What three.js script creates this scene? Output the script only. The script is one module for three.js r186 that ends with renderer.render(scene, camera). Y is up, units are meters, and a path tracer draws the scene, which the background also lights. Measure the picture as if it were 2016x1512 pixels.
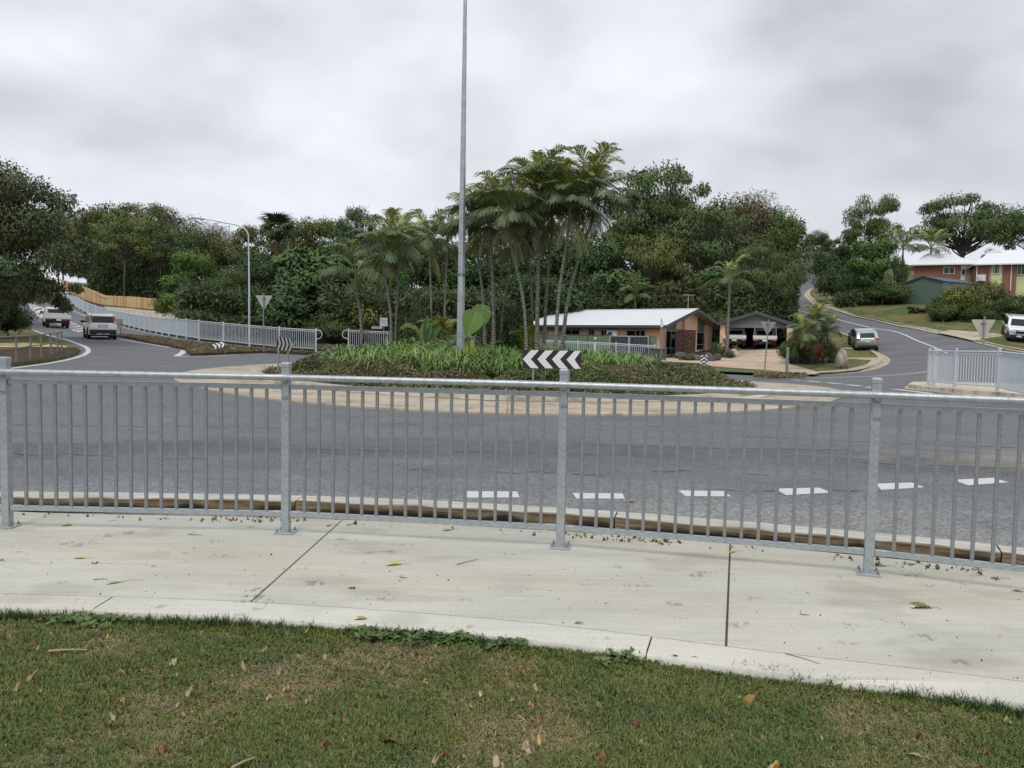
import * as THREE from 'three';
import { mergeGeometries, toCreasedNormals } from 'three/addons/utils/BufferGeometryUtils.js';
import { RoundedBoxGeometry } from 'three/addons/geometries/RoundedBoxGeometry.js';
const { sin, cos, PI, abs, max, min, floor, sqrt, hypot, pow, exp, atan2 } = Math;
const V3 = THREE.Vector3;

// ---------------------------------------------------------------- camera, sky, sun, exposure
const F = 1510, PITCH = -3.2 * PI / 180, ROLL = 1.1 * PI / 180;
const scene = new THREE.Scene();
const camera = new THREE.PerspectiveCamera(2 * Math.atan(756 / F) * 180 / PI, 4 / 3, 0.1, 6000);
camera.position.set(0, 1.7, 0);
camera.rotation.set(PITCH, 0, ROLL, 'YXZ');
camera.updateMatrixWorld(true);
const renderer = new THREE.WebGLRenderer({ antialias: true });
renderer.toneMapping = THREE.LinearToneMapping;
renderer.toneMappingExposure = 1.0;
renderer.shadowMap.enabled = true;

const mulberry = (s) => () => { s = (s + 0x6d2b79f5) | 0; let t = Math.imul(s ^ (s >>> 15), 1 | s); t = (t + Math.imul(t ^ (t >>> 7), 61 | t)) ^ t; return ((t ^ (t >>> 14)) >>> 0) / 4294967296; };
const lerp = (a, b, t) => a + (b - a) * t, clamp = (x, a = 0, b = 1) => max(a, min(b, x)), smooth = (a, b, x) => { const t = clamp((x - a) / (b - a)); return t * t * (3 - 2 * t); };
const hash = (x, y, s = 0) => { let h = Math.imul(x | 0, 374761393) ^ Math.imul(y | 0, 668265263) ^ Math.imul(s | 0, 2147483647 ^ 974711); h = Math.imul(h ^ (h >>> 13), 1274126177); return ((h ^ (h >>> 16)) >>> 0) / 4294967296; };
// value noise; per = period in cells (0 = none)
function vnoise(x, y, s = 0, per = 0) {
  const ix = floor(x), iy = floor(y), fx = x - ix, fy = y - iy, u = fx * fx * (3 - 2 * fx), v = fy * fy * (3 - 2 * fy);
  const w = per ? (k) => ((k % per) + per) % per : (k) => k;
  const a = hash(w(ix), w(iy), s), b = hash(w(ix + 1), w(iy), s), c = hash(w(ix), w(iy + 1), s), d = hash(w(ix + 1), w(iy + 1), s);
  return lerp(lerp(a, b, u), lerp(c, d, u), v);
}
function fbm(x, y, o = 4, s = 0, per = 0) { let a = 0.5, t = 0, n = 0; for (let i = 0; i < o; i++) { t += a * vnoise(x, y, s + i * 17, per); n += a; a *= 0.5; x *= 2; y *= 2; per *= 2; } return t / n; }

{ // overcast sky: one layer of soft cloud, computed per direction
  const W = 1024, H = 512, d = new Float32Array(W * H * 4);
  for (let r = 0; r < H; r++) for (let c = 0; c < W; c++) {
    const up = ((r + 0.5) / H - 0.5) * PI, az = ((c + 0.5) / W - 0.5) * 2 * PI, y = sin(up), x = cos(az) * cos(up), z = sin(az) * cos(up);
    const k = 1 / (max(y, 0) + 0.34), px = x * k, pz = z * k;
    const n = fbm(px * 3.0 + 11.3, pz * 3.3 + 4.2, 6, 3), m = fbm(px * 1.1 + 3.1, pz * 1.5 + 9.7, 3, 71);
    const w = fbm(px * 9 + 2.7, pz * 11 + 8.1, 4, 31); let t = (n - 0.5) * 1.15 + (m - 0.5) * 0.85 + (w - 0.5) * 0.28;
    t = clamp(t, -0.5, 0.5) * smooth(-0.02, 0.3, y);
    const L = 0.80 * (1 + t * 0.66), low = 1 - smooth(0.0, 0.35, y);
    d.set([L * lerp(0.955, 0.945, low), L * lerp(0.99, 1.0, low), L * lerp(1.06, 1.085, low), 1], (r * W + c) * 4);
  }
  const t = new THREE.DataTexture(d, W, H, THREE.RGBAFormat, THREE.FloatType);
  t.mapping = THREE.EquirectangularReflectionMapping; t.magFilter = THREE.LinearFilter; t.needsUpdate = true;
  scene.background = t; scene.environment = t;
}
const sun = new THREE.DirectionalLight(new THREE.Color(1, 0.97, 0.92), 1.5);
sun.name = 'sun'; sun.position.set(-22, 85, 52); sun.castShadow = true; sun.shadow.radius = 42;
Object.assign(sun.shadow.camera, { left: -120, right: 120, top: 120, bottom: -120, far: 400 }); sun.shadow.mapSize.set(2048, 2048);
scene.add(sun);

// ---------------------------------------------------------------- helpers: names, things, picking
const used = {};
const numbered = (n) => { const k = used[n] = (used[n] ?? -1) + 1; return k ? n + '_' + String(k).padStart(3, '0') : n; };
const _sh = (o) => { o.traverse((m) => { if (m.isMesh) { m.castShadow = true; m.receiveShadow = true; } }); return o; };
function tag(o, label, category, group, kind) { o.userData = { label }; if (category) o.userData.category = category; if (group) o.userData.group = group; if (kind) o.userData.kind = kind; return o; }
function thing(name, label, category, [x, y, z] = [0, 0, 0], turn = 0, group) { const o = new THREE.Group(); o.name = numbered(name); scene.add(o); o.position.set(x, y, z); o.rotation.y = turn; return tag(o, label, category, group); }
function obj(name, geo, mat, parent = scene) { // one named mesh
  const g = Array.isArray(geo) ? merge(geo) : geo, m = new THREE.Mesh(g, mat);
  m.castShadow = m.receiveShadow = true; m.name = parent === scene ? numbered(name) : numberedIn(parent, name); parent.add(m); return m;
}
function numberedIn(p, n) { const c = (p.userData._n ??= {}), k = c[n] = (c[n] ?? -1) + 1; return k ? n + '_' + String(k).padStart(3, '0') : n; }
function structure(name, geo, mat, label, parent = scene) { const m = obj(name, geo, mat, parent); if (parent === scene) { m.userData.kind = 'structure'; if (label) m.userData.label = label; } return m; }
function stuff(o, label) { o.userData.kind = 'stuff'; if (label) o.userData.label = label; return o; }
function inst(name, geo, mat, mats, cols, parent = scene) { // InstancedMesh of stuff
  const m = new THREE.InstancedMesh(geo, mat, mats.length); mats.forEach((q, i) => m.setMatrixAt(i, q));
  if (cols) { const c = new THREE.Color(); cols.forEach((q, i) => m.setColorAt(i, c.setRGB(q[0], q[1], q[2]))); }
  m.castShadow = m.receiveShadow = true; m.name = parent === scene ? numbered(name) : numberedIn(parent, name); parent.add(m); m.userData.kind = 'stuff'; return m;
}
function merge(list) { // geometries with the same attributes: position, normal, uv (and colour if the first has it)
  const col = !!list[0].attributes.color;
  return mergeGeometries(list.map((g) => { g = g.index ? g.toNonIndexed() : g; for (const k of Object.keys(g.attributes)) if (!['position', 'normal', 'uv', ...(col ? ['color'] : [])].includes(k)) g.deleteAttribute(k); if (!g.attributes.uv) g.setAttribute('uv', new THREE.BufferAttribute(new Float32Array(g.attributes.position.count * 2), 2)); return g; }));
}
// photograph pixel (2016 x 1512) -> ray, point at forward distance, point on a level plane, point on the terrain
const ray = (px, py) => new V3((px - 1008) / F, -(py - 756) / F, -1).applyQuaternion(camera.quaternion);
const at = (px, py, d) => { const r = ray(px, py); return camera.position.clone().addScaledVector(r, d / -r.z); };
const onPlane = (px, py, y) => { const r = ray(px, py); return camera.position.clone().addScaledVector(r, (y - camera.position.y) / r.y); };
const xz = (v) => [v.x, v.z];

// ---------------------------------------------------------------- terrain: thin plate through surveyed points, kept on a 1 m grid
const X0 = -150, X1 = 150, Z0 = -270, Z1 = 14, NX = X1 - X0 + 1, NZ = Z1 - Z0 + 1;
const survey = [];
const S = (px, py, d, dy = 0) => { const p = at(px, py, d); survey.push([p.x, p.z, p.y - dy]); };
const Q = (x, d, h) => survey.push([x, -d, h]);
for (const [x, d, h] of [[0, -10, 0], [-12, -10, 0], [12, -10, 0], [0, 0, 0], [-8, 0, 0], [8, 0, 0], [0, 7, 0], [-7, 7, 0], [7, 6, 0], [4, 11, 0], [-5, 12, 0], [0, 17.6, 0], [0, 24, 0.05], [0, 32, 0.1], [0, 40, 0.25], [-20, 10, 0.1], [20, 8, 0.1], [-10.8, 24.7, 0.35], [10, 22, 0.12], [13.2, 22.8, 0.3], [18, 20, 0.45], [-22, 24, 0.5], [30, 20, 1.0], [-40, 15, 1], [-60, 40, 3], [50, 0, 1], [-50, -10, 1]]) Q(x, d, h);
S(345, 746, 25); S(190, 672, 43); S(105, 649, 57); S(75, 606, 80); S(92, 579, 110); S(620, 691, 45); S(300, 655, 60); S(200, 629, 78); S(135, 601, 95); S(340, 614, 92); S(210, 603, 95); S(125, 576, 108);
S(60, 690, 37); S(0, 665, 44); S(450, 690, 42);
S(760, 694, 46); S(1205, 714, 47, 0.1); S(1480, 743, 39.5); S(1330, 705, 57, 0.1); S(1500, 689, 62, 0.1);
S(1613, 736, 44); S(1680, 731, 46); S(1718, 724, 48); S(1737, 709, 53); S(1700, 695, 54.5); S(1846, 687, 54); S(1850, 656, 58); S(1990, 673, 56); S(1735, 648, 66); S(1642, 627, 80); S(1623, 602, 95); S(1591, 584, 106); S(1635, 559, 126); S(1530, 597, 91);
S(1780, 604, 80); S(1870, 640, 63); S(1930, 640, 64);
for (const [x, d, h] of [[0, 80, 2.3], [-20, 75, 2.6], [-35, 90, 4.5], [15, 85, 4], [0, 120, 5], [-30, 130, 7], [-70, 130, 8.5], [-100, 110, 8], [-60, 170, 8.5], [0, 200, 9], [-120, 240, 9], [0, 260, 10], [60, 105, 9.6], [73, 88, 7.6], [66, 80, 6.0], [50, 130, 14.5], [90, 140, 17], [100, 60, 7], [130, 100, 14], [80, 200, 18], [140, 240, 22], [60, 45, 2.4], [100, 20, 2], [140, 10, 3], [-140, 60, 5], [-90, 60, 4], [140, -8, 2], [-140, 0, 3]]) Q(x, d, h);
const tps = (() => {
  const n = survey.length, N = n + 3, U = (r2) => (r2 < 1e-9 ? 0 : 0.5 * r2 * Math.log(r2)), s = 0.02;
  const A = Array.from({ length: N }, () => new Float64Array(N + 1));
  for (let i = 0; i < n; i++) {
    for (let j = 0; j < n; j++) A[i][j] = U((((survey[i][0] - survey[j][0]) * s) ** 2) + (((survey[i][1] - survey[j][1]) * s) ** 2));
    A[i][i] += 0.002; A[i][n] = A[n][i] = 1; A[i][n + 1] = A[n + 1][i] = survey[i][0] * s; A[i][n + 2] = A[n + 2][i] = survey[i][1] * s; A[i][N] = survey[i][2];
  }
  for (let c = 0; c < N; c++) {
    let p = c; for (let r = c + 1; r < N; r++) if (abs(A[r][c]) > abs(A[p][c])) p = r;
    const t = A[c]; A[c] = A[p]; A[p] = t;
    for (let r = 0; r < N; r++) if (r !== c) { const k = A[r][c] / A[c][c]; if (k) for (let q = c; q <= N; q++) A[r][q] -= k * A[c][q]; }
  }
  const w = A.map((r, i) => r[N] / r[i]);
  return (x, z) => { let h = w[n] + w[n + 1] * x * s + w[n + 2] * z * s; for (let i = 0; i < n; i++) h += w[i] * U(((x - survey[i][0]) * s) ** 2 + ((z - survey[i][1]) * s) ** 2); return h; };
})();
const Hg = new Float32Array(NX * NZ);
for (let j = 0; j < NZ; j++) for (let i = 0; i < NX; i++) { const x = X0 + i, z = Z0 + j; Hg[j * NX + i] = tps(x, z) * smooth(12, 16, hypot(x, z + 2) ) ; }
function hAt(x, z) {
  const gx = clamp(x - X0, 0, NX - 1.001), gz = clamp(z - Z0, 0, NZ - 1.001), i = floor(gx), j = floor(gz), fx = gx - i, fz = gz - j, k = j * NX + i;
  const a = Hg[k], b = Hg[k + 1], c = Hg[k + NX], d = Hg[k + NX + 1];
  return fx + fz < 1 ? a + (b - a) * fx + (c - a) * fz : d + (c - d) * (1 - fx) + (b - d) * (1 - fz);
}
function G(px, py, lift = 0) { // where the pixel's ray meets the terrain (plus lift)
  const r = ray(px, py), p = camera.position.clone(), st = 1 / hypot(r.x, r.z); let t = 0, q = p;
  for (let d = 3; d < 260; d += 0.25) {
    const n = p.clone().addScaledVector(r, d * st);
    if (n.y < hAt(n.x, n.z) + lift) { let lo = t, hi = d; for (let k = 0; k < 18; k++) { const m = (lo + hi) / 2; q = p.clone().addScaledVector(r, m * st); if (q.y < hAt(q.x, q.z) + lift) hi = m; else lo = m; } return q; }
    t = d;
  }
  return p.addScaledVector(r, 200 * st);
}
const gp = (px, py, lift) => xz(G(px, py, lift));
const gy = (x, z, lift = 0) => new V3(x, hAt(x, z) + lift, z);
const atG = (px, d, lift = 0) => { const p = at(px, 672, d); return gy(p.x, -d, lift); }; // ground point under a column of the photograph at a distance

// ---------------------------------------------------------------- sheets laid on the terrain
function inside(p, poly) { let c = false; for (let i = 0, j = poly.length - 1; i < poly.length; j = i++) { const [xi, yi] = poly[i], [xj, yj] = poly[j]; if ((yi > p[1]) !== (yj > p[1]) && p[0] < ((xj - xi) * (p[1] - yi)) / (yj - yi) + xi) c = !c; } return c; }
function clipHalf(poly, a, b) { // keep the left side of a -> b
  const out = [], s = (p) => (b[0] - a[0]) * (p[1] - a[1]) - (b[1] - a[1]) * (p[0] - a[0]);
  for (let i = 0; i < poly.length; i++) { const p = poly[i], q = poly[(i + 1) % poly.length], sp = s(p), sq = s(q); if (sp >= 0) out.push(p); if ((sp > 0 && sq < 0) || (sp < 0 && sq > 0)) { const t = sp / (sp - sq); out.push([lerp(p[0], q[0], t), lerp(p[1], q[1], t)]); } }
  return out;
}
function drape(poly, lift = 0, { skirt = 0, tint, uvs = 1, holes = [] } = {}) {
  const pos = [], uv = [], col = [];
  const put = (x, z, y) => { pos.push(x, y, z); uv.push(x * uvs, -z * uvs); if (tint) col.push(...tint(x, z)); };
  const face = (a, b, c, f) => { for (const [x, z] of [a, b, c]) put(x, z, f(x, z) + lift); };
  let x0 = 1e9, x1 = -1e9, z0 = 1e9, z1 = -1e9; for (const [x, z] of poly) { x0 = min(x0, x); x1 = max(x1, x); z0 = min(z0, z); z1 = max(z1, z); }
  x0 = max(floor(x0), X0); z0 = max(floor(z0), Z0); x1 = min(x1, X1); z1 = min(z1, Z1);
  const edges = [poly, ...holes].flatMap((P) => P.map((p, i) => [p, P[(i + 1) % P.length]]));
  for (let j = z0; j < z1; j++) for (let i = x0; i < x1; i++) {
    const near = edges.some(([p, q]) => max(p[0], q[0]) >= i && min(p[0], q[0]) <= i + 1 && max(p[1], q[1]) >= j && min(p[1], q[1]) <= j + 1);
    const k = (j - Z0) * NX + i - X0, A = [i, j], B = [i + 1, j], C = [i, j + 1], D = [i + 1, j + 1], a = Hg[k], b = Hg[k + 1], c = Hg[k + NX], d = Hg[k + NX + 1];
    const f1 = (x, z) => a + (b - a) * (x - i) + (c - a) * (z - j), f2 = (x, z) => d + (c - d) * (i + 1 - x) + (b - d) * (j + 1 - z);
    if (!near) { const m = [i + 0.5, j + 0.5]; if (inside(m, poly) && !holes.some((h) => inside(m, h))) { face(A, C, B, f1); face(B, C, D, f2); } continue; }
    for (const [T, f] of [[[A, B, C], f1], [[D, C, B], f2]]) {
      let P = poly; for (let e = 0; e < 3 && P.length; e++) P = clipHalf(P, T[e], T[(e + 1) % 3]);
      if (P.length < 3) continue;
      const shape = P.map((p) => new THREE.Vector2(p[0], p[1]));
      const hs = holes.map((h) => { let R = h; for (let e = 0; e < 3 && R.length; e++) R = clipHalf(R, T[e], T[(e + 1) % 3]); return R; }).filter((R) => R.length > 2);
      if (hs.length) { // clip away the hole: keep only small triangles whose middle is outside it
        const n = 6; for (let u = 0; u < n; u++) for (let v = 0; v < n - u; v++) for (const w of [0, 1]) {
          if (w && u + v >= n - 1) continue;
          const bc = (s, t) => [T[0][0] + (T[1][0] - T[0][0]) * s / n + (T[2][0] - T[0][0]) * t / n, T[0][1] + (T[1][1] - T[0][1]) * s / n + (T[2][1] - T[0][1]) * t / n];
          const t3 = w ? [bc(u + 1, v), bc(u + 1, v + 1), bc(u, v + 1)] : [bc(u, v), bc(u + 1, v), bc(u, v + 1)], m = [(t3[0][0] + t3[1][0] + t3[2][0]) / 3, (t3[0][1] + t3[1][1] + t3[2][1]) / 3];
          if (inside(m, poly) && !holes.some((h) => inside(m, h))) face(t3[0], t3[2], t3[1], f);
        }
        continue;
      }
      for (const t of THREE.ShapeUtils.triangulateShape(shape, [])) { const [p, q, r] = t.map((n) => P[n]), ar = (q[0] - p[0]) * (r[1] - p[1]) - (q[1] - p[1]) * (r[0] - p[0]); if (abs(ar) < 1e-9) continue; ar > 0 ? face(p, r, q, f) : face(p, q, r, f); }
    }
  }
  if (skirt) for (const [p, q] of edges.slice(0, poly.length)) { const n = max(1, Math.ceil(hypot(q[0] - p[0], q[1] - p[1]) / 0.5)); for (let s = 0; s < n; s++) {
    const a = [lerp(p[0], q[0], s / n), lerp(p[1], q[1], s / n)], b = [lerp(p[0], q[0], (s + 1) / n), lerp(p[1], q[1], (s + 1) / n)], ya = hAt(...a) + lift, yb = hAt(...b) + lift;
    put(...a, ya); put(...a, ya - skirt); put(...b, yb); put(...b, yb); put(...a, ya - skirt); put(...b, yb - skirt);
  } }
  const g = new THREE.BufferGeometry();
  g.setAttribute('position', new THREE.Float32BufferAttribute(pos, 3)); g.setAttribute('uv', new THREE.Float32BufferAttribute(uv, 2));
  if (tint) g.setAttribute('color', new THREE.Float32BufferAttribute(col, 3));
  g.computeVertexNormals(); return g;
}
// points every `step` along a polyline
function walk(pts, step, smoothIt = true) {
  const c = smoothIt ? new THREE.CatmullRomCurve3(pts.map(([x, z]) => new V3(x, 0, z)), false, 'centripetal') : null;
  if (c) { const n = max(1, Math.round(c.getLength() / step)); return c.getSpacedPoints(n).map((p) => [p.x, p.z]); }
  const out = [pts[0]]; for (let i = 1; i < pts.length; i++) { const [a, b] = [pts[i - 1], pts[i]], n = max(1, Math.ceil(hypot(b[0] - a[0], b[1] - a[1]) / step)); for (let k = 1; k <= n; k++) out.push([lerp(a[0], b[0], k / n), lerp(a[1], b[1], k / n)]); } return out;
}
function offset(pts, o, closed = false) { // to the right of travel seen from above (x right, z towards the viewer)
  return pts.map((p, i) => { const a = pts[closed ? (i - 1 + pts.length) % pts.length : max(0, i - 1)], b = pts[closed ? (i + 1) % pts.length : min(pts.length - 1, i + 1)], dx = b[0] - a[0], dz = b[1] - a[1], l = hypot(dx, dz) || 1; return [p[0] - (dz / l) * o, p[1] + (dx / l) * o]; });
}
const band = (pts, o0, o1) => [...offset(pts, o0), ...offset(pts, o1).reverse()];
// sweep a cross-section [[offset, height], ...] along a line on the terrain
function sweep(pts, prof, closed = false, yOf = hAt, uvs = 1) {
  const pos = [], uv = [], idx = [], n = pts.length, m = prof.length; let run = 0; const offs = prof.map(([o]) => offset(pts, o, closed));
  const along = [0]; for (let i = 1; i <= n; i++) { const a = pts[i - 1], b = pts[i % n]; along.push(along[i - 1] + hypot(b[0] - a[0], b[1] - a[1])); }
  for (let i = 0; i <= (closed ? n : n - 1); i++) { let v = 0; for (let k = 0; k < m; k++) { if (k) v += hypot(prof[k][0] - prof[k - 1][0], prof[k][1] - prof[k - 1][1]); const [x, z] = offs[k][i % n]; pos.push(x, yOf(pts[i % n][0], pts[i % n][1]) + prof[k][1], z); uv.push(along[i] * uvs, v * uvs); } }
  for (let i = 0; i < (closed ? n : n - 1); i++) for (let k = 0; k < m - 1; k++) { const a = i * m + k, b = a + m; idx.push(a, a + 1, b, b, a + 1, b + 1); }
  let g = new THREE.BufferGeometry(); g.setAttribute('position', new THREE.Float32BufferAttribute(pos, 3)); g.setAttribute('uv', new THREE.Float32BufferAttribute(uv, 2)); g.setIndex(idx); g = toCreasedNormals(g, 0.6); return g;
}
const box = (w, h, d, x = 0, y = 0, z = 0) => new THREE.BoxGeometry(w, h, d).translate(x, y, z);
const rbox = (w, h, d, r, x = 0, y = 0, z = 0, s = 2) => new RoundedBoxGeometry(w, h, d, s, r).translate(x, y, z);
const cyl = (r0, r1, h, x = 0, y = 0, z = 0, n = 16) => new THREE.CylinderGeometry(r1, r0, h, n).translate(x, y + h / 2, z);
function bar(a, b, w, h = w, n = 0) { // square (n = 0) or round bar between two points
  const A = new V3(...(a.isVector3 ? a.toArray() : a)), B = new V3(...(b.isVector3 ? b.toArray() : b)), d = B.clone().sub(A), l = d.length(), g = n ? new THREE.CylinderGeometry(w / 2, h / 2, l, n) : new THREE.BoxGeometry(w, l, h);
  const up = d.normalize(), q = new THREE.Quaternion();
  if (!n && abs(up.y) < 0.95) { const X = new V3(0, 1, 0).cross(up).normalize(), Z = X.clone().cross(up); q.setFromRotationMatrix(new THREE.Matrix4().makeBasis(X, up, Z)); } else q.setFromUnitVectors(new V3(0, 1, 0), up);
  return g.applyQuaternion(q).translate((A.x + B.x) / 2, (A.y + B.y) / 2, (A.z + B.z) / 2);
}
function tube(pts, r0, r1 = r0, n = 6, seg = pts.length * 4) { // tapered tube through points
  const c = new THREE.CatmullRomCurve3(pts), fr = c.computeFrenetFrames(seg, false), pos = [], uv = [], idx = [], nor = [];
  for (let i = 0; i <= seg; i++) { const p = c.getPointAt(i / seg), r = lerp(r0, r1, i / seg); for (let k = 0; k <= n; k++) { const a = (k / n) * 2 * PI, d = fr.normals[i].clone().multiplyScalar(cos(a)).addScaledVector(fr.binormals[i], sin(a)); pos.push(p.x + d.x * r, p.y + d.y * r, p.z + d.z * r); nor.push(d.x, d.y, d.z); uv.push(k / n, i / seg); } }
  for (let i = 0; i < seg; i++) for (let k = 0; k < n; k++) { const a = i * (n + 1) + k, b = a + n + 1; idx.push(a, a + 1, b, b, a + 1, b + 1); }
  const g = new THREE.BufferGeometry(); g.setAttribute('position', new THREE.Float32BufferAttribute(pos, 3)); g.setAttribute('normal', new THREE.Float32BufferAttribute(nor, 3)); g.setAttribute('uv', new THREE.Float32BufferAttribute(uv, 2)); g.setIndex(idx); return g;
}

// ---------------------------------------------------------------- textures and materials
function tex(n, m, f, { srgb = true, wrap = THREE.RepeatWrapping, rx = 1, ry = 1 } = {}) { // f(x, y) -> [r, g, b] 0..1 in display values
  const d = new Uint8Array(n * m * 4); for (let y = 0; y < m; y++) for (let x = 0; x < n; x++) { const c = f(x, y), o = (y * n + x) * 4; d[o] = clamp(c[0]) * 255; d[o + 1] = clamp(c[1]) * 255; d[o + 2] = clamp(c[2]) * 255; d[o + 3] = 255; }
  const t = new THREE.DataTexture(d, n, m); t.wrapS = t.wrapT = wrap; t.magFilter = t.minFilter = THREE.LinearFilter; if (srgb) t.colorSpace = THREE.SRGBColorSpace; t.repeat.set(rx, ry); t.needsUpdate = true; return t;
}
// slow parts of a pattern, computed on a coarse grid of a texture and read back smoothly
function coarse(n, m, k, f) {
  const w = n / k + 1, h = m / k + 1, d = new Float32Array(w * h); for (let y = 0; y < h; y++) for (let x = 0; x < w; x++) d[y * w + x] = f(x * k, y * k);
  return (x, y) => { const gx = x / k, gy = y / k, i = gx | 0, j = gy | 0, fx = gx - i, fy = gy - j, o = j * w + i; return (d[o] * (1 - fx) + d[o + 1] * fx) * (1 - fy) + (d[o + w] * (1 - fx) + d[o + w + 1] * fx) * fy; };
}
const lin = (r, g, b) => new THREE.Color().setRGB(r, g, b);
const std = (color, roughness = 0.8, extra = {}) => new THREE.MeshStandardMaterial({ color: Array.isArray(color) ? lin(...color) : color, roughness, ...extra });
// ---------------------------------------------------------------- ground materials
const R0 = mulberry(7);
const asphaltTex = (() => { // 24 m square, 12 mm a texel, laid over the near carriageway and mirrored beyond
  const n = 2048, r = mulberry(11), X = (px) => (px / n - 0.5) * 24, D = (py) => (py / n + 0.2) * 24, edge = (x, d) => d - (7.75 + 0.02 * x - 0.022 * x * x); // distance from the near gutter
  const big = coarse(n, n, 8, (px, py) => { const x = X(px), d = D(py), e = edge(x, d); const worn = smooth(1.0, 0.2, abs(e - 4.3) / 1.5 + (fbm(x * 0.7, d * 2, 3, 41) - 0.5) * 0.7); return (fbm(x * 0.9, d * 1.6, 4, 5) - 0.5) * 0.07 + (fbm(x * 3, d * 5, 2, 9) - 0.5) * 0.04 - worn * 0.05; });
  const dust = coarse(n, n, 8, (px, py) => { const x = X(px), d = D(py); return smooth(2.4, 0.2, edge(x, d) + (fbm(x * 1.1, d * 1.1, 3, 21) - 0.5) * 1.6); });
  const sandy = coarse(n, n, 8, (px, py) => { const x = X(px), d = D(py); return smooth(1.05, 0.35, hypot((x - 8.6) / 3.4, (d - 11.9 - 0.10 * (x - 8)) / 1.1) + (fbm(x * 1.6, d * 2.6, 4, 51) - 0.5) * 1.1); });
  const tan = coarse(n, n, 8, (px, py) => { const x = X(px), d = D(py); return smooth(0.75, 0.1, edge(x, d)) * smooth(0.42, 0.62, fbm(x * 0.6 + 3, d * 0.4, 3, 91)); });
  const cracks = [[4.2, 14.3, 9.6, 12.9], [9.6, 14.5, 12, 16.4], [-1.5, 9.9, 1.2, 9.75], [1.6, 10.2, 3.4, 10.05], [-3.8, 11.5, 1.5, 11.6], [1, 12.6, 6, 12.5], [-9, 13.6, -3, 14.4], [-2.6, 15.2, 3.9, 15.9], [-7.5, 10.6, -4.2, 10.45], [2, 8.9, 4.4, 9.0], [5.2, 11.2, 8.4, 10.9]];
  return tex(n, n, (px, py) => {
    const x = X(px), d = D(py); let v = 0.405 + big(px, py) + (r() - 0.5) * 0.10 + (hash(px >> 1, py >> 1, 15) - 0.5) * 0.10 + (r() < 0.03 ? (r() - 0.35) * 0.24 : 0); const du = dust(px, py);
    if (du > 0.01) v += du * (0.05 + 0.16 * (vnoise(px / 2.2, py / 2.2, 31) - 0.45));
    const sa = sandy(px, py), sand = sa > 0.01 ? sa * (0.5 + 0.5 * vnoise(px / 5, py / 5, 61)) : 0, tn = tan(px, py);
    for (const [ax, ad, bx, bd] of cracks) { if (x < ax || x > bx || d < min(ad, bd) - 0.4 || d > max(ad, bd) + 0.4) continue; const t = (x - ax) / (bx - ax), q = abs(d - lerp(ad, bd, t) + (fbm(x * 3, 3, 3, 71) - 0.5) * 0.3); if (q < 0.05) v -= smooth(0.05, 0.015, q) * smooth(0.3, 0.55, vnoise(x * 4, d * 2.5, 77)) * 0.17; }
    if (hash(px >> 1, py >> 1, 3) < 0.0004) v += 0.25; if (hash(px >> 1, py >> 1, 5) < 0.0006) v -= 0.18; if (hash(px >> 3, py >> 3, 25) < 0.0012) v -= 0.1 * smooth(1, 0.3, hypot((px & 7) - 3.5, (py & 7) - 3.5) / 4); // chips and bits
    return [v - 0.004 + sand * 0.13 + tn * 0.045, v + 0.003 + sand * 0.105 + tn * 0.038, v + 0.012 + sand * 0.05 + tn * 0.022];
  }, { wrap: THREE.MirroredRepeatWrapping });
})();
asphaltTex.repeat.set(1 / 24, 1 / 24); asphaltTex.offset.set(0.5, -0.2);
const grainTex = tex(512, 512, (x, y) => { const v = 0.5 + (hash(x, y, 1) - 0.5) * 0.5 + (vnoise(x / 4, y / 4, 2, 128) - 0.5) * 0.5; return [v, v, v]; }, { srgb: false });
const grain = (k) => { const t = grainTex.clone(); t.repeat.set(k, k); return t; };
const M = {};
M.asphalt = std(0xffffff, 0.88, { map: asphaltTex, bumpMap: grain(0.6), bumpScale: 0.004 });
M.asphaltFar = std(0xffffff, 0.88, { map: (() => { const n = 1024, big = coarse(n, n, 8, (px, py) => (fbm(px / n * 12, py / n * 16, 4, 5, 4) - 0.5) * 0.09); const t = tex(n, n, (px, py) => { const v = 0.40 + big(px, py) + (hash(px, py, 8) - 0.5) * 0.09; return [v, v + 0.003, v + 0.014]; }); t.repeat.set(1 / 14, 1 / 14); return t; })(), bumpMap: grain(0.6), bumpScale: 0.004 });
const concTex = (() => { // 14 m x 3.5 m of broom-finished footpath
  const n = 2048, m = 512, X = (px) => px / n * 14 - 7, Y = (py) => py / m * 3.5;
  const big = coarse(n, m, 4, (px, py) => { const x = X(px), y = Y(py); return (fbm(x * 1.1, y * 3.4, 5, 3) - 0.5) * 0.11 - smooth(0.60, 0.76, fbm(x * 1.8, y * 4.5, 4, 13)) * 0.05; });
  const scuff = coarse(n, m, 4, (px, py) => smooth(0.70, 0.8, fbm(X(px) * 4, Y(py) * 9, 3, 23))), warm = coarse(n, m, 8, (px, py) => (fbm(X(px) * 0.7, Y(py) * 1.5, 3, 33) - 0.5) * 0.03);
  return tex(n, m, (px, py) => {
    let v = 0.72 + big(px, py) + (hash(px, py, 1) - 0.5) * 0.05 + (vnoise(px / 70, py / 1.3, 8) - 0.5) * 0.045; const sc = scuff(px, py); if (sc > 0.01) v -= sc * 0.14 * smooth(0.45, 0.7, vnoise(px / 2.5, py / 7, 27));
    if (hash(px, py, 41) < 0.0003 || hash(px >> 1, py >> 1, 43) < 0.00016) v -= 0.3; if (hash(px >> 2, py, 45) < 0.0001) v -= 0.2;
    const w = warm(px, py); return [v + 0.016 + w, v + 0.004, v - 0.048 - w];
  });
})();
concTex.offset.set(0.5, 0);
concTex.repeat.set(1 / 14, 1 / 3.5);
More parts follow.
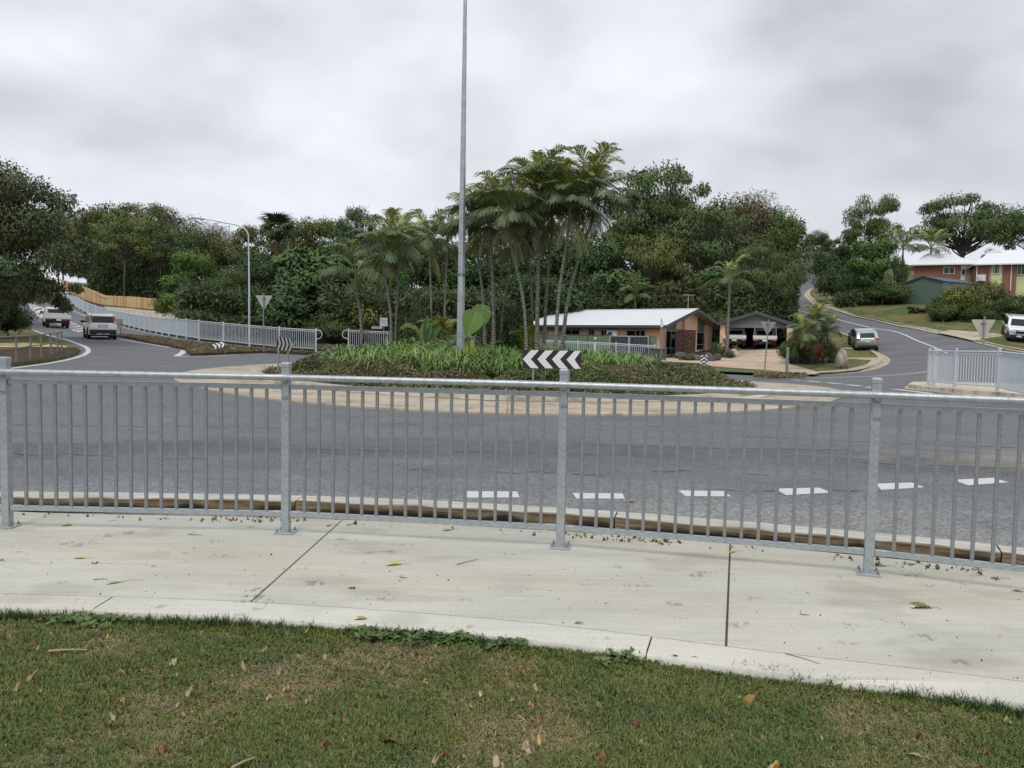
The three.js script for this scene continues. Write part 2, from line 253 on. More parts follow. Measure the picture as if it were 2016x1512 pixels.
M.path = std(0xffffff, 0.9, { map: concTex, bumpMap: grain(1.1), bumpScale: 0.0015 });
const conc2Tex = (() => { const n = 1024, big = coarse(n, n, 4, (px, py) => { const x = px / n * 8, y = py / n * 8; return (fbm(x, y, 5, 5, 8) - 0.5) * 0.16 + (fbm(x * 8, y * 8, 2, 6, 64) - 0.5) * 0.06 - smooth(0.58, 0.75, fbm(x * 2, y * 2, 4, 15, 16)) * 0.12; }); return tex(n, n, (px, py) => { const v = 0.65 + big(px, py) + (hash(px, py, 2) - 0.5) * 0.06; return [v + 0.03, v - 0.015, v - 0.085]; }); })();
conc2Tex.repeat.set(1 / 8, 1 / 8);
M.apron = std(0xffffff, 0.9, { map: conc2Tex, bumpMap: grain(1), bumpScale: 0.002 });
M.newConc = std(lin(0.60, 0.585, 0.53), 0.85, { map: (() => { const t = conc2Tex.clone(); t.repeat.set(0.4, 0.4); return t; })() });
M.newConc.color = lin(1.35, 1.38, 1.45);
M.edging = std(lin(1.1, 1.1, 1.12), 0.85, { map: concTex, bumpMap: grain(1.2), bumpScale: 0.001 });
const kerbTex = (() => { const n = 1024, m = 128; // runs along the kerb; v: across the profile in metres, 0.8 m per tile, from the gutter over the top and down the back
  const lo = coarse(n, m, 4, (px, py) => { const x = px / n * 8, y = py / m * 0.8; return smooth(0.485, 0.55, y + (fbm(x * 2.5, y * 9, 4, 19, 20) - 0.5) * 0.16); });
  return tex(n, m, (px, py) => {
    const x = px / n * 8, y = py / m * 0.8, v = 0.71 + (hash(px, py, 4) - 0.5) * 0.06 + (vnoise(px / 40, py / 6, 7, 0) - 0.5) * 0.12, face = smooth(0.425, 0.455, y + (vnoise(px / 25, 3, 5) - 0.5) * 0.03), lines = smooth(0.5, 0.9, vnoise(px / 90, py / 2.2, 12)), f = 0.47 + (vnoise(px / 30, py / 5, 9) - 0.5) * 0.20 + (hash(px, py, 6) - 0.5) * 0.08 - lines * 0.12, k = lo(px, py);
    return [[v, f + 0.03, 0.12], [v - 0.01, f - 0.03, 0.11], [v - 0.045, f - 0.12, 0.09]].map(([a, b, c]) => lerp(lerp(a, b, face), c, k)); // brown weathering on the back face, black mould low down
  }); })();
M.nearKerb = std(0xffffff, 0.95, { map: (() => { const t = kerbTex.clone(); t.repeat.set(1 / 8, 1 / 0.8); return t; })(), bumpMap: grain(0.8), bumpScale: 0.006 });
M.kerb = std(0xffffff, 0.9, { map: (() => { const t = conc2Tex.clone(); t.repeat.set(0.3, 0.3); return t; })() });
M.white = std(lin(0.66, 0.66, 0.65), 0.6, { map: tex(256, 256, (x, y) => { const v = 0.97 - 0.06 * fbm(x / 20, y / 20, 4, 3) - (hash(x, y, 1) < 0.04 ? 0.15 : 0); return [v, v, v]; }) });
const soilF = coarse(1024, 1024, 4, (px, py) => fbm(px / 1024 * 12, py / 1024 * 12, 5, 5, 12)), soilTex = tex(1024, 1024, (px, py) => { const f = soilF(px, py), g = vnoise(px / 3, py / 3, 9, 1024 / 3 | 0); let v = 0.22 + (f - 0.5) * 0.2 + (g - 0.5) * 0.16; return [v * 1.12, v * 0.98, v * 0.8]; });
const soil = (k) => { const t = soilTex.clone(); t.repeat.set(k, k); return t; };
M.soil = std(lin(0.9, 0.85, 0.8), 1, { map: soil(0.25), bumpMap: grain(0.5), bumpScale: 0.02 });
M.mulch = std(lin(1.5, 1.25, 1.0), 1, { map: soil(0.4), bumpMap: grain(0.7), bumpScale: 0.03 });
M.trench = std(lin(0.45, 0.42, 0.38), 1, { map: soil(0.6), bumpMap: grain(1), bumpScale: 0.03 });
M.dirt = std(lin(2.6, 2.2, 1.75), 1, { map: soil(0.3), bumpMap: grain(0.7), bumpScale: 0.02 });
const turfF = coarse(1024, 1024, 4, (px, py) => fbm(px / 1024 * 6, py / 1024 * 6, 4, 15, 6)), turfTex = tex(1024, 1024, (px, py) => { // mown couch with brown thatch, 3 m tile
  const f = turfF(px, py), g = vnoise(px / 2, py / 5, 7, 512), h = vnoise(px / 4, py / 2, 8, 256), b = smooth(0.42, 0.62, f + (g - 0.5) * 0.25), v = 0.62 + (g + h - 1) * 0.55;
  return [lerp(0.27, 0.36, b) * v, lerp(0.30, 0.31, b) * v, lerp(0.14, 0.19, b) * v];
});
M.turf = std(0xffffff, 1, { map: (() => { const t = turfTex.clone(); t.repeat.set(1 / 3, 1 / 3); return t; })(), bumpMap: grain(1.2), bumpScale: 0.01 });
const vergeF = coarse(1024, 1024, 4, (px, py) => fbm(px / 1024 * 13, py / 1024 * 13, 5, 25, 13)), vergeS = coarse(1024, 1024, 4, (px, py) => fbm(px / 16, py / 16, 3, 26, 64)), vergeTex = tex(1024, 1024, (px, py) => { const f = vergeF(px, py), s = vergeS(px, py), g = hash(px, py, 7); const b = smooth(0.40, 0.64, f + (s - 0.5) * 0.4), v = 0.84 + (g - 0.5) * 0.34 + (s - 0.5) * 0.3; return [lerp(0.36, 0.52, b) * v, lerp(0.42, 0.48, b) * v, lerp(0.21, 0.29, b) * v]; });
M.verge = std(0xffffff, 1, { map: (() => { const t = vergeTex.clone(); t.repeat.set(1 / 16, 1 / 16); return t; })(), bumpMap: grain(0.3), bumpScale: 0.03 });
M.galv = new THREE.MeshStandardMaterial({ color: lin(0.66, 0.715, 0.74), metalness: 0.5, roughness: 0.42, map: tex(256, 256, (x, y) => { const a = fbm(x / 9, y / 9, 3, 3, 28), b = vnoise(x / 30, y / 30, 5, 8); const v = 0.80 + (a - 0.5) * 0.15 + (b - 0.5) * 0.08 + (hash(x, y, 2) - 0.5) * 0.04; return [v, v, v]; }) });
M.galv.map.repeat.set(0.4, 6);
M.galvDull = new THREE.MeshStandardMaterial({ color: lin(0.44, 0.47, 0.48), metalness: 0.45, roughness: 0.5, map: M.galv.map });
M.galvFar = std(lin(0.56, 0.62, 0.66), 0.5, { metalness: 0.15 });
M.black = std(lin(0.015, 0.016, 0.018), 0.5); M.signWhite = std(lin(0.72, 0.73, 0.75), 0.5); M.signBack = std(lin(0.42, 0.42, 0.42), 0.55, { metalness: 0.3 });

// ---------------------------------------------------------------- ground, roads, islands
structure('ground', (() => { const g = drape([[X0, Z0], [X1, Z0], [X1, Z1], [X0, Z1]], -0.35); const q = new THREE.PlaneGeometry(8000, 8000, 1, 1).rotateX(-PI / 2).translate(0, -1.2, 0); return [g, q]; })(), M.soil, 'dark leaf-littered earth under the trees');
const roadPoly = [gp(-500, 700), xz(new V3(-60, 0, -2)), [-20, -4], [-10, -5.2], [-5, -6.9], [0, -7.0], [3, -6.5], [8, -4], [20, 0], [60, -4], [60, -40], xz(G(2300, 690)), gp(2016, 678), gp(1860, 640), gp(1660, 590), [57, -118], [62, -135], [48, -140], gp(1560, 560), gp(1520, 575), gp(1500, 590), gp(1480, 660), gp(1500, 705), gp(1300, 712), gp(760, 680), gp(620, 668), gp(400, 650), gp(250, 622), gp(150, 585), [-70, -118], [-84, -118], gp(40, 585), gp(20, 610), gp(-200, 660)];
structure('asphalt_road', drape(roadPoly, 0), M.asphaltFar, 'grey asphalt of the roads leading off the roundabout');
structure('asphalt_road', drape([[-12, -28], [-12, -5], [12, -5], [12, -28]], 0.003), M.asphalt, 'worn grey asphalt carriageway in front of the planted island');
// verge and bush ground, 0.12 m above the road
const leftVerge = [gp(-700, 760), gp(-300, 740), gp(0, 724.5), gp(60, 718), gp(102, 712), gp(136, 704.5), gp(152, 698), gp(157, 692), gp(146, 684), gp(120, 673.5), gp(88, 663), gp(60, 652), gp(40, 642), gp(28, 628), gp(18, 610), gp(20, 592), [-84, -118], [-110, -170], [-150, -170], [-150, -15], [-80, -8]];
structure('grass_verge', drape(leftVerge, 0.12, { skirt: 0.2 }), M.verge, 'grass verge under the big dark tree');
const dirtNose = [gp(-100, 729), gp(0, 724), gp(60, 717.5), gp(102, 711.5), gp(136, 704), gp(152, 697.5), gp(156.5, 692), gp(148, 688), gp(128, 690), gp(110, 688.5), gp(60, 689), gp(0, 690), gp(-100, 692)];
structure('bare_earth', drape(dirtNose, 0.13), M.mulch, 'bare brown earth nose beside the old rail');
structure('footpath', drape([gp(-120, 682), gp(0, 681), gp(50, 680), gp(100, 683), gp(135, 687), gp(128, 689.5), gp(110, 688.3), gp(60, 688.8), gp(0, 689.6), gp(-120, 691)], 0.14), M.apron, 'short concrete path behind the old rail');
structure('tactile_strip', drape([gp(0, 687.2), gp(60, 686.8), gp(112, 687), gp(128, 689.5), gp(110, 688.3), gp(60, 688.8), gp(0, 689.6)], 0.145), std(lin(0.62, 0.5, 0.1), 0.7), 'yellow tactile strip along the concrete path');
const fenceBase = [[135, 601], [165, 615], [200, 629], [250, 643], [300, 655], [350, 664], [400, 672], [450, 677], [500, 682.5], [560, 688], [622, 692]];
const centreBack = [gp(622, 692), gp(690, 692), gp(770, 696), gp(900, 702), gp(1020, 706), gp(1180, 716), gp(1300, 727), gp(1401, 732.5), gp(1488, 736.5), gp(1555, 737), gp(1613, 737), gp(1650, 735), gp(1680, 731.5), gp(1702, 728), gp(1720, 723), gp(1733, 716), gp(1738, 709), gp(1731, 700), gp(1712, 688), gp(1690, 673), gp(1679, 665), gp(1662, 658), gp(1645, 653), gp(1600, 636), gp(1560, 620), gp(1530, 604), gp(1515, 592), gp(1530, 572), gp(1560, 562), [40, -140], [30, -200], [-60, -200], [-72, -125]];
const centreGround = [...centreBack, ...fenceBase.map(([x, y]) => gp(x, y))];
structure('bush_ground', drape(centreGround, 0.12, { skirt: 0.25 }), M.soil, 'dark earth under the trees beyond the road');
const rightEdge = [[1648, 556], [1612, 563], [1596, 570], [1590, 577], [1591, 584], [1600, 592], [1623, 602.5], [1677, 619], [1745, 634], [1800, 645.5], [1850, 656], [1900, 667], [1955, 681], [2016, 693], [2150, 712]].map(([x, y]) => gp(x, y));
structure('grass_verge', drape([...rightEdge, [34, -34], [60, -26], [150, -20], [150, -200], [60, -160]], 0.12, { skirt: 0.25 }), M.verge, 'sloping lawn on the hill above the street');
structure('kerb', sweep(walk(rightEdge, 0.6), [[-0.42, 0.01], [-0.02, 0.03], [0.02, 0.13], [0.3, 0.145], [0.34, 0.1]].map(([o, y]) => [-o, y]).reverse()), M.kerb, 'concrete kerb along the sloping lawn');
const streetKerb = [[1060, 709], [1180, 716.5], [1300, 727.5], [1401, 733], [1488, 737], [1555, 737.5], [1613, 737.2], [1650, 735.5], [1680, 732], [1702, 728.3], [1720.5, 723], [1734, 716], [1739, 709], [1732, 700], [1713, 688], [1691, 673], [1680, 665], [1646, 653]].map(([x, y]) => gp(x, y));
structure('kerb', sweep(walk(streetKerb, 0.6), [[0.45, 0.01], [0.02, 0.03], [-0.02, 0.13], [-0.3, 0.145], [-0.34, 0.1]]), M.kerb, 'concrete kerb along the corner block');
// splitter islands
const splitter = [[222, 662], [240, 660], [298, 664.5], [364, 676], [430, 684], [500, 688.5], [560, 692.5], [622, 697], [600, 699], [520, 695], [470, 697], [420, 699.5], [376, 701], [362, 689], [334, 683], [285, 675]].map(([x, y]) => gp(x, y));
structure('traffic_island', drape(splitter, 0.13, { skirt: 0.2 }), M.mulch, 'long weedy earth splitter island below the pale fence');
structure('traffic_island', drape([[1484, 741], [1500, 737.5], [1560, 738], [1590, 741], [1570, 744], [1530, 745]].map(([x, y]) => gp(x, y)), 0.1, { skirt: 0.15 }), M.dirt, 'small gravelly splitter island below two posts');
const fencedIsland = [[1779, 765.5], [1786, 760], [1800, 757.5], [1850, 757.5], [1950, 760.5], [2016, 764], [2250, 775], [2500, 800], [2500, 840], [2016, 789], [1900, 779], [1840, 772.5], [1800, 768.5]].map(([x, y]) => gp(x, y));
structure('concrete_island', drape(fencedIsland, 0.02, { skirt: 0.1 }), M.kerb, 'low kerb round the pale concrete island');
structure('concrete_island', drape([[1788, 764], [1796, 758.6], [1850, 758.4], [1950, 761], [2016, 764.5], [2250, 776], [2500, 801], [2500, 836], [2016, 786], [1900, 776.8], [1840, 770.6], [1805, 767]].map(([x, y]) => gp(x, y)), 0.14, { skirt: 0.14 }), M.newConc, 'pale new concrete path island under the curved fence');
structure('grass_verge', drape([[1962, 752], [2016, 752], [2200, 756], [2600, 770], [2600, 740], [2200, 728], [2016, 733], [1975, 743]].map(([x, y]) => gp(x, y)), 0.06, { skirt: 0.1 }), M.dirt, 'bare dry earth beyond the curved fence');

// ---------------------------------------------------------------- roundabout island: apron, kerb, bed
const C0 = [-0.1, -29.2], ring = (rx, rz, n = 96, c = C0) => Array.from({ length: n }, (_, i) => { const a = (i / n) * 2 * PI; return [c[0] + rx * cos(a), c[1] + rz * sin(a)]; });
const apron = thing('roundabout_apron', 'tan concrete apron ringing the planted roundabout island', 'apron'); apron.userData.kind = 'structure'; delete apron.userData.category;
{ // cast in bays with open joints
  const n = 28, pts = (r0, r1, a0, a1) => { const o = [], m = 8; for (let k = 0; k <= m; k++) { const a = lerp(a0, a1, k / m); o.push([C0[0] + r1[0] * cos(a), C0[1] + r1[1] * sin(a)]); } for (let k = m; k >= 0; k--) { const a = lerp(a0, a1, k / m); o.push([C0[0] + r0[0] * cos(a), C0[1] + r0[1] * sin(a)]); } return o; };
  for (let i = 0; i < n; i++) obj('concrete_bay', drape(pts([9.6, 8.3], [11.75, 11.65], (i / n) * 2 * PI + 0.0006, ((i + 1) / n) * 2 * PI - 0.0006), 0.05, { skirt: 0.05 }), M.apron, apron);
}
const islandKerb = structure('kerb', sweep(ring(9.55, 8.45, 140), [[-0.02, 0.06], [0.10, 0.17], [0.16, 0.19], [0.45, 0.19], [0.5, 0.1]].map(([o, y]) => [o, y]), true), M.apron, 'concrete kerb round the planted bed of the roundabout');
const bedH = (x, z) => { const r = hypot((x - C0[0]) / 9.3, (z - C0[1]) / 8.2); return 0.13 + 0.32 * smooth(1.0, 0.35, r); };
structure('garden_bed', (() => { const P = ring(9.15, 8.05, 72), g = drape(P, 0); const p = g.attributes.position; for (let i = 0; i < p.count; i++) p.setY(i, p.getY(i) + bedH(p.getX(i), p.getZ(i))); g.computeVertexNormals(); return g; })(), M.mulch, 'mulched bed in the middle of the roundabout');
const bed = (x, z) => hAt(x, z) + bedH(x, z);
obj('concrete_patch', drape([[1378, 790], [1370, 782], [1400, 778], [1470, 777], [1520, 774], [1548, 770], [1500, 782], [1440, 789]].map(([x, y]) => gp(x, y, 0.05)), 0.06, { skirt: 0.01 }), M.newConc, apron);

// ---------------------------------------------------------------- painted markings
const mark = (name, pts, label) => structure(name, drape(pts, 0.007), M.white, label);
[[[915, 968], [1018, 968.5], [1023, 980.5], [918, 981]], [[1127, 971.5], [1226, 972.5], [1230, 983], [1135, 983]], [[1335, 966.5], [1425, 968], [1440, 978.5], [1350, 978]], [[1524, 963], [1612, 961], [1638, 971], [1548, 976]], [[1723, 953], [1795, 951], [1820, 960.5], [1735, 965.5]], [[1876, 945.5], [1955, 941.5], [1986, 950.5], [1906, 956.5]]].forEach((q) => mark('road_marking', q.map(([x, y]) => xz(onPlane(x, y, 0))), 'white give-way dash painted across the near lane'));
const line = (pts, w, label, lift = 0.007, sm = true) => structure('road_marking', drape(band(walk(pts.map(([x, y]) => gp(x, y)), 0.8, sm), -w / 2, w / 2), lift), M.white, label);
line([[-40, 732], [0, 728], [65, 720], [102, 714.5], [139, 707], [164, 699.5], [173, 693], [174, 688.5], [168, 683], [145, 674], [120, 666.5], [90, 659], [65, 650.5]], 0.22, 'white edge line round the earth nose');
line([[44, 599], [77, 622], [104, 634.5], [132, 645], [156, 654]], 0.15, 'white outline of the painted median');
line([[61, 596], [90, 612], [133, 632], [158, 642.5], [176, 651]], 0.15, 'white outline of the painted median');
{ const a = [[44, 599], [77, 622], [104, 634.5], [132, 645], [156, 654]].map(([x, y]) => gp(x, y)), b = [[61, 596], [90, 612], [133, 632], [158, 642.5], [176, 651]].map(([x, y]) => gp(x, y)), A = walk(a, 0.2), B = walk(b, 0.2); for (let k = 0; k < 14; k++) { const t = (k + 0.5) / 14, p = A[floor(t * (A.length - 1))], q = B[floor(min(1, t + 0.02) * (B.length - 1))]; mark('road_marking', band([p, q], -0.3, 0.3), 'white hatch bar of the painted median'); } }
line([[73, 582], [106, 597], [132, 608], [176, 626], [220, 639], [257, 648], [300, 657], [350, 667]], 0.15, 'white edge line below the long pale fence');
line([[225, 666.5], [258, 671.5], [290, 676.8], [334, 684]], 0.2, 'white edge line along the splitter island');
line([[347, 701.5], [360, 694], [362, 689.5]], 0.3, 'white chevron nose of the splitter island');
line([[350, 702.5], [376, 702], [420, 700.5], [470, 698.5]], 0.15, 'white line along the splitter nose');
line([[1530, 596.5], [1555, 604], [1581, 613.5], [1610, 621], [1642, 627.5], [1735, 648.5], [1800, 668], [1846, 686.5], [1868, 697]], 0.14, 'white centre line curving up the hill street');
line([[1529, 746], [1600, 744.5], [1680, 742], [1760, 738.5], [1826, 732]], 0.16, 'white line across the mouth of the hill street');
[[1560, 747.5, 1575, 749], [1589, 750, 1616, 752.6], [1628, 753.6, 1655, 756.2], [1667, 757.5, 1694, 760.2], [1706, 762, 1730, 764.5]].forEach(([a, b, c, d]) => mark('road_marking', band([gp(a, b), gp(c, d)], -0.16, 0.16), 'white give-way dash beside the far apron'));
mark('road_marking', [[1750, 766.2], [1775, 767], [1840, 775], [1835, 776.4]].map(([x, y]) => gp(x, y)), 'white taper along the pale concrete island');

// ---------------------------------------------------------------- footpath, edging, trench and kerb in front
const PY = 0.15, pl = (x, y) => xz(onPlane(x, y, PY));
const postXZ = [[15, 1037], [563, 1049], [1103, 1078], [1709, 1130]].map(([x, y]) => pl(x, y));
{ const [a, b] = [postXZ[0], postXZ[1]]; postXZ.unshift([a[0] - 2.2, a[1] - 0.26]); const p = postXZ; const [c, d] = [p[3], p[4]]; p.push([d[0] + 1.98, d[1] + 0.82], [d[0] + 3.8, d[1] + 1.95]); p.unshift([p[0][0] - 2.2, p[0][1] - 0.42]); }
const fenceLine = walk(postXZ, 0.15), pathFar = offset(fenceLine, -0.5);
const jointNear = walk([[-1400, 1140], [-600, 1153], [0, 1168.5], [500, 1185.5], [1050, 1226], [1500, 1281], [2016, 1342], [2600, 1425], [3300, 1560]].map(([x, y]) => pl(x, y)), 0.15), edgeNear = walk([[-1400, 1160], [-600, 1177], [0, 1199], [500, 1216], [1000, 1252], [1500, 1308], [2016, 1388], [2600, 1490], [3300, 1640]].map(([x, y]) => pl(x, y)), 0.15);
const slabGeo = (poly, top, th, inset = 0.004) => { // thick slab with an arrised edge
  const s = new THREE.Shape(poly.map(([x, z]) => new THREE.Vector2(x, -z))), g = new THREE.ExtrudeGeometry(s, { depth: th - inset, bevelEnabled: true, bevelThickness: inset, bevelSize: inset, bevelOffset: -inset, bevelSegments: 2, steps: 1 });
  g.rotateX(-PI / 2).translate(0, top - th, 0); const p = g.attributes.position, uv = g.attributes.uv; for (let i = 0; i < p.count; i++) uv.setXY(i, p.getX(i), -p.getZ(i)); return g;
};
const sideOf = (p, a, b) => (b[0] - a[0]) * (p[1] - a[1]) - (b[1] - a[1]) * (p[0] - a[0]);
function between(lineA, lineB, cuts) { // strips between two lines, cut by straight joints
  const full = [...lineA, ...[...lineB].reverse()]; const out = [];
  for (let k = 0; k <= cuts.length; k++) { let P = full; if (k > 0) P = clipHalf(P, cuts[k - 1][0], cuts[k - 1][1]); if (k < cuts.length) P = clipHalf(P, cuts[k][1], cuts[k][0]); out.push(P.filter((p, i) => hypot(p[0] - P[(i + 1) % P.length][0], p[1] - P[(i + 1) % P.length][1]) > 1e-4)); }
  return out;
}
const far = (a, b, k = 3) => [[lerp(a[0], b[0], -k), lerp(a[1], b[1], -k)], [lerp(a[0], b[0], 1 + k), lerp(a[1], b[1], 1 + k)]];
const cuts = [[[-900, 1060], [-1400, 1160]], [[652, 1043], [493, 1185]], [[1437, 1086], [1430, 1259]], [[2380, 1180], [2800, 1440]]].map(([n, m]) => far(pl(...n), pl(...m)));
const footpath = thing('footpath', 'pale concrete footpath inside the near railing', 'footpath'); footpath.userData.kind = 'structure'; delete footpath.userData.category;
// joint gap: shift the two sides apart by clipping with slightly moved lines
{ const gap = 0.006, mv = ([a, b], s) => { const l = hypot(b[0] - a[0], b[1] - a[1]), n = [-(b[1] - a[1]) / l * s, (b[0] - a[0]) / l * s]; return [[a[0] + n[0], a[1] + n[1]], [b[0] + n[0], b[1] + n[1]]]; };
  const inner = offset(jointNear, -0.01);
  for (let k = 0; k <= cuts.length; k++) { let P = [...pathFar, ...[...inner].reverse()]; const sgn = (cut, want) => (sideOf(want, ...cut) > 0 ? cut : [cut[1], cut[0]]); const mid = pl([-2000, -300, 1000, 1750, 3200][k], [1150, 1120, 1130, 1160, 1450][k]);
    if (k > 0) P = clipHalf(P, ...mv(sgn(cuts[k - 1], mid), gap)); if (k < cuts.length) P = clipHalf(P, ...mv(sgn(cuts[k], mid), gap)); P = P.filter((p, i) => { const q = P[(i + 1) % P.length]; return hypot(p[0] - q[0], p[1] - q[1]) > 1e-3; });
    if (P.length > 3) obj('slab', slabGeo(P, PY, 0.13), M.path, footpath); }
  // edging strip: swept lengths with rounded nose, broken at its own joints
  const mid = jointNear.map((p, i) => p), breaks = [[228, 1186], [1287, 1250], [-700, 1155], [2700, 1450]].map(([x, y]) => pl(x, y)).map((q) => { let bi = 0, bd = 1e9; mid.forEach((p, i) => { const d = hypot(p[0] - q[0], p[1] - q[1]); if (d < bd) { bd = d; bi = i; } }); return bi; }).filter((i) => i > 2 && i < mid.length - 3).sort((x, y) => x - y), ends = [0, ...breaks, mid.length - 1];
  const near = mid.map((p) => { let best = edgeNear[0], bd = 1e9; for (const q of edgeNear) { const d = hypot(p[0] - q[0], p[1] - q[1]); if (d < bd) { bd = d; best = q; } } return bd; });
  for (let k = 0; k + 1 < ends.length; k++) { const seg = mid.slice(ends[k], ends[k + 1] + 1), e = seg.length - 1, wd = near[(ends[k] + ends[k + 1]) >> 1], cut = (a, b, t) => [lerp(a[0], b[0], t), lerp(a[1], b[1], t)]; seg[0] = cut(seg[0], seg[1], 0.03); seg[e] = cut(seg[e], seg[e - 1], 0.03);
    const m = obj('edging_strip', sweep(seg, [[0.01, -0.05], [0.011, 0.0], [0.018, 0.005], [wd - 0.03, 0.004], [wd - 0.01, -0.004], [wd, -0.02], [wd + 0.004, -0.16]], false, () => PY), M.edging, footpath); const u = m.geometry.attributes.uv, q = m.geometry.attributes.position; for (let i = 0; i < u.count; i++) u.setXY(i, q.getX(i) * 1.0, -q.getZ(i)); }
  structure('joint_filler', slabGeo([...offset(pathFar, 0.03), ...[...offset(edgeNear, -0.05)].reverse()], PY - 0.007, 0.06), std(lin(0.07, 0.063, 0.052), 1), null, footpath);
}
const kerbLine = walk([[-1500, 960], [-500, 968], [0, 977], [560, 985], [1100, 1011], [1700, 1060], [2016, 1092], [2700, 1180], [3400, 1300]].map(([x, y]) => pl(x, y)), 0.25); // rear arris of the kerb top
structure('garden_trench', (() => { const f = (x, z) => 0; const g = [...offset(pathFar, 0.1), ...offset(kerbLine, -0.05).reverse()]; const s = slabGeo(g, -0.13, 0.05); return s; })(), M.trench, 'dark soil trench between the footpath and the kerb');
{ const kerb = thing('near_kerb', 'weathered concrete kerb just beyond the near railing', 'kerb'); kerb.userData.kind = 'structure'; delete kerb.userData.category; kerb.name = 'kerb_' + String(++used.kerb).padStart(3, '0');
  const prof = [[-0.34, -0.02], [-0.31, 0.10], [-0.27, 0.145], [-0.02, 0.15], [0, 0.138], [0.012, 0.05], [0.02, -0.17]], L = kerbLine.length, brk = [0, 14, 26, 38, 50, 62, 74, 86, 98, 112, L - 1].filter((b, i, a) => i === 0 || (b < L && b > a[i - 1]));
  for (let i = 0; i + 1 < brk.length; i++) { const seg = kerbLine.slice(brk[i], brk[i + 1] + 1); if (seg.length < 2) continue; const e = seg.length - 1, cut = (a, b, t) => [lerp(a[0], b[0], t), lerp(a[1], b[1], t)]; seg[0] = cut(seg[0], seg[1], 0.02); seg[e] = cut(seg[e], seg[e - 1], 0.02);
    obj('kerb_length', sweep(seg, prof.map(([o, y]) => [o, y + (hash(i, 2) - 0.5) * 0.006]).map(([o, y]) => [o, y]), false, () => 0), M.nearKerb, kerb); }
}
const lawnPoly = [...offset(edgeNear, -0.01), [14, 3], [-12, 3]];
structure('lawn', slabGeo(lawnPoly, 0.105, 0.1), M.turf, 'patchy mown lawn in front of the footpath');
// ---------------------------------------------------------------- near railing
const G_ = {}; // shared geometries
const nearFence = thing('pedestrian_railing', 'galvanised steel pedestrian railing running along the pale footpath', 'railing');
{
  const f = nearFence, P = postXZ.slice(1, 8), H = 1.325, postG = rbox(0.062, H, 0.062, 0.005, 0, H / 2, 0), capG = merge([rbox(0.068, 0.034, 0.068, 0.005, 0, H + 0.002, 0), rbox(0.058, 0.012, 0.058, 0.006, 0, H + 0.02, 0)]), plateG = rbox(0.15, 0.014, 0.13, 0.003, 0, 0.007, 0), boltG = merge([cyl(0.011, 0.011, 0.012, 0, 0.014, 0, 6), cyl(0.006, 0.006, 0.014, 0, 0.026, 0, 8)]);
  const plate2 = rbox(0.05, 0.115, 0.006, 0.002), rivet = new THREE.CylinderGeometry(0.007, 0.007, 0.008, 8).rotateX(PI / 2), balH = 0.98, balG = new RoundedBoxGeometry(0.023, balH, 0.023, 1, 0.003), collar = new THREE.CylinderGeometry(0.0262, 0.0262, 0.035, 20), sleeve = rbox(0.075, 0.041, 0.041, 0.003), saddle = rbox(0.03, 0.03, 0.05, 0.006);
  const ang = (i) => { const a = P[max(0, i - 1)], b = P[min(P.length - 1, i + 1)]; return -atan2(b[1] - a[1], b[0] - a[0]); };
  P.forEach(([x, z], i) => {
    const p = obj('post', postG, M.galv, f); p.position.set(x, PY, z); p.rotation.y = ang(i);
    obj('post_cap', capG, M.galv, p); obj('base_plate', plateG, M.galv, p);
    for (const [u, v] of [[-1, -1], [1, -1], [-1, 1], [1, 1]]) obj('bolt', boltG, M.galvDull, p).position.set(u * 0.056, 0, v * 0.046);
    const b = obj('bracket_plate', plate2, M.galv, p); b.position.set(0.006, 1.125, 0.0345);
    for (const u of [-0.013, 0.013]) obj('bolt', rivet, M.galvDull, p).position.set(0.006 + u, 1.082, 0.042);
    const s = obj('rail_saddle', saddle, M.galv, p); s.position.set(0, 1.213, 0.045);
  });
  const off = (i, o) => { const a = -ang(i); return [P[i][0] - sin(a) * o, P[i][1] + cos(a) * o]; }; // towards the footpath
  for (let i = 0; i + 1 < P.length; i++) {
    const [x0, z0] = P[i], [x1, z1] = P[i + 1], l = hypot(x1 - x0, z1 - z0), ux = (x1 - x0) / l, uz = (z1 - z0) / l, yaw = -atan2(z1 - z0, x1 - x0), at_ = (t, y) => new V3(x0 + ux * t, PY + y, z0 + uz * t);
    const [a0, b0] = off(i, 0.062), [a1, b1] = off(i + 1, 0.062);
    obj('handrail', bar([a0, PY + 1.235, b0], [a1, PY + 1.235, b1], 0.0485, 0.0485, 24), M.galv, f);
    const c = obj('rail_collar', collar, M.galv, f); c.position.set(lerp(a0, a1, 0.992), PY + 1.235, lerp(b0, b1, 0.992)); c.rotation.set(0, yaw, PI / 2, 'YXZ');
    obj('top_rail', bar(at_(0.034, 1.16), at_(l - 0.034, 1.16), 0.036, 0.036), M.galv, f); obj('bottom_rail', bar(at_(0.034, 0.155), at_(l - 0.034, 0.155), 0.036, 0.036), M.galv, f);
    for (const [t, y] of [[0.072, 1.16], [l - 0.072, 1.16], [0.072, 0.155], [l - 0.072, 0.155]]) { const s = obj('rail_sleeve', sleeve, M.galv, f); s.position.copy(at_(t, y)); s.rotation.y = yaw; }
    const n = 17, step = (l - 0.07) / (n + 1); for (let k = 1; k <= n; k++) { const b = obj('baluster', balG, M.galvDull, f); b.position.copy(at_(0.035 + step * k, 0.6575)); b.rotation.y = yaw; }
  }
}
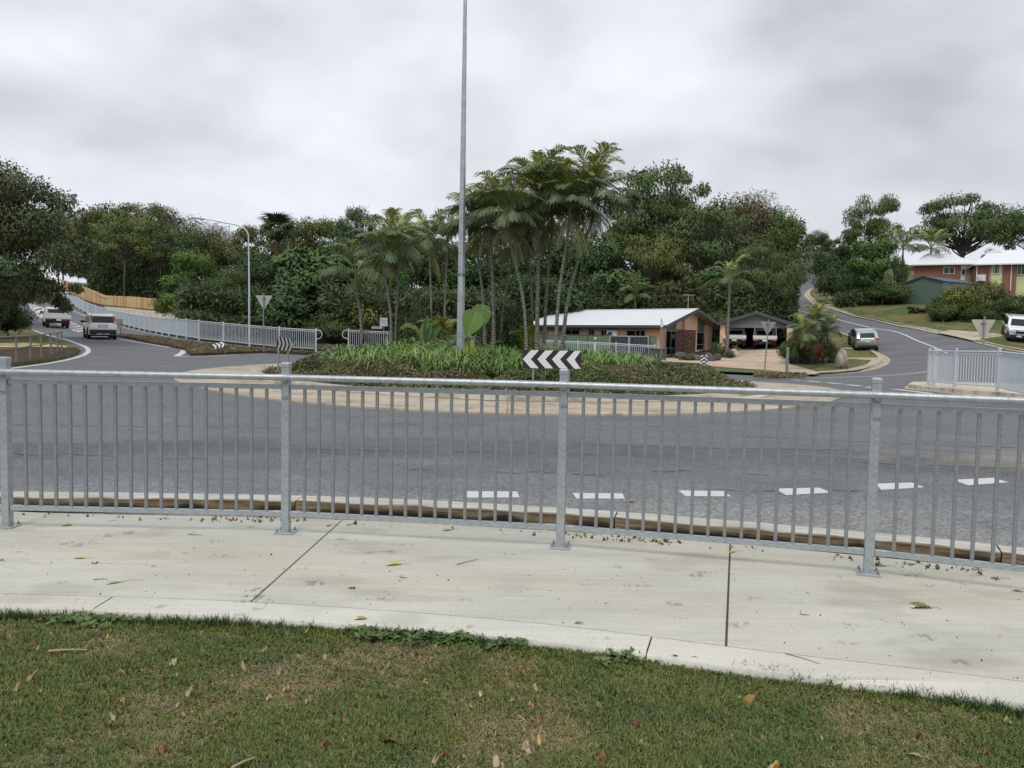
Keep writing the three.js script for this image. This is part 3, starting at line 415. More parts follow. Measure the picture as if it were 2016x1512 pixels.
// ---------------------------------------------------------------- railings farther off
function farRailing(label, pts, { h = 1.28, single = false, lift = 0.14, bal = 0.024, pitch = 0.118, hoops = [] }) {
  const f = thing('pedestrian_railing', label, 'railing'), postG = merge([new THREE.BoxGeometry(0.07, h, 0.07).translate(0, h / 2, 0), new THREE.BoxGeometry(0.084, 0.03, 0.084).translate(0, h, 0), new THREE.BoxGeometry(0.14, 0.014, 0.12).translate(0, 0.007, 0)]), balG = new THREE.BoxGeometry(bal, h - 0.32, bal);
  pts.forEach(([x, z]) => { obj('post', postG, M.galvFar, f).position.set(x, hAt(x, z) + lift, z); });
  for (let i = 0; i + 1 < pts.length; i++) {
    const [x0, z0] = pts[i], [x1, z1] = pts[i + 1], y0 = hAt(x0, z0) + lift, y1 = hAt(x1, z1) + lift, l = hypot(x1 - x0, z1 - z0), n = max(2, Math.round(l / pitch)), P = (t, y) => new V3(lerp(x0, x1, t), lerp(y0, y1, t) + y, lerp(z0, z1, t));
    obj('handrail', bar(P(0, h - 0.09), P(1, h - 0.09), 0.05, 0.05, 10), M.galvFar, f); obj('top_rail', bar(P(0, h - 0.165), P(1, h - 0.165), 0.036), M.galvFar, f); obj('bottom_rail', bar(P(0, 0.155), P(1, 0.155), 0.036), M.galvFar, f);
    const bs = []; for (let k = 1; k < n; k++) { const p = P(k / n, h / 2 - 0.005), g = balG; if (single) { const b = obj('baluster', g, M.galvFar, f); b.position.copy(p); b.rotation.y = -atan2(z1 - z0, x1 - x0); } else bs.push(g.clone().rotateY(-atan2(z1 - z0, x1 - x0)).translate(p.x, p.y, p.z)); }
    if (bs.length) stuff(obj('balusters', bs, M.galvFar, f));
  }
  for (const [i, s] of hoops) { const [x, z] = pts[i], [xb, zb] = pts[i + (i ? -1 : 1)], y = hAt(x, z) + lift, l = hypot(x - xb, z - zb), ux = (x - xb) / l, uz = (z - zb) / l, p = (o, q) => new V3(x + ux * o, y + q, z + uz * o); obj('end_hoop', tube([p(0, h - 0.09), p(0.22, h - 0.11), p(0.36, h - 0.3), p(0.3, h - 0.5), p(0.04, h - 0.6)], 0.025, 0.025, 8, 20), M.galvFar, f); }
  return f;
}
{
  const base = fenceBase.map(([x, y]) => gp(x, y, 0.12)); base.unshift([base[0][0] - 7, base[0][1] - 9]);
  farRailing('long pale railing climbing the hill beside the road', walk(base, 2.25), { lift: 0.12, hoops: [[walk(base, 2.25).length - 1, 1]] });
  farRailing('straight pale railing between the roundabout palms and brick house', walk([[686, 690.5], [744, 693.5], [860, 699], [960, 703], [1071, 709], [1138, 712], [1205, 715.5], [1288, 720.5]].map(([x, y]) => gp(x, y, 0.12)), 2.3), { lift: 0.12, hoops: [[0, 1]] });
  const rp = [[13.35, -17.1], [13.25, -19.0], gp(1963, 772, 0.14), gp(1879, 765.5, 0.14), gp(1837, 760, 0.14), gp(1827, 758.5, 0.14), null]; rp[6] = [rp[5][0] + 0.9, rp[5][1] - 1.2]; const q = rp.map((p) => p);
  farRailing('pale railing curving round the end of the concrete island', q, { single: true, lift: 0.14, hoops: [[6, 1]] });
}
{ // old two-rail fence
  const f = thing('old_rail_fence', 'old grey two-rail pipe fence leaning beside the dirt nose', 'fence'), m = std(lin(0.20, 0.19, 0.17), 0.75), posts = [[-40, 722, 664.5], [32, 712, 662.5], [60, 706, 660.5], [82, 703, 659], [101, 697, 656.5], [113.5, 691, 655], [121, 690, 653.5]], b = posts.map(([x, y]) => G(x, y, 0.13)), d = 0;
  const tops = posts.map(([x, , t], i) => at(x + (i > 2 && i < 5 ? -2.2 : 0), t, -b[i].z)), mids = b.map((p, i) => p.clone().lerp(tops[i], 0.54));
  posts.forEach((_, i) => obj('post', bar(b[i].clone().setY(b[i].y - 0.1), tops[i], 0.075, 0.075, 8), m, f));
  for (let i = 0; i + 1 < b.length; i++) { obj('top_rail', bar(tops[i], tops[i + 1], 0.06, 0.06, 8), m, f); obj('middle_rail', bar(mids[i], mids[i + 1], 0.05, 0.05, 8), m, f); }
}
// ---------------------------------------------------------------- timber paling fence
{
  const f = thing('timber_fence', 'new honey-coloured timber paling fence along the hillside', 'fence'), top = [[122, 550.5], [165, 563.5], [205, 581.5], [262, 584], [305, 588], [344, 591.5]], bot = [[122, 566], [165, 586], [209, 602], [262, 606], [305, 610], [344, 613.5]], dd = [109, 101, 95.5, 94, 93, 92], shades = [[0.52, 0.36, 0.16], [0.56, 0.40, 0.2], [0.46, 0.31, 0.14], [0.60, 0.43, 0.21]].map((c) => std(lin(...c), 0.85)), r = mulberry(5);
  for (let i = 0; i + 1 < top.length; i++) { const B0 = at(...bot[i], dd[i]), B1 = at(...bot[i + 1], dd[i + 1]), T0 = at(...top[i], dd[i]), T1 = at(...top[i + 1], dd[i + 1]), l = B0.distanceTo(B1), n = Math.round(l / 0.16); const lists = [[], [], [], []];
    for (let k = 0; k < n; k++) { const t = (k + 0.5) / n, b = B0.clone().lerp(B1, t), h = lerp(T0.y - B0.y, T1.y - B1.y, t) + (r() - 0.5) * 0.05, w = floor(k / 7 + i * 3), q = (hash(w, 3) * 3 + r() * 1.4) | 0; lists[min(3, q)].push(new THREE.BoxGeometry(l / n * 0.94, h + 0.3, 0.02).rotateY(-atan2(B1.z - B0.z, B1.x - B0.x)).translate(b.x, b.y + h / 2 - 0.15, b.z + (r() - 0.5) * 0.012)); }
    lists.forEach((L, q) => L.length && stuff(obj('palings', L, shades[q], f)));
    obj('rail', bar(B0.clone().lerp(T0, 0.75).add(new V3(0, 0, -0.05)), B1.clone().lerp(T1, 0.75).add(new V3(0, 0, -0.05)), 0.05, 0.09), shades[2], f);
  }
  const g = thing('timber_fence', 'darker timber paling fence on the crest under pale trunks', 'fence'), a = at(148, 563, 118), b = at(176, 565, 116), n = 16; for (let i = 0; i < n; i++) { const p = a.clone().lerp(b, (i + 0.5) / n); obj('paling', new THREE.BoxGeometry(a.distanceTo(b) / n * 0.93, 1.5, 0.03), shades[2], g).position.set(p.x, p.y - 0.2, p.z); }
  structure('concrete_batter', drape([[205, 604], [262, 608], [344, 615], [346, 640], [330, 647], [300, 640], [250, 628], [215, 616]].map(([x, y]) => gp(x, y, 0.12)), 0.16), M.apron, 'pale concrete bank below the timber fence');
}
// ---------------------------------------------------------------- street lamps
function lampPole(label, base, H, r0, r1, arm, n = 8) { // arm: [dx, dy] of the outreach
  const t = thing('street_lamp', label, 'street lamp', base.toArray()), g = new THREE.CylinderGeometry(r1, r0, H, n, 1).translate(0, H / 2, 0); obj('pole', n < 12 ? g.toNonIndexed() : g, M.galv, t); t.children[0].geometry.computeVertexNormals();
  obj('base_flange', merge([new THREE.CylinderGeometry(r0 * 1.9, r0 * 1.9, 0.03, 16).translate(0, 0.03, 0)]), M.galvDull, t);
  return t;
}
{
  const d = 28.2, b = at(906.5, 690, d), base = new V3(b.x, bed(b.x, b.z), b.z), top = at(916.5, -40, d), H = top.y - base.y, t = lampPole('very tall tapered steel light pole rising out of the island planting', base, H, 0.158, 0.062, null, 8); t.children[0].rotation.y = PI / 8;
  t.rotation.z = -Math.atan2(top.x - base.x, H) ;
  const arm = obj('lamp_arm', tube([new V3(0, H - 0.1, 0), new V3(-0.3, H + 0.5, 0), new V3(-1.6, H + 0.8, 0), new V3(-2.6, H + 0.85, 0)], 0.05, 0.035, 8, 16), M.galv, t); obj('lamp_head', rbox(0.75, 0.12, 0.3, 0.05, -2.9, H + 0.86, 0), M.galvDull, t);
  const y = at(911, 541.5, d).y - base.y, rad = (q) => lerp(0.158, 0.062, q / H) * 0.98; // plates on the pole
  obj('green_band', new THREE.CylinderGeometry(rad(y) + 0.006, rad(y) + 0.006, 0.09, 8, 1, true).rotateY(PI / 8).translate(0, y, 0), std(lin(0.02, 0.12, 0.075), 0.5), t);
  obj('band_label', new THREE.BoxGeometry(0.12, 0.045, 0.004).translate(0.0, y, rad(y) + 0.008), std(lin(0.25, 0.45, 0.33), 0.5), t);
  const c = document.createElement('canvas'); c.width = 64; c.height = 448; const x = c.getContext('2d'); x.fillStyle = '#c9d0d6'; x.fillRect(0, 0, 64, 448); x.fillStyle = '#15181a'; x.font = 'bold 58px sans-serif'; x.textAlign = 'center'; [...'1670018'].forEach((ch, i) => x.fillText(ch, 32, 54 + i * 64)); const lt = new THREE.CanvasTexture(c); lt.colorSpace = THREE.SRGBColorSpace;
  obj('number_strip', new THREE.PlaneGeometry(0.075, 0.56).rotateX(-0.0066).translate(0, y - 0.37, rad(y - 0.37) + 0.006), std(0xffffff, 0.5, { map: lt }), t);
}
{
  const d = 52, b = atG(491, d, 0.12), t = thing('street_lamp', 'slender grey street lamp with a curved arm behind the pale railing', 'street lamp', b.toArray()), P = (x, y) => at(x, y, d).sub(b);
  obj('pole', tube([new V3(0, 0, 0), P(490.5, 560), P(489.5, 478)], 0.075, 0.05, 10, 12), M.galvFar, t);
  obj('lamp_arm', tube([P(489.5, 478), P(488.5, 462), P(482, 451), P(468, 444), P(440, 438), P(405, 431.5)], 0.05, 0.035, 8, 30), M.galvFar, t);
  const h = obj('lamp_head', rbox(0.85, 0.12, 0.3, 0.05), M.galvFar, t); h.position.copy(P(390, 429.6)); h.rotation.z = 0.14 * -1 + 0.02;
}
// ---------------------------------------------------------------- road signs
const triG = (() => { const s = new THREE.Shape(), r = 0.07, a = 0.45, h = 0.78; s.moveTo(-a + r, 0); s.lineTo(a - r, 0); s.quadraticCurveTo(a, 0, a - r * 0.5, -r * 0.87); s.lineTo(r * 0.5, -h + r * 0.87); s.quadraticCurveTo(0, -h, -r * 0.5, -h + r * 0.87); s.lineTo(-a + r * 0.5, -r * 0.87); s.quadraticCurveTo(-a, 0, -a + r, 0); return new THREE.ExtrudeGeometry(s, { depth: 0.006, bevelEnabled: false }); })();
function giveWay(label, px, pyTop, pyBase, d, size, lean = 0, shade = M.signBack, lift = 0.12) { // seen from behind
  const top = at(px, pyTop, d), b = gy(top.x, -d, lift), h = top.y - b.y, t = thing('give_way_sign', label, 'road sign', b.toArray()); t.rotation.z = lean;
  obj('post', merge([cyl(0.032, 0.032, h + 0.06, 0, 0, 0.05, 10), cyl(0.035, 0.035, 0.012, 0, h + 0.06, 0.05, 10)]), M.galvDull, t);
  obj('sign_plate', triG.clone().scale(size / 0.9, size / 0.9, 1).translate(0, h - 0.04, -0.01), shade, t);
  obj('bracket', merge([new THREE.BoxGeometry(0.24 * size, 0.03, 0.03).translate(0, h - 0.2 * size, 0.01), new THREE.BoxGeometry(0.09, 0.045, 0.1).translate(0, h - 0.2 * size, 0.04)]), M.galvDull, t);
}
giveWay('back of the give way triangle on the weedy splitter island', 520, 580, 684, 41, 0.92, 0.005, std(lin(0.40, 0.395, 0.38), 0.6));
giveWay('darker back of the give way triangle in front of the carport', 1508, 631.5, 735, 41, 0.86, -0.045, std(lin(0.30, 0.30, 0.30), 0.6, { metalness: 0.2 }), 0.1);
giveWay('back of the give way triangle behind the curved railing', 1938, 627, 690, 28.5, 0.92, 0.01, std(lin(0.44, 0.42, 0.38), 0.6));
function chevronBoard(t, w, h, n, dir, y, z = 0) { // black board with white arrows as raised sheeting
  obj('board', rbox(w, h, 0.018, 0.004, 0, y, z), M.black, t); const k = w / n, a = k * 0.5, s0 = -w / 2;
  for (let i = 0; i < n; i++) { const s = new THREE.Shape(), x = s0 + k * i + 0.004, wd = k * 0.55, tip = k * 0.55, m = 0.006; // one arrow: mirrored by dir
    const X = (v) => dir * (v); s.moveTo(X(x), y); s.lineTo(X(x + tip), y + h / 2 - m); s.lineTo(X(min(x + tip + wd, w / 2 - 0.004)), y + h / 2 - m); s.lineTo(X(x + wd), y); s.lineTo(X(min(x + tip + wd, w / 2 - 0.004)), y - h / 2 + m); s.lineTo(X(x + tip), y - h / 2 + m); s.closePath();
    obj('chevron', new THREE.ExtrudeGeometry(s, { depth: 0.002, bevelEnabled: false }).translate(0, 0, z + 0.0095), M.signWhite, t); }
}
{
  const d = 21.9, a = at(1086.5, 725, d), b = new V3(a.x, bed(a.x, a.z), a.z), t = thing('chevron_sign', 'wide black board with four white left-pointing chevrons on the roundabout', 'road sign', b.toArray(), -0.1); t.rotation.z = 0.006;
  const y = at(1086.5, 707.5, d).y - b.y; chevronBoard(t, 1.66, 0.52, 4, 1, y, 0.05);
  for (const x of [-0.53, 0.49]) obj('post', rbox(0.06, y + 0.2, 0.05, 0.005, x, y / 2 - 0.1, 0), M.galvDull, t);
}
{
  const d = 26.8, a = at(557, 690, d), b = new V3(a.x, bed(a.x, a.z), a.z), t = thing('chevron_sign', 'chevron board turned edge-on at the tip of the planted island', 'road sign', b.toArray(), 1.5); t.rotation.z = -0.06;
  const y = at(557, 677.5, d).y - b.y; chevronBoard(t, 1.45, 0.46, 4, -1, y, 0.04); for (const x of [-0.45, 0.45]) obj('post', rbox(0.05, y + 0.2, 0.05, 0.005, x, y / 2 - 0.1, 0), M.galvDull, t);
}
{
  const b = G(434, 687, 0.13), t = thing('hazard_marker', 'knocked-over striped hazard marker lying on the splitter island', 'road sign', b.toArray()); t.rotation.set(-0.5, 0.35, 0.55); chevronBoard(t, 0.62, 0.34, 3, -1, 0.22, 0); obj('stub_post', rbox(0.05, 0.2, 0.04, 0.004, 0, 0.04, -0.03), M.galvDull, t);
  const c = G(1385.5, 735, 0.12), q = at(1385.5, 711, -c.z), u = thing('hazard_marker', 'narrow upright marker with stacked black and white arrows by the garden rocks', 'road sign', c.toArray()), y = q.y - c.y; u.rotation.y = 0.15; const k = new THREE.Group(); obj('board', rbox(0.36, 0.62, 0.018, 0.004, 0, y, 0), M.signWhite, u);
  for (let i = 0; i < 3; i++) { const s = new THREE.Shape(), y0 = y - 0.31 + 0.02 + i * 0.19; s.moveTo(-0.18, y0); s.lineTo(0, y0 + 0.15); s.lineTo(0.18, y0); s.lineTo(0.18, y0 + 0.09); s.lineTo(0, y0 + 0.24); s.lineTo(-0.18, y0 + 0.09); obj('chevron', new THREE.ExtrudeGeometry(s, { depth: 0.002, bevelEnabled: false }).translate(0, 0, 0.0095), M.black, u); }
  obj('post', rbox(0.05, y, 0.04, 0.004, 0, y / 2, -0.03), M.galvDull, u);
}
{
  const d = 44, b = atG(1290, d, 0.12), t = thing('sign_board', 'grey back of a low board on two posts by the driveway', 'road sign', b.toArray(), 0.12), y = at(1290, 697, d).y - b.y; t.rotation.z = -0.03; const m = std(lin(0.10, 0.105, 0.10), 0.7);
  obj('board', rbox(1.28, 0.66, 0.015, 0.003, 0, y, -0.04), m, t); obj('frame', merge([box(1.3, 0.04, 0.04, 0, y + 0.31, 0), box(1.3, 0.04, 0.04, 0, y - 0.31, 0), box(0.04, 0.58, 0.038, -0.63, y, 0), box(0.04, 0.58, 0.038, 0.63, y, 0)]), std(lin(0.15, 0.15, 0.145), 0.6), t); for (const x of [-0.42, 0.32]) obj('post', rbox(0.07, y + 0.35, 0.06, 0.005, x, y / 2 + 0.15, 0.05), M.galvDull, t);
  const c = atG(1301, 45.4, 0.12), h = at(1301, 627, 45.4).y - c.y, u = thing('sign_post', 'thin pole with a small white edge-on plate before the brick house', 'sign post', c.toArray()); obj('post', cyl(0.03, 0.03, h, 0, 0, 0, 8), M.galvDull, u); obj('sign_plate', rbox(0.17, 0.3, 0.012, 0.003, 0.02, h - 0.36, 0.04), M.signWhite, u);
  const e = atG(1172, 47.5, 0.12), mh = at(1172, 664, 47.5).y - e.y, mk = thing('marker_post', 'short white marker post with a rust-red band by the green fence', 'marker post', e.toArray()); obj('post', rbox(0.11, mh, 0.05, 0.01, 0, mh / 2, 0), M.signWhite, mk); obj('reflector', rbox(0.115, 0.24, 0.055, 0.01, 0, mh - 0.24, 0), std(lin(0.30, 0.11, 0.06), 0.6), mk);
  const w = G(1549, 737, 0.1), bh = at(1550.5, 686, -w.z).y - w.y, bo = thing('bollard', 'thick grey pipe bollard with a pale cap before the driveway', 'bollard', w.toArray()); obj('pipe', cyl(0.075, 0.075, bh, 0, 0, 0, 14), M.galvDull, bo); obj('cap', merge([cyl(0.09, 0.09, 0.05, 0, bh, 0, 14)]), std(lin(0.35, 0.38, 0.28), 0.6), bo); obj('clamp', merge([cyl(0.085, 0.085, 0.04, 0, bh * 0.62, 0, 14), cyl(0.085, 0.085, 0.04, 0, 0.12, 0, 14)]), M.galv, bo);
}
{ // white notice and blade sign behind the island
  const d = 47, p = at(755.5, 634, d), b = gy(p.x, -d, 0.12), t = thing('notice_sign', 'small square white notice with lines of dark lettering behind the railing', 'road sign', b.toArray()), y = p.y - b.y;
  const c = document.createElement('canvas'); c.width = 128; c.height = 140; const x = c.getContext('2d'); x.fillStyle = '#dfe3e8'; x.fillRect(0, 0, 128, 140); x.strokeStyle = '#8d9299'; x.lineWidth = 3; x.strokeRect(4, 4, 120, 132); x.fillStyle = '#3c4047'; const r = mulberry(9); [[26, 98, 8], [54, 100, 13], [82, 78, 12], [112, 40, 12]].forEach(([y0, w, h]) => { for (let q = 64 - w / 2; q < 64 + w / 2; q += 9) { x.fillRect(q, y0 - h, 3, h); x.fillRect(q, y0 - (r() < 0.5 ? h : h / 2), 6, 3); if (r() < 0.6) x.fillRect(q + 4, y0 - h, 2, h); } });
  const tx = new THREE.CanvasTexture(c); tx.colorSpace = THREE.SRGBColorSpace; obj('sign_plate', rbox(0.48, 0.53, 0.012, 0.003, 0, y, 0.03), M.signWhite, t); obj('lettering', new THREE.PlaneGeometry(0.46, 0.51).translate(0, y, 0.0385), std(0xffffff, 0.6, { map: tx }), t); obj('post', cyl(0.03, 0.03, y + 0.2, 0, 0, 0, 8), M.galvDull, t);
  const u = thing('street_name_sign', 'white street name blade pointing away from the square notice', 'road sign', b.clone().add(new V3(0.02, 0, 0.09)).toArray()), yy = at(742, 645, d).y - b.y; obj('blade', rbox(0.62, 0.14, 0.02, 0.004, -0.42, yy, 0), M.signWhite, u); const k = []; for (let q = 0; q < 9; q++) k.push(new THREE.BoxGeometry(0.028, 0.055, 0.002).translate(-0.62 + q * 0.045, yy, 0.011)); obj('lettering', k, std(lin(0.15, 0.16, 0.18), 0.6), u); obj('bracket', rbox(0.12, 0.04, 0.06, 0.005, -0.06, yy, -0.01), M.galvDull, u);
  const e = G(238, 661, 0.13), de = -e.z, s = thing('small_sign', 'small grey sign back on a thin leaning stake behind the white wagon', 'road sign', e.toArray()); s.rotation.z = 0.06; const hs = at(237, 627, de).y - e.y; obj('stake', cyl(0.025, 0.025, hs, 0, 0, 0, 6), std(lin(0.16, 0.14, 0.12), 0.7), s); obj('sign_plate', rbox(0.4, 0.34, 0.012, 0.003, 0, hs - 0.2, 0.03), std(lin(0.26, 0.26, 0.27), 0.6), s); obj('lower_plate', rbox(0.3, 0.16, 0.012, 0.003, -0.02, hs - 0.5, 0.03), std(lin(0.33, 0.32, 0.31), 0.6), s);
  for (const [px, py, d2, l] of [[76, 576, 104, 'orange work barrier at the crest of the hill road'], [93, 580, 106, 'smaller orange work barrier beside the railing on the crest']]) { const q = atG(px, d2, 0.05), z = thing('work_barrier', l, 'barrier', q.toArray()); const om = std(lin(0.6, 0.12, 0.05), 0.7); obj('board', rbox(1.5, 0.3, 0.05, 0.01, 0, 0.85, 0), om, z); obj('board', rbox(1.5, 0.22, 0.05, 0.01, 0, 0.45, 0), M.signWhite, z); for (const k2 of [-0.6, 0.6]) obj('leg', bar([k2, 0, 0.25], [k2, 1, 0], 0.05), om, z); }
}
// ---------------------------------------------------------------- foliage builders
const leafMat = (r, g, b) => std(lin(r, g, b), 0.75, { vertexColors: true, side: THREE.DoubleSide });
class Leaves { // collects small leaf-shaped faces with a colour each
  constructor() { this.p = []; this.c = []; this.i = []; this.n = []; }
  add(x, y, z, d, n, len, wid, col, fold = 0, soft = null) { // base point, direction along the leaf, face normal
    const w = new V3().crossVectors(d, n).normalize().multiplyScalar(wid / 2), k = this.p.length / 3, m = 0.45, sag = fold * len;
    this.p.push(x, y, z, x + d.x * len * m + w.x, y + d.y * len * m + w.y + sag * 0.3, z + d.z * len * m + w.z, x + d.x * len * m - w.x, y + d.y * len * m - w.y + sag * 0.3, z + d.z * len * m - w.z, x + d.x * len, y + d.y * len - sag, z + d.z * len);
    for (let q = 0; q < 4; q++) this.c.push(...col); const up = new V3().crossVectors(w, d), flip = soft && up.dot(soft) < 0; if (soft) { const s = up.normalize().multiplyScalar(flip ? -0.55 : 0.55).add(soft).normalize(); for (let q = 0; q < 4; q++) this.n.push(s.x, s.y, s.z); }
    if (flip) this.i.push(k, k + 2, k + 1, k + 2, k + 3, k + 1); else this.i.push(k, k + 1, k + 2, k + 2, k + 1, k + 3);
  }
  geo() { const g = new THREE.BufferGeometry(); g.setAttribute('position', new THREE.Float32BufferAttribute(this.p, 3)); g.setAttribute('color', new THREE.Float32BufferAttribute(this.c, 3)); g.setIndex(this.i); if (this.n.length === this.p.length) g.setAttribute('normal', new THREE.Float32BufferAttribute(this.n, 3)); else g.computeVertexNormals(); return g; }
}
const dirR = (r) => { const u = r() * 2 - 1, a = r() * 2 * PI, s = sqrt(1 - u * u); return new V3(s * cos(a), u, s * sin(a)); };
const barkTex = tex(128, 256, (x, y) => { const f = fbm(x / 10, y / 34, 4, 3), v = 0.62 + (f - 0.5) * 0.7; return [v, v * 0.97, v * 0.92]; });
const bark = { pale: std(lin(0.36, 0.34, 0.30), 0.9, { map: barkTex }), grey: std(lin(0.2, 0.18, 0.15), 0.9, { map: barkTex }), dark: std(lin(0.09, 0.078, 0.065), 0.95, { map: barkTex }), palm: null };
// A crown: puffs of leaves at the ends of limbs that grow from a fork. Height 1 = trunk foot to crown top.
function makeTree(seed, { H = 14, cw = 5, cb = 0.35, puffs = 26, pr = 1.5, leaves = 11000, len = 0.34, wid = 0.15, col = [0.05, 0.068, 0.028], vary = 0.3, droop = 0.3, flat = 0.7, fork = 0.3, trunkR = 0.2, lean = 0, open = 0, stems = 1, warm = 0.1, boxy = 0.5 }) {
  const r = mulberry(seed), L = new Leaves(), parts = [], cy = H * (1 + cb) / 2, ch = H * (1 - cb) / 2, P = [];
  for (let i = 0; i < puffs; i++) { let d; do { d = dirR(r); } while (d.y < -0.75); const q = pow(r(), open ? 0.25 : 0.42) * (0.86 + 0.26 * r()), s = 1 / pow(pow(abs(d.x), 2 + boxy) + pow(abs(d.y), 2 + boxy) + pow(abs(d.z), 2 + boxy), 1 / (2 + boxy)); P.push(new V3(d.x * cw * q * s * 0.84 + lean, cy + d.y * (ch - pr * flat) * q * s, d.z * cw * q * s * 0.84)); }
  const foot = Array.from({ length: stems }, (_, k) => new V3((k - (stems - 1) / 2) * 0.5, 0, (r() - 0.5) * 0.3)), forks = foot.map((f) => new V3(f.x * 3 + (r() - 0.5) * 0.6 + lean * 0.5, H * fork, f.z + (r() - 0.5) * 0.6));
  foot.forEach((f, k) => parts.push(tube([f.clone().setY(-0.4), f.clone().lerp(forks[k], 0.5).add(new V3((r() - 0.5) * 0.3, 0, 0)), forks[k], new V3(lean * 0.8 + (r() - 0.5), cy, (r() - 0.5)), new V3(lean + (r() - 0.5) * 1.5, cy + ch * 0.55, (r() - 0.5) * 1.5)], trunkR / sqrt(stems), trunkR * 0.22, 8, 12)));
  P.forEach((p, i) => { if (i % 2 && !open) return; const f = forks[i % stems], y0 = lerp(f.y, p.y, 0.15 + 0.45 * r()), a = new V3(lerp(f.x, lean * 0.8, 0.5), max(f.y, min(y0, p.y - 0.3)), f.z * 0.5); parts.push(tube([a, a.clone().lerp(p, 0.45).add(new V3((r() - 0.5) * 0.6, -0.25 - 0.3 * r(), (r() - 0.5) * 0.6)), p], trunkR * 0.36, trunkR * 0.08, 5, 6)); });
  const per = Math.ceil(leaves / puffs), up = new V3(0, 1, 0);
  for (const c of P) { const R = pr * (0.65 + 0.7 * r()), kt = 1 + (r() - 0.5) * vary, wt = (r() - 0.35) * warm;
    for (let k = 0; k < per; k++) { const d = dirR(r), q = pow(r(), 0.45) * (0.85 + 0.3 * vnoise(d.x * 3 + c.x, d.y * 3 + c.z, seed)), x = c.x + d.x * R * q, y = c.y + d.y * R * flat * q, z = c.z + d.z * R * q;
      const t = dirR(r).addScaledVector(d, 0.7); t.y -= droop * 2; t.normalize(); const n = dirR(r).addScaledVector(up, 0.5).addScaledVector(d, 0.7).normalize(), b = kt * (1 + (r() - 0.5) * vary), sn = d.clone().multiplyScalar(0.8).addScaledVector(new V3(x - lean, (y - cy) * 0.6, z).normalize(), 0.45).addScaledVector(up, 0.25).normalize(), y2 = wt + (r() < 0.08 ? warm * 1.4 : 0);
      L.add(x, y, z, t, n, len * (0.6 + 0.8 * r()), wid * (0.7 + 0.6 * r()), [col[0] * b * (1 + y2 * 2.2), col[1] * b * (1 + y2 * 0.5), col[2] * b], 0.1, sn); } }
  return { crown: L.geo(), trunk: merge(parts), H };
}
const T = {
  gumA: makeTree(141, { H: 16, cw: 5.2, cb: 0.34, puffs: 34, pr: 1.35, leaves: 11000, len: 0.42, wid: 0.13, col: [0.062, 0.088, 0.029], droop: 0.7, open: 1, fork: 0.28, trunkR: 0.24, stems: 2 }),
  gumB: makeTree(102, { H: 16, cw: 4.4, cb: 0.42, puffs: 26, pr: 1.3, leaves: 8000, len: 0.42, wid: 0.13, col: [0.06, 0.086, 0.03], droop: 0.7, open: 1, fork: 0.36, trunkR: 0.22, warm: 0.25 }),
  gumC: makeTree(103, { H: 15, cw: 6.9, cb: 0.27, puffs: 56, pr: 1.3, leaves: 16500, len: 0.36, wid: 0.13, col: [0.055, 0.084, 0.028], droop: 0.6, open: 1, fork: 0.26, trunkR: 0.34, stems: 1, boxy: 0 }),
  denseA: makeTree(104, { H: 13, cw: 5.2, cb: 0.12, puffs: 40, pr: 1.9, leaves: 15000, len: 0.4, wid: 0.18, col: [0.046, 0.08, 0.024], fork: 0.15 }),
  denseB: makeTree(105, { H: 14, cw: 4.6, cb: 0.2, puffs: 36, pr: 1.7, leaves: 13000, len: 0.36, wid: 0.15, col: [0.056, 0.088, 0.026], fork: 0.2, warm: 0.2 }),
  casu: makeTree(106, { H: 14, cw: 3.6, cb: 0.25, puffs: 34, pr: 1.2, leaves: 12000, len: 0.5, wid: 0.06, col: [0.052, 0.062, 0.034], droop: 0.5, fork: 0.3, flat: 1.1, warm: 0.3, open: 1 }),
  bright: makeTree(107, { H: 9.5, cw: 4.2, cb: 0.08, puffs: 44, pr: 1.25, leaves: 14000, len: 0.34, wid: 0.15, col: [0.068, 0.128, 0.028], droop: 0.45, fork: 0.15, flat: 0.6, vary: 0.4 }),
  shrub: makeTree(108, { H: 4, cw: 2.4, cb: 0.0, puffs: 26, pr: 0.95, leaves: 8000, len: 0.24, wid: 0.1, col: [0.056, 0.088, 0.03], fork: 0.1, trunkR: 0.08, stems: 2, warm: 0.25, vary: 0.4 }),
  broad: makeTree(109, { H: 9, cw: 3.6, cb: 0.04, puffs: 36, pr: 1.35, leaves: 7500, len: 0.5, wid: 0.3, col: [0.042, 0.075, 0.024], droop: 0.35, fork: 0.12, vary: 0.45 }),
};
const tint = { plain: leafMat(1.42, 1.5, 1.35), dark: leafMat(1.2, 1.32, 1.2), olive: leafMat(1.65, 1.55, 1.1), light: leafMat(1.95, 1.9, 1.45), brown: leafMat(1.75, 1.4, 1.2), deep: leafMat(1.05, 1.28, 1.0), yellow: leafMat(2.1, 1.75, 1.0), bright: leafMat(1.3, 1.35, 1.1) };  // deep and dark are leaf colours of darker species
function plantTree(name, label, kind, px, pyTop, d, { w = 1, tone = 'plain', bk = 'grey', turn = px * 0.37, foot = 0, cat = 'tree', group } = {}) { // crown top at that pixel
  const top = at(px, pyTop, d), b = gy(top.x, -d, foot), s = (top.y - b.y) / T[kind].H, t = thing(name, label, cat, b.toArray(), turn, group);
  const tr = obj('trunk', T[kind].trunk, bark[bk], t), cr = obj('crown', T[kind].crown, tint[tone], t); tr.scale.set(s * w, s, s * w); cr.scale.set(s * w, s, s * w); return t;
}
const tree = (label, ...a) => plantTree('tree', label, ...a);
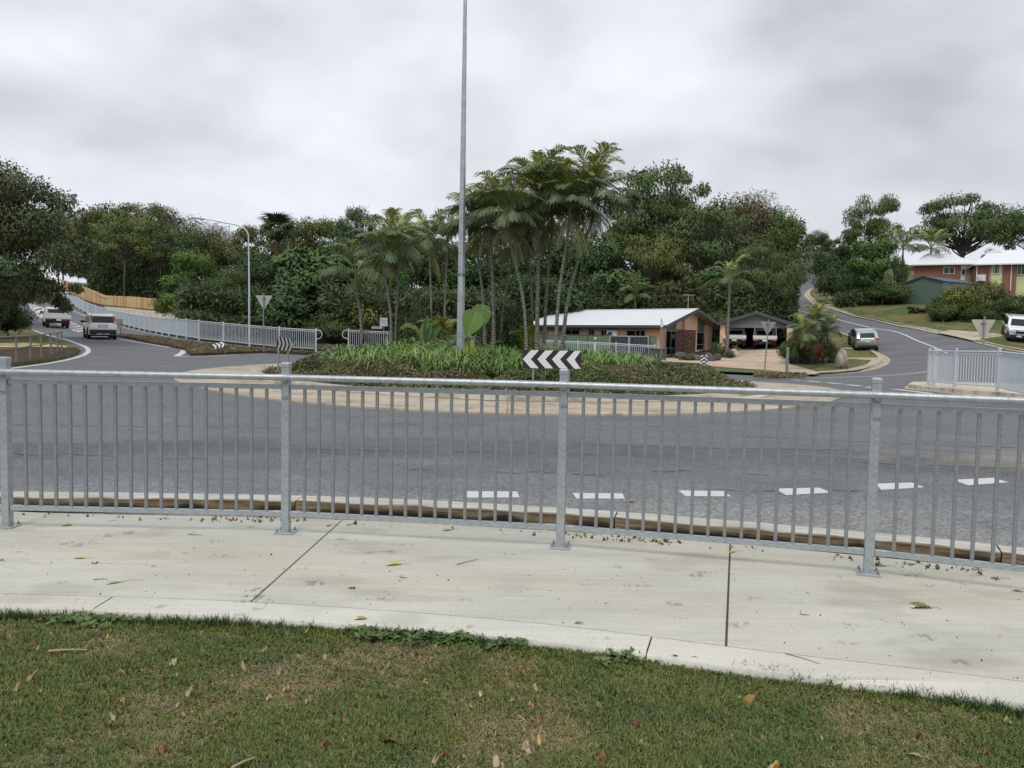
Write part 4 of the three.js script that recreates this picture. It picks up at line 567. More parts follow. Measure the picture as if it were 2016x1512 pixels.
// left-hand wood on the hill
tree('leafy tree standing behind the dark overhanging one', 'denseA', 20, 470, 62, { tone: 'plain' });
tree('rounded green tree on the verge beyond the rail fence', 'denseB', -60, 480, 56, { tone: 'olive' });
tree('olive gum above the crest, next to the dark overhanging tree', 'gumA', 118, 398, 118, { tone: 'olive', bk: 'pale' });
tree('dark rounded crown rising highest of the hillside wood', 'denseA', 212, 384, 130, { tone: 'dark' });
tree('broad light olive gum with a pale forked trunk behind the timber fence', 'gumA', 243, 402, 103, { tone: 'light', bk: 'pale', w: 1.1 });
tree('thin gum showing white branches against the sky', 'gumB', 287, 388, 122, { tone: 'olive', bk: 'pale' });
tree('slim pale-trunked gum over the end of the timber fence', 'gumB', 180, 405, 110, { tone: 'olive', bk: 'pale' });
tree('dark conical she-oak beyond the timber fence', 'casu', 345, 398, 112, { tone: 'deep', w: 1.35 });
tree('grey-green gum beside the she-oak', 'gumA', 312, 425, 104, { tone: 'plain', bk: 'pale', w: 0.9 });
tree('dark filler tree low behind the timber fence', 'denseB', 285, 470, 116, { tone: 'deep', w: 1.2 });
tree('deep green tree behind the fence corner', 'denseA', 200, 470, 122, { tone: 'deep', w: 1.3 });
tree('dense dark tree over the bright green one', 'denseB', 398, 436, 96, { tone: 'dark' });
tree('brownish thin-leaved tree behind the curved lamp arm', 'casu', 428, 428, 98, { tone: 'brown', w: 1.3 });
tree('ragged grey-brown gum left of the lamp pole', 'gumB', 470, 436, 92, { tone: 'brown' });
tree('bright green rounded tree by the end of the timber fence', 'bright', 378, 487, 74, { tone: 'bright' });
tree('mid-green bushy tree just left of the lamp pole', 'denseB', 455, 520, 68, { tone: 'plain', w: 1.1 });
tree('dark bushy tree between lamp pole and fan palm', 'denseA', 505, 478, 76, { tone: 'dark' });
tree('rounded olive crown behind the fan palm', 'gumA', 563, 412, 96, { tone: 'olive' });
tree('pale-topped gum right of the fan palm', 'gumB', 622, 424, 98, { tone: 'light', bk: 'pale', w: 1.2 });
tree('big-leaved dark green tree behind the give way triangle', 'broad', 590, 512, 57, { tone: 'plain', w: 1.15 });
tree('tall big-leaved tree in the middle of the wood', 'broad', 632, 468, 62, { tone: 'plain', w: 1.1 });
tree('low glossy dark tree over the end of the long railing', 'broad', 560, 560, 53, { tone: 'dark', w: 1.1 });
tree('dark open-branched tree standing above the wood', 'gumC', 703, 390, 92, { tone: 'deep', bk: 'dark', w: 0.55 });
tree('dense green tree below the dark open-branched one', 'denseA', 690, 452, 78, { tone: 'dark' });
tree('small light treetop behind the yellowish palms', 'denseB', 765, 432, 100, { tone: 'light' });
tree('small green treetop between the palms and the tall pole', 'denseB', 815, 430, 104, { tone: 'plain', w: 1.1 });
tree('dark tree filling behind the paired palms', 'denseA', 745, 500, 66, { tone: 'deep' });
tree('dark tree filling behind the tall pole', 'denseB', 860, 455, 72, { tone: 'dark', w: 1.2 });
tree('deep green tree behind the thin palm trunks', 'denseA', 950, 445, 74, { tone: 'deep', w: 1.1 });
tree('deep green tree behind the tallest palm', 'denseB', 1050, 440, 76, { tone: 'deep', w: 1.2 });
tree('deep green tree over the white house roof', 'denseA', 1150, 430, 78, { tone: 'deep', w: 1.1 });
// big trees behind the brick house
tree('tallest gum behind the brick house with sky through its top', 'gumC', 1322, 300, 84, { tone: 'plain', bk: 'grey', w: 0.78, turn: 1.2 });
tree('upright gum at the shoulder of the tallest one', 'gumA', 1262, 340, 86, { tone: 'olive', bk: 'pale', w: 0.85 });
tree('spreading dark tree with bare limbs above the carport', 'gumC', 1395, 390, 76, { tone: 'dark', bk: 'pale', w: 1.0, turn: 2.4 });
tree('brown-topped she-oak among the trees behind the carport', 'casu', 1440, 370, 90, { tone: 'brown', w: 1.5 });
tree('rounded grey-green crown behind the brown she-oak', 'denseB', 1500, 376, 94, { tone: 'olive', w: 1.1 });
tree('drooping olive tree leaning out over the hill street', 'denseB', 1540, 405, 80, { tone: 'olive', w: 0.85 });
tree('low grey-green tree hanging over the street bend', 'gumC', 1508, 460, 69, { tone: 'plain', bk: 'pale', w: 0.8, turn: 0.4 });
tree('light olive clump in front of the big gums', 'gumB', 1288, 448, 72, { tone: 'olive', w: 1.1 });
tree('dark undergrowth tree behind the roof ridge', 'broad', 1230, 520, 72, { tone: 'deep', w: 1.2 });
tree('dark broad-leaved tree beside the carport roof', 'broad', 1385, 520, 72, { tone: 'deep', w: 1.3 });
tree('dark tree at the street corner behind the carport', 'denseA', 1480, 500, 74, { tone: 'deep', w: 1.0 });
tree('deep green bush tree at the far end of the white roof', 'broad', 1110, 545, 70, { tone: 'deep', w: 1.2 });
// right-hand hill
tree('rounded tree closing the view up the hill street', 'denseB', 1598, 452, 140, { tone: 'plain', w: 1.0 });
tree('small tree at the top of the hill street', 'denseB', 1622, 450, 138, { tone: 'dark', w: 0.9 });
tree('second small tree at the top of the hill street', 'gumA', 1660, 462, 132, { tone: 'dark', w: 0.9 });
tree('tall open gum on the hill, left of the spreading one', 'gumA', 1713, 367, 122, { tone: 'plain', bk: 'pale', w: 0.85, turn: 0.9 });
tree('wide spreading gum behind the white-roofed houses', 'gumC', 1902, 368, 112, { tone: 'plain', bk: 'grey', w: 1.2, turn: 0.2 });
tree('gum crown cut off by the edge beyond the houses', 'gumC', 2045, 385, 110, { tone: 'dark', bk: 'grey', w: 0.9, turn: 1.9 });
tree('dark green tree peeping over the white roof', 'denseA', 1950, 485, 116, { tone: 'dark', w: 0.7 });
tree('leafy bright-topped tree left of the green shed', 'bright', 1722, 462, 89, { tone: 'dark', w: 1.0 });
tree('dark leafy tree against the green shed', 'denseB', 1772, 492, 86, { tone: 'dark', w: 0.5 });
const shrub = (label, px, py, d, o = {}) => plantTree('shrub', label, o.kind || 'shrub', px, py, d, { cat: 'shrub', ...o });
shrub('dark shrub at the top of the sloping lawn', 1652, 520, 98, { tone: 'deep', w: 1.0 });
shrub('dark low shrub below the leafy tree on the hill', 1690, 552, 90, { tone: 'deep', w: 1.3 });
shrub('dark shrub between the leafy tree and the green shed', 1752, 548, 84, { tone: 'deep', w: 1.3 });
shrub('yellow-green shrub in front of the green shed', 1893, 553, 68, { tone: 'yellow', w: 1.15 });
shrub('dark lower shrub beside the letterbox', 1868, 590, 66, { tone: 'deep', w: 1.1 });
shrub('brown-green shrub between shed and brick house', 1952, 545, 72, { tone: 'brown', w: 1.0 });
shrub('dark green shrub behind the white four-wheel drive', 1996, 575, 67, { tone: 'dark', w: 1.1 });
shrub('dark shrub at the foot of the yellow-green one', 1925, 596, 65, { tone: 'deep', w: 1.2 });
shrub('olive shrub under the bright green tree', 398, 572, 68, { tone: 'yellow', w: 1.3 });
shrub('dry brownish shrub behind the long railing', 345, 572, 78, { tone: 'brown', w: 1.1 });
shrub('rounded olive shrub left of the lamp pole', 445, 600, 63, { tone: 'plain', w: 1.3 });
shrub('reddish-brown shrub behind the square notice', 708, 580, 53, { tone: 'brown', w: 1.2 });
shrub('green shrub at the gap between the railings', 650, 615, 52, { tone: 'dark', w: 1.2 });
shrub('bright green shrub under the overhanging tree', 14, 586, 43, { tone: 'bright', w: 0.9 });
shrub('darker shrub at the edge under the overhanging tree', -30, 570, 42, { tone: 'dark', w: 1.0 });
{ // the big dark tree leaning in from the left, its leaves small
  const k = makeTree(131, { H: 11, cw: 6.4, cb: 0.25, puffs: 80, pr: 1.25, leaves: 42000, len: 0.22, wid: 0.085, col: [0.05, 0.064, 0.028], droop: 0.4, fork: 0.22, trunkR: 0.36, warm: 0.12, vary: 0.4, boxy: 0.2 });
  const d = 40, top = at(-62, 288, d), b = gy(top.x, -d, 0.12), s = (top.y - b.y) / 11, t = thing('tree', 'large dark tree overhanging the road with a drooping branch', 'tree', b.toArray(), 0.7); for (const m of [obj('trunk', k.trunk, bark.dark, t), obj('crown', k.crown, tint.plain, t)]) m.scale.setScalar(s);
  const P = (x, y, dd = d) => at(x, y, dd).sub(b).applyAxisAngle(new V3(0, 1, 0), -0.7), r = mulberry(17), L = new Leaves(); // the low branch
  const limb = [P(-60, 545), P(40, 548), P(95, 556), P(118, 582), P(122, 606)]; obj('limb', tube(limb, 0.12, 0.02, 6, 20), bark.dark, t); const c = new THREE.CatmullRomCurve3(limb);
  for (const [x, y, R, n] of [[60, 560, 0.95, 1500], [100, 565, 0.7, 900], [118, 592, 0.42, 600], [128, 603, 0.34, 450], [148, 566, 0.4, 300], [85, 585, 0.4, 250], [20, 575, 1.1, 1800], [150, 520, 0.95, 1500], [120, 505, 1.2, 1800], [172, 480, 0.6, 700], [95, 440, 1.0, 1400]]) { const q = P(x, y, d + (r() - 0.5) * 2); for (let i = 0; i < n; i++) { const e = dirR(r), k2 = pow(r(), 0.5) * R, tt = dirR(r); tt.y -= 0.5; tt.normalize(); const bb = 0.7 + 0.7 * r(); L.add(q.x + e.x * k2, q.y + e.y * k2 * 0.7, q.z + e.z * k2, tt, dirR(r), 0.2 * (0.6 + 0.8 * r()), 0.075, [0.062 * bb, 0.074 * bb, 0.034 * bb], 0.1); } }
  obj('foliage', L.geo(), tint.plain, t);
}
{ // undergrowth that fills between the trunks
  const r = mulberry(23), L = new Leaves(); for (let i = 0; i < 12; i++) { const d = dirR(r); d.y = abs(d.y) * 0.8; d.normalize(); L.add(d.x * 0.12, d.y * 0.12, d.z * 0.12, dirR(r).addScaledVector(d, 1).normalize(), dirR(r).add(new V3(0, 0.8, 0)).normalize(), 0.17 + 0.16 * r(), 0.075, [1, 1, 1], 0.2); }
  const g = L.geo(), ms = [], cs = [], m4 = new THREE.Matrix4(), q = new THREE.Quaternion(), e = new THREE.Euler();
  const zones = [[360, 700, 58, 78, 3.6, 16000], [360, 620, 56, 60, 1.4, 3000], [640, 1000, 52, 74, 4.2, 20000], [960, 1560, 68, 86, 6.0, 30000], [180, 380, 103, 122, 4.5, 9000], [1650, 1785, 85, 92, 1.2, 5000], [1840, 2080, 67, 76, 1.0, 6000], [1560, 1680, 128, 140, 3, 2500], [1240, 1420, 66, 70, 2.5, 4000]];
  for (const [p0, p1, d0, d1, h, n] of zones) for (let k = 0; k < n; k++) { const px = lerp(p0, p1, r()), d = lerp(d0, d1, r()), p = atG(px, d, 0.1), hh = h * (0.45 + 0.75 * fbm(p.x * 0.35, p.z * 0.35, 3, 9)); if (!inside([p.x, p.z], centreGround) && px < 1600) continue; p.y += pow(r(), 0.8) * hh; const s = 0.8 + 1.2 * r() + d * 0.004; e.set(r() * 6, r() * 6, r() * 6); ms.push(m4.clone().compose(p, q.setFromEuler(e), new V3(s, s, s))); const b = 0.7 + 0.7 * r(), w = fbm(p.x * 0.2, p.z * 0.2, 2, 4); cs.push([0.06 * b * (0.75 + w * 0.6), 0.092 * b, 0.03 * b]); }
  inst('undergrowth', g, leafMat(1, 1, 1), ms, cs).userData.label = 'tangled dark undergrowth between the tree trunks';
}
// ---------------------------------------------------------------- palms
function frondGeo(seed, { L = 2.1, rise = 0.9, fall = 1.0, n = 34, lf = 0.5, lw = 0.042, vee = 0.5, col = [0.07, 0.105, 0.03], dead = 0 }) { // along +x from the crown
  const r = mulberry(seed), G2 = new Leaves(), pts = []; for (let k = 0; k <= 8; k++) { const t = k / 8; pts.push(new V3(L * (t - 0.22 * fall * t * t), L * (rise * t - (rise * 0.55 + fall * 0.62) * t * t), 0)); }
  const c = new THREE.CatmullRomCurve3(pts), stem = tube(pts, 0.022, 0.005, 5, 10); const sc = new Float32Array(stem.attributes.position.count * 3); for (let i = 0; i < sc.length; i += 3) { sc[i] = col[0] * 1.3 + 0.02; sc[i + 1] = col[1] * 1.15; sc[i + 2] = col[2]; } stem.setAttribute('color', new THREE.BufferAttribute(sc, 3)); stem.deleteAttribute('uv');
  for (let k = 0; k < n; k++) { const t = 0.16 + 0.84 * (k + 0.5) / n, p = c.getPoint(t), tg = c.getTangent(t), sz = lf * sin(PI * (0.12 + 0.8 * pow(t, 0.8))) * (0.85 + 0.3 * r());
    for (const s of [-1, 1]) { const side = new V3(0, 0, s), nrm = new V3().crossVectors(side, tg).multiplyScalar(s).normalize(), d = side.multiplyScalar(0.9).addScaledVector(tg, 0.55 + 0.3 * r()).addScaledVector(new V3(0, 1, 0), vee * (0.5 + r() * 0.7) - 0.25 * dead).normalize(), b = 0.72 + 0.56 * r(), y2 = r() < 0.12 ? 1.5 : 1, cc = [col[0] * b * y2, col[1] * b, col[2] * b];
      const e = p.clone().addScaledVector(d, sz * 0.55), d2 = d.clone(); d2.y -= 0.55 + 0.5 * r(); d2.normalize(); const w = new V3().crossVectors(d, nrm).normalize().multiplyScalar(lw / 2), q = G2.p.length / 3, tip = e.clone().addScaledVector(d2, sz * 0.5);
      for (const v of [p.clone().addScaledVector(w, 0.6), p.clone().addScaledVector(w, -0.6), e.clone().add(w), e.clone().sub(w), tip]) { G2.p.push(v.x, v.y, v.z); G2.c.push(...cc); } G2.i.push(q, q + 1, q + 2, q + 2, q + 1, q + 3, q + 2, q + 3, q + 4); } }
  const g = G2.geo().toNonIndexed(), s2 = stem.toNonIndexed(); return mergeGeometries([g, s2]);
}
const frondMat = new THREE.MeshPhysicalMaterial({ color: lin(1, 1, 1), vertexColors: true, roughness: 0.6, transmission: 0.22, thickness: 0, side: THREE.DoubleSide }), deadMat = leafMat(1, 1, 1);
const FR = { up: [0, 1, 2].map((k) => frondGeo(200 + k, { rise: 2.25, fall: 0.3 + 0.12 * k, L: 1.45, vee: 0.5, lf: 0.52, lw: 0.036, n: 30, col: [0.25, 0.29, 0.06] })), mid: [0, 1, 2].map((k) => frondGeo(210 + k, { rise: 1.25, fall: 0.42 + 0.1 * k, L: 1.7, lf: 0.6, lw: 0.032, n: 31, vee: 0.05, col: [0.12, 0.19, 0.055] })), low: [0, 1, 2].map((k) => frondGeo(220 + k, { rise: 0.75, fall: 0.58 + 0.12 * k, L: 1.7, lf: 0.62, lw: 0.03, n: 31, col: [0.095, 0.15, 0.052], vee: -0.75 })), hang: [0, 1, 2].map((k) => frondGeo(230 + k, { rise: 0.2 - 0.35 * k, fall: 1.0, L: 0.95 + 0.25 * k, col: [0.12, 0.14, 0.055], vee: -0.5, dead: 1.2, lf: 0.4, lw: 0.013, n: 30 })) };
bark.palm = std(lin(0.52, 0.51, 0.48), 0.9, { map: tex(64, 256, (x, y) => { const ringy = abs(((y / 256 * 16) % 1) - 0.5) < 0.09 ? 0.62 : 1, v = (0.66 + (fbm(x / 7, y / 9, 3, 3, 0) - 0.5) * 0.5) * ringy, m = smooth(0.6, 0.75, fbm(x / 14, y / 20, 3, 8)); return [lerp(v, v * 0.62, m), lerp(v, v * 0.66, m), lerp(v * 0.97, v * 0.5, m)]; }, { rx: 1, ry: 3 }) });
function palm(label, foot, crown, { size = 1, fronds = [3, 6, 6, 5], rad = 0.075, seed = 1, shaft = [0.16, 0.2, 0.07], bend = 0.5, group, yellow = 1 } = {}) { // foot, crown: world points
  const t = thing('palm_tree', label, 'palm tree', foot.toArray(), 0, group), r = mulberry(seed * 77 + 5), C = crown.clone().sub(foot), M2 = C.clone().multiplyScalar(0.5); M2.x -= C.x * 0.5 * bend; M2.z -= C.z * 0.25;
  const tc = C.clone(); tc.y -= 0.55 * size; const pts = [new V3(0, -0.15, 0), M2.clone().multiplyScalar(0.5).add(new V3(-C.x * 0.06, 0, 0)), M2, tc]; obj('trunk', tube(pts, rad * 1.25, rad * 0.78, 9, 18), bark.palm, t); obj('crownshaft', tube([tc.clone().add(new V3(0, -0.1, 0)), C.clone().add(new V3(0, -0.2 * size, 0)), C.clone().add(new V3(0, 0.12, 0))], rad * 1.15, rad * 0.6, 9, 8), std(lin(...shaft), 0.6), t);
  const put = (list, n, off, sc, y) => { const a0 = r() * 6; for (let k = 0; k < n; k++) { const m = obj(list === FR.hang ? 'dead_frond' : 'frond', list[floor(r() * list.length)], list === FR.hang ? deadMat : frondMat, t); m.position.set(C.x, C.y + y, C.z); m.rotation.set(0, a0 + (k / n) * 2 * PI + (r() - 0.5) * 0.5, off + (r() - 0.5) * 0.35, 'YZX'); const s = size * sc * (0.82 + 0.36 * r()); m.scale.set(s, s, s); } };
  put(FR.up, fronds[0], 0.1, 0.95, 0.1); put(FR.mid, fronds[1], 0.15, 1, 0.05); put(FR.low, fronds[2], 0.0, 1, -0.05); put(FR.hang, fronds[3], -0.15, 0.95, -0.3 * size);
  return t;
}
const islandPt = (px, py, d) => { const p = at(px, py, d); return new V3(p.x, bed(p.x, p.z) - 0.02, p.z); };
[[1038, 1001, 432, 27.4, 1.0, 'leaning palm with a brown skirt, nearest the tall pole on its right', 0.03], [1057, 1061, 395, 28.2, 1.12, 'tallest upright palm in the middle of the roundabout clump', 0.075], [1093, 1122, 408, 27.6, 1.0, 'slightly leaning palm second from the outer edge of the clump', 0.06], [1106, 1168, 398, 28.4, 1.12, 'outermost palm of the clump leaning towards the brick house', 0.065], [972, 966, 432, 29.6, 1.0, 'straight palm right behind the tall light pole', 0.07], [955, 938, 452, 30.6, 0.95, 'palm whose fronds brush the tall light pole', 0.06], [985, 1012, 470, 32.4, 0.9, 'thin rear palm between the two straight trunks', 0.05], [1048, 1040, 455, 32.8, 0.95, 'thin rear palm hidden behind the tallest one', 0.05], [1071, 1088, 415, 30.4, 1.05, 'rear palm showing between the tallest and the leaning ones', 0.06]].forEach(([fx, cx, cy, d, size, label, rad], i) => palm(label, islandPt(fx, 680, d), at(cx, cy, d), { size: size * 1.0, seed: i + 1, rad: max(rad, 0.055), fronds: [9, 10, 12, 11] }));
palm('short yellowish palm with drooping outer fronds behind the square notice', islandPt(772, 660, 35), at(757, 505, 35), { size: 1.15, seed: 21, rad: 0.06, fronds: [5, 7, 6, 4] });
palm('short palm crowded against its yellowish neighbour', islandPt(779, 655, 35.6), at(786, 492, 35.6), { size: 1.1, seed: 22, rad: 0.06, fronds: [5, 6, 5, 4] });
palm('thin palm left of the tall light pole, farther back', atG(849, 41.5, 0.1), at(846, 478, 41.5), { size: 1.15, seed: 23, rad: 0.06, fronds: [4, 6, 6, 3] });
palm('thin palm tucked against the left side of the tall light pole', atG(874, 42, 0.1), at(880, 482, 42), { size: 1.1, seed: 24, rad: 0.06, fronds: [4, 6, 5, 3] });
palm('young palm with a pale trunk in front of the carport', atG(1432, 57, 0.12), at(1437, 556, 57), { size: 1.25, seed: 25, rad: 0.12, fronds: [4, 5, 4, 0] });
palm('small palm in the dark behind the white roof', atG(1251, 68, 0.12), at(1251, 585, 68), { size: 1.2, seed: 26, rad: 0.09, fronds: [2, 5, 4, 0] });
palm('palm with spreading fronds left of the white-roofed houses', atG(1778, 96, 0.1), at(1778, 492, 96), { size: 2.0, seed: 27, rad: 0.12, fronds: [3, 6, 5, 1] });
palm('palm drooping over the white house roof', atG(1833, 104, 0.1), at(1833, 490, 104), { size: 2.0, seed: 28, rad: 0.13, fronds: [3, 6, 6, 1] });
palm('coconut-like palm with long hanging fronds in the dark wood', atG(712, 44, 0.1), at(700, 540, 44), { size: 1.5, seed: 29, rad: 0.08, fronds: [1, 4, 6, 2] });
{ // tall fan palm with a skirt of dead leaves
  const d = 72, C = at(548, 452, d), b = gy(C.x, -d, 0.1), t = thing('palm_tree', 'tall fan palm with a skirt of dead leaves in the wood', 'palm tree', b.toArray()), r = mulberry(61), c = C.clone().sub(b); obj('trunk', tube([new V3(), c.clone().multiplyScalar(0.5), c], 0.22, 0.16, 8, 8), bark.dark, t);
  const fan = (col, len) => { const L = new Leaves(), n = 15; for (let k = 0; k < n; k++) { const a = (k / (n - 1) - 0.5) * 4.0, dd = new V3(cos(a), -0.05, sin(a)).normalize(), bq = 0.75 + 0.5 * r(); L.add(0.9, 0, 0, dd, new V3(0, 1, 0), len * (0.85 + 0.3 * r()), 0.16, col.map((v) => v * bq), 0.35); } const s = bar([0, 0, 0], [0.95, 0, 0], 0.03, 0.03, 5); s.deleteAttribute('uv'); const cc = new Float32Array(s.attributes.position.count * 3).map((_, i) => col[i % 3]); s.setAttribute('color', new THREE.BufferAttribute(cc, 3)); return mergeGeometries([L.geo().toNonIndexed(), s.toNonIndexed()]); };
  const fg = [fan([0.05, 0.082, 0.026], 0.95), fan([0.062, 0.09, 0.03], 0.9)], fd = fan([0.12, 0.095, 0.045], 0.9);
  for (let k = 0; k < 30; k++) { const m = obj('frond', fg[k % 2], deadMat, t); m.position.copy(c); m.rotation.set((r() - 0.5) * 0.8, k * 2.4, lerp(1.3, -0.5, k / 30) + (r() - 0.5) * 0.3, 'YZX'); m.scale.setScalar(0.95 + 0.3 * r()); }
  for (let k = 0; k < 22; k++) { const m = obj('dead_frond', fd, deadMat, t); m.position.set(c.x, c.y - 0.3 - r() * 2.2, c.z); m.rotation.set(0, k * 2.4, -1.15 - r() * 0.3, 'YZX'); }
}
// feathery clumps, broad leaves and shrubs on the island
function clump(name, label, foot, n, size, list, tilt, seed, spread = 0.25) { const t = thing(name, label, 'plant', foot.toArray()), r = mulberry(seed); for (let k = 0; k < n; k++) { const m = obj('frond', list[floor(r() * list.length)], frondMat, t); m.position.set((r() - 0.5) * spread, 0, (r() - 0.5) * spread); m.rotation.set(0, k * 2.4 + r(), tilt + (r() - 0.5) * 0.5, 'YZX'); m.scale.setScalar(size * (0.75 + 0.5 * r())); } return t; }
clump('palm_clump', 'feathery olive palm clump at the foot of the paired palms', islandPt(800, 668, 33.5), 15, 0.85, FR.mid, 0.45, 31, 0.5);
clump('palm_clump', 'tall feathery palm clump left of the light pole', islandPt(858, 668, 34), 18, 1.15, [...FR.mid, ...FR.up], 0.35, 32, 0.8);
clump('palm_clump', 'dark feathery palm clump right against the light pole', islandPt(888, 668, 32.5), 14, 0.9, FR.mid, 0.4, 33, 0.6);
clump('palm_clump', 'upright yellow-green young palm among the trunks', islandPt(1042, 672, 31), 8, 0.95, FR.up, 0.35, 34, 0.2);
clump('palm_clump', 'leafy young palm beside the outermost trunks', islandPt(1085, 678, 29.4), 11, 0.62, FR.up, 0.2, 35, 0.3);
clump('palm_clump', 'low feathery palm by the thin trunks', islandPt(945, 672, 31.5), 12, 0.75, FR.mid, 0.35, 36, 0.5);
clump('palm_clump', 'dark feathery palm in the shade behind the trunks', islandPt(1005, 668, 33.5), 14, 0.85, FR.mid, 0.45, 37, 0.5);
shrub('dark bushy plant among the palm trunks', 1022, 585, 32.5, { kind: 'shrub', tone: 'dark', w: 0.45, foot: 0.4 });
shrub('dark bushy plant left of the light pole', 838, 588, 36, { kind: 'shrub', tone: 'dark', w: 0.6, foot: 0.3 });
shrub('low dark bush under the straight palm', 975, 612, 33, { kind: 'shrub', tone: 'dark', w: 0.6, foot: 0.4 });
shrub('dark bush behind the square notice', 820, 610, 37.5, { kind: 'shrub', tone: 'deep', w: 0.8, foot: 0.2 });
function bladeLeaf(len, wid, { heart = 0, curl = 0.2, cup = 0.15, wave = 0.02, n = 14, m = 8 } = {}) { // broad leaf along +y, facing +z
  const pos = [], idx = [], uv = []; for (let i = 0; i <= n; i++) { const t = i / n, w = wid / 2 * (heart ? pow(sin(PI * pow(1 - t, 0.62)), 0.75) : pow(sin(PI * (0.06 + 0.92 * t)), 0.7)); for (let j = -m; j <= m; j++) { const s = j / m; let x = s * w, y = t * len, z = -curl * len * t * t + cup * abs(s) * w + wave * sin(t * 38 + abs(s) * 6) * abs(s); if (heart && t < 0.22) y -= (0.22 - t) * heart * len * (1 - pow(abs(abs(s) - 0.62), 1.0)) * min(1, abs(s) * 3); pos.push(x, y, z); uv.push(s, t); } }
  const R = 2 * m + 1; for (let i = 0; i < n; i++) for (let j = 0; j < 2 * m; j++) { const a = i * R + j; idx.push(a, a + 1, a + R, a + R, a + 1, a + R + 1); }
  const g = new THREE.BufferGeometry(); g.setAttribute('position', new THREE.Float32BufferAttribute(pos, 3)); g.setAttribute('uv', new THREE.Float32BufferAttribute(uv, 2)); g.setIndex(idx); g.computeVertexNormals(); return g;
}
const veinTex = tex(256, 256, (x, y) => { const s = abs(x / 128 - 1), t = y / 256, rib = abs(((t * 9 - s * 2.6) % 1 + 1) % 1 - 0.5), k = (s < 0.025 ? 1.45 : rib > 0.44 ? 1.22 : 1) * (0.9 + 0.2 * fbm(x / 20, y / 20, 3, 3)); return [0.55 * k, 0.6 * k, 0.5 * k]; });
veinTex.wrapS = THREE.MirroredRepeatWrapping; veinTex.repeat.set(0.5, 1); veinTex.offset.set(0.5, 0);
const broadMat = (r, g, b) => new THREE.MeshPhysicalMaterial({ color: lin(r, g, b), map: veinTex, roughness: 0.5, transmission: 0.3, thickness: 0, side: THREE.DoubleSide });
{
  const lime = broadMat(0.42, 0.66, 0.1), limeD = broadMat(0.26, 0.46, 0.09), yel = broadMat(1.4, 1.3, 0.3), d = 26.4;
  const foot = islandPt(927, 690, d), t = thing('elephant_ear_plant', 'lime-green elephant ear plant with two huge leaves beside the light pole', 'plant', foot.toArray()), P = (x, y, k = d) => at(x, y, k).sub(foot);
  const place = (m, p, rz, rx, ry = 0) => { m.position.copy(p); m.rotation.set(rx, ry, rz, 'YXZ'); return m; };
  place(obj('leaf', bladeLeaf(0.98, 0.78, { heart: 0.7, curl: 0.12, cup: 0.12 }), lime, t), P(919, 661, d - 0.1), -0.38, -0.15, 0.2); place(obj('leaf', bladeLeaf(1.05, 0.72, { heart: 0.6, curl: 0.1, cup: 0.1 }), limeD, t), P(938, 656, d + 0.15), -0.18, -0.1, -0.25);
  place(obj('leaf', bladeLeaf(0.52, 0.16, { curl: -0.1 }), yel, t), P(921, 700, d - 0.35), 0.15, 0.3); place(obj('leaf', bladeLeaf(0.5, 0.2, { curl: 0.3 }), broadMat(1.1, 1.15, 0.2), t), P(927, 698, d - 0.3), -0.05, 0.3, 0.5); place(obj('leaf', bladeLeaf(0.42, 0.3, { heart: 0.4, curl: 0.4 }), limeD, t), P(905, 698, d - 0.25), 0.5, -0.4, 0.4);
  obj('stem', merge([tube([new V3(), P(921, 672), P(919.5, 661, d - 0.1)], 0.035, 0.02, 7, 8), tube([new V3(0.05, 0, 0.1), P(932, 672), P(938, 656, d + 0.15)], 0.03, 0.02, 7, 8)]), std(lin(0.16, 0.24, 0.06), 0.6), t);
  const f2 = islandPt(831, 690, 27.2), u = thing('banana_plant', 'young banana plant with upright pale leaves', 'plant', f2.toArray()), Q2 = (x, y, k = 27.2) => at(x, y, k).sub(f2), ban = broadMat(0.34, 0.52, 0.12);
  place(obj('leaf', bladeLeaf(0.95, 0.24, { curl: -0.02, cup: 0.4 }), ban, u), Q2(836, 674), -0.1, -0.05, 0.5); place(obj('leaf', bladeLeaf(0.85, 0.28, { curl: 0.1 }), broadMat(0.22, 0.38, 0.1), u), Q2(838, 674), -0.75, -0.1, 0.4); place(obj('leaf', bladeLeaf(0.72, 0.2, { curl: 0.05 }), ban, u), Q2(831, 674), 0.12, -0.1, -0.7); place(obj('leaf', bladeLeaf(0.6, 0.2, { curl: 0.1, cup: 0.3 }), broadMat(0.2, 0.34, 0.1), u), Q2(840, 670), -0.28, 0, 0.2);
  obj('stem', tube([new V3(), Q2(833, 684), Q2(834, 668)], 0.05, 0.03, 7, 6), std(lin(0.2, 0.27, 0.08), 0.6), u);
  const f3 = islandPt(808, 690, 27), v = thing('taro_plant', 'small taro with a nodding leaf left of the banana plant', 'plant', f3.toArray()), Q3 = (x, y) => at(x, y, 27).sub(f3); place(obj('leaf', bladeLeaf(0.4, 0.26, { heart: 0.5, curl: 0.6 }), ban, v), Q3(809, 664), 3.0, 0.5, 0.3); place(obj('leaf', bladeLeaf(0.28, 0.18, { heart: 0.4, curl: 0.4 }), ban, v), Q3(817, 676), 0.3, -0.3, 0.5); obj('stem', tube([new V3(), Q3(806, 674), Q3(809, 663)], 0.02, 0.014, 6, 8), std(lin(0.16, 0.24, 0.07), 0.6), v);
}
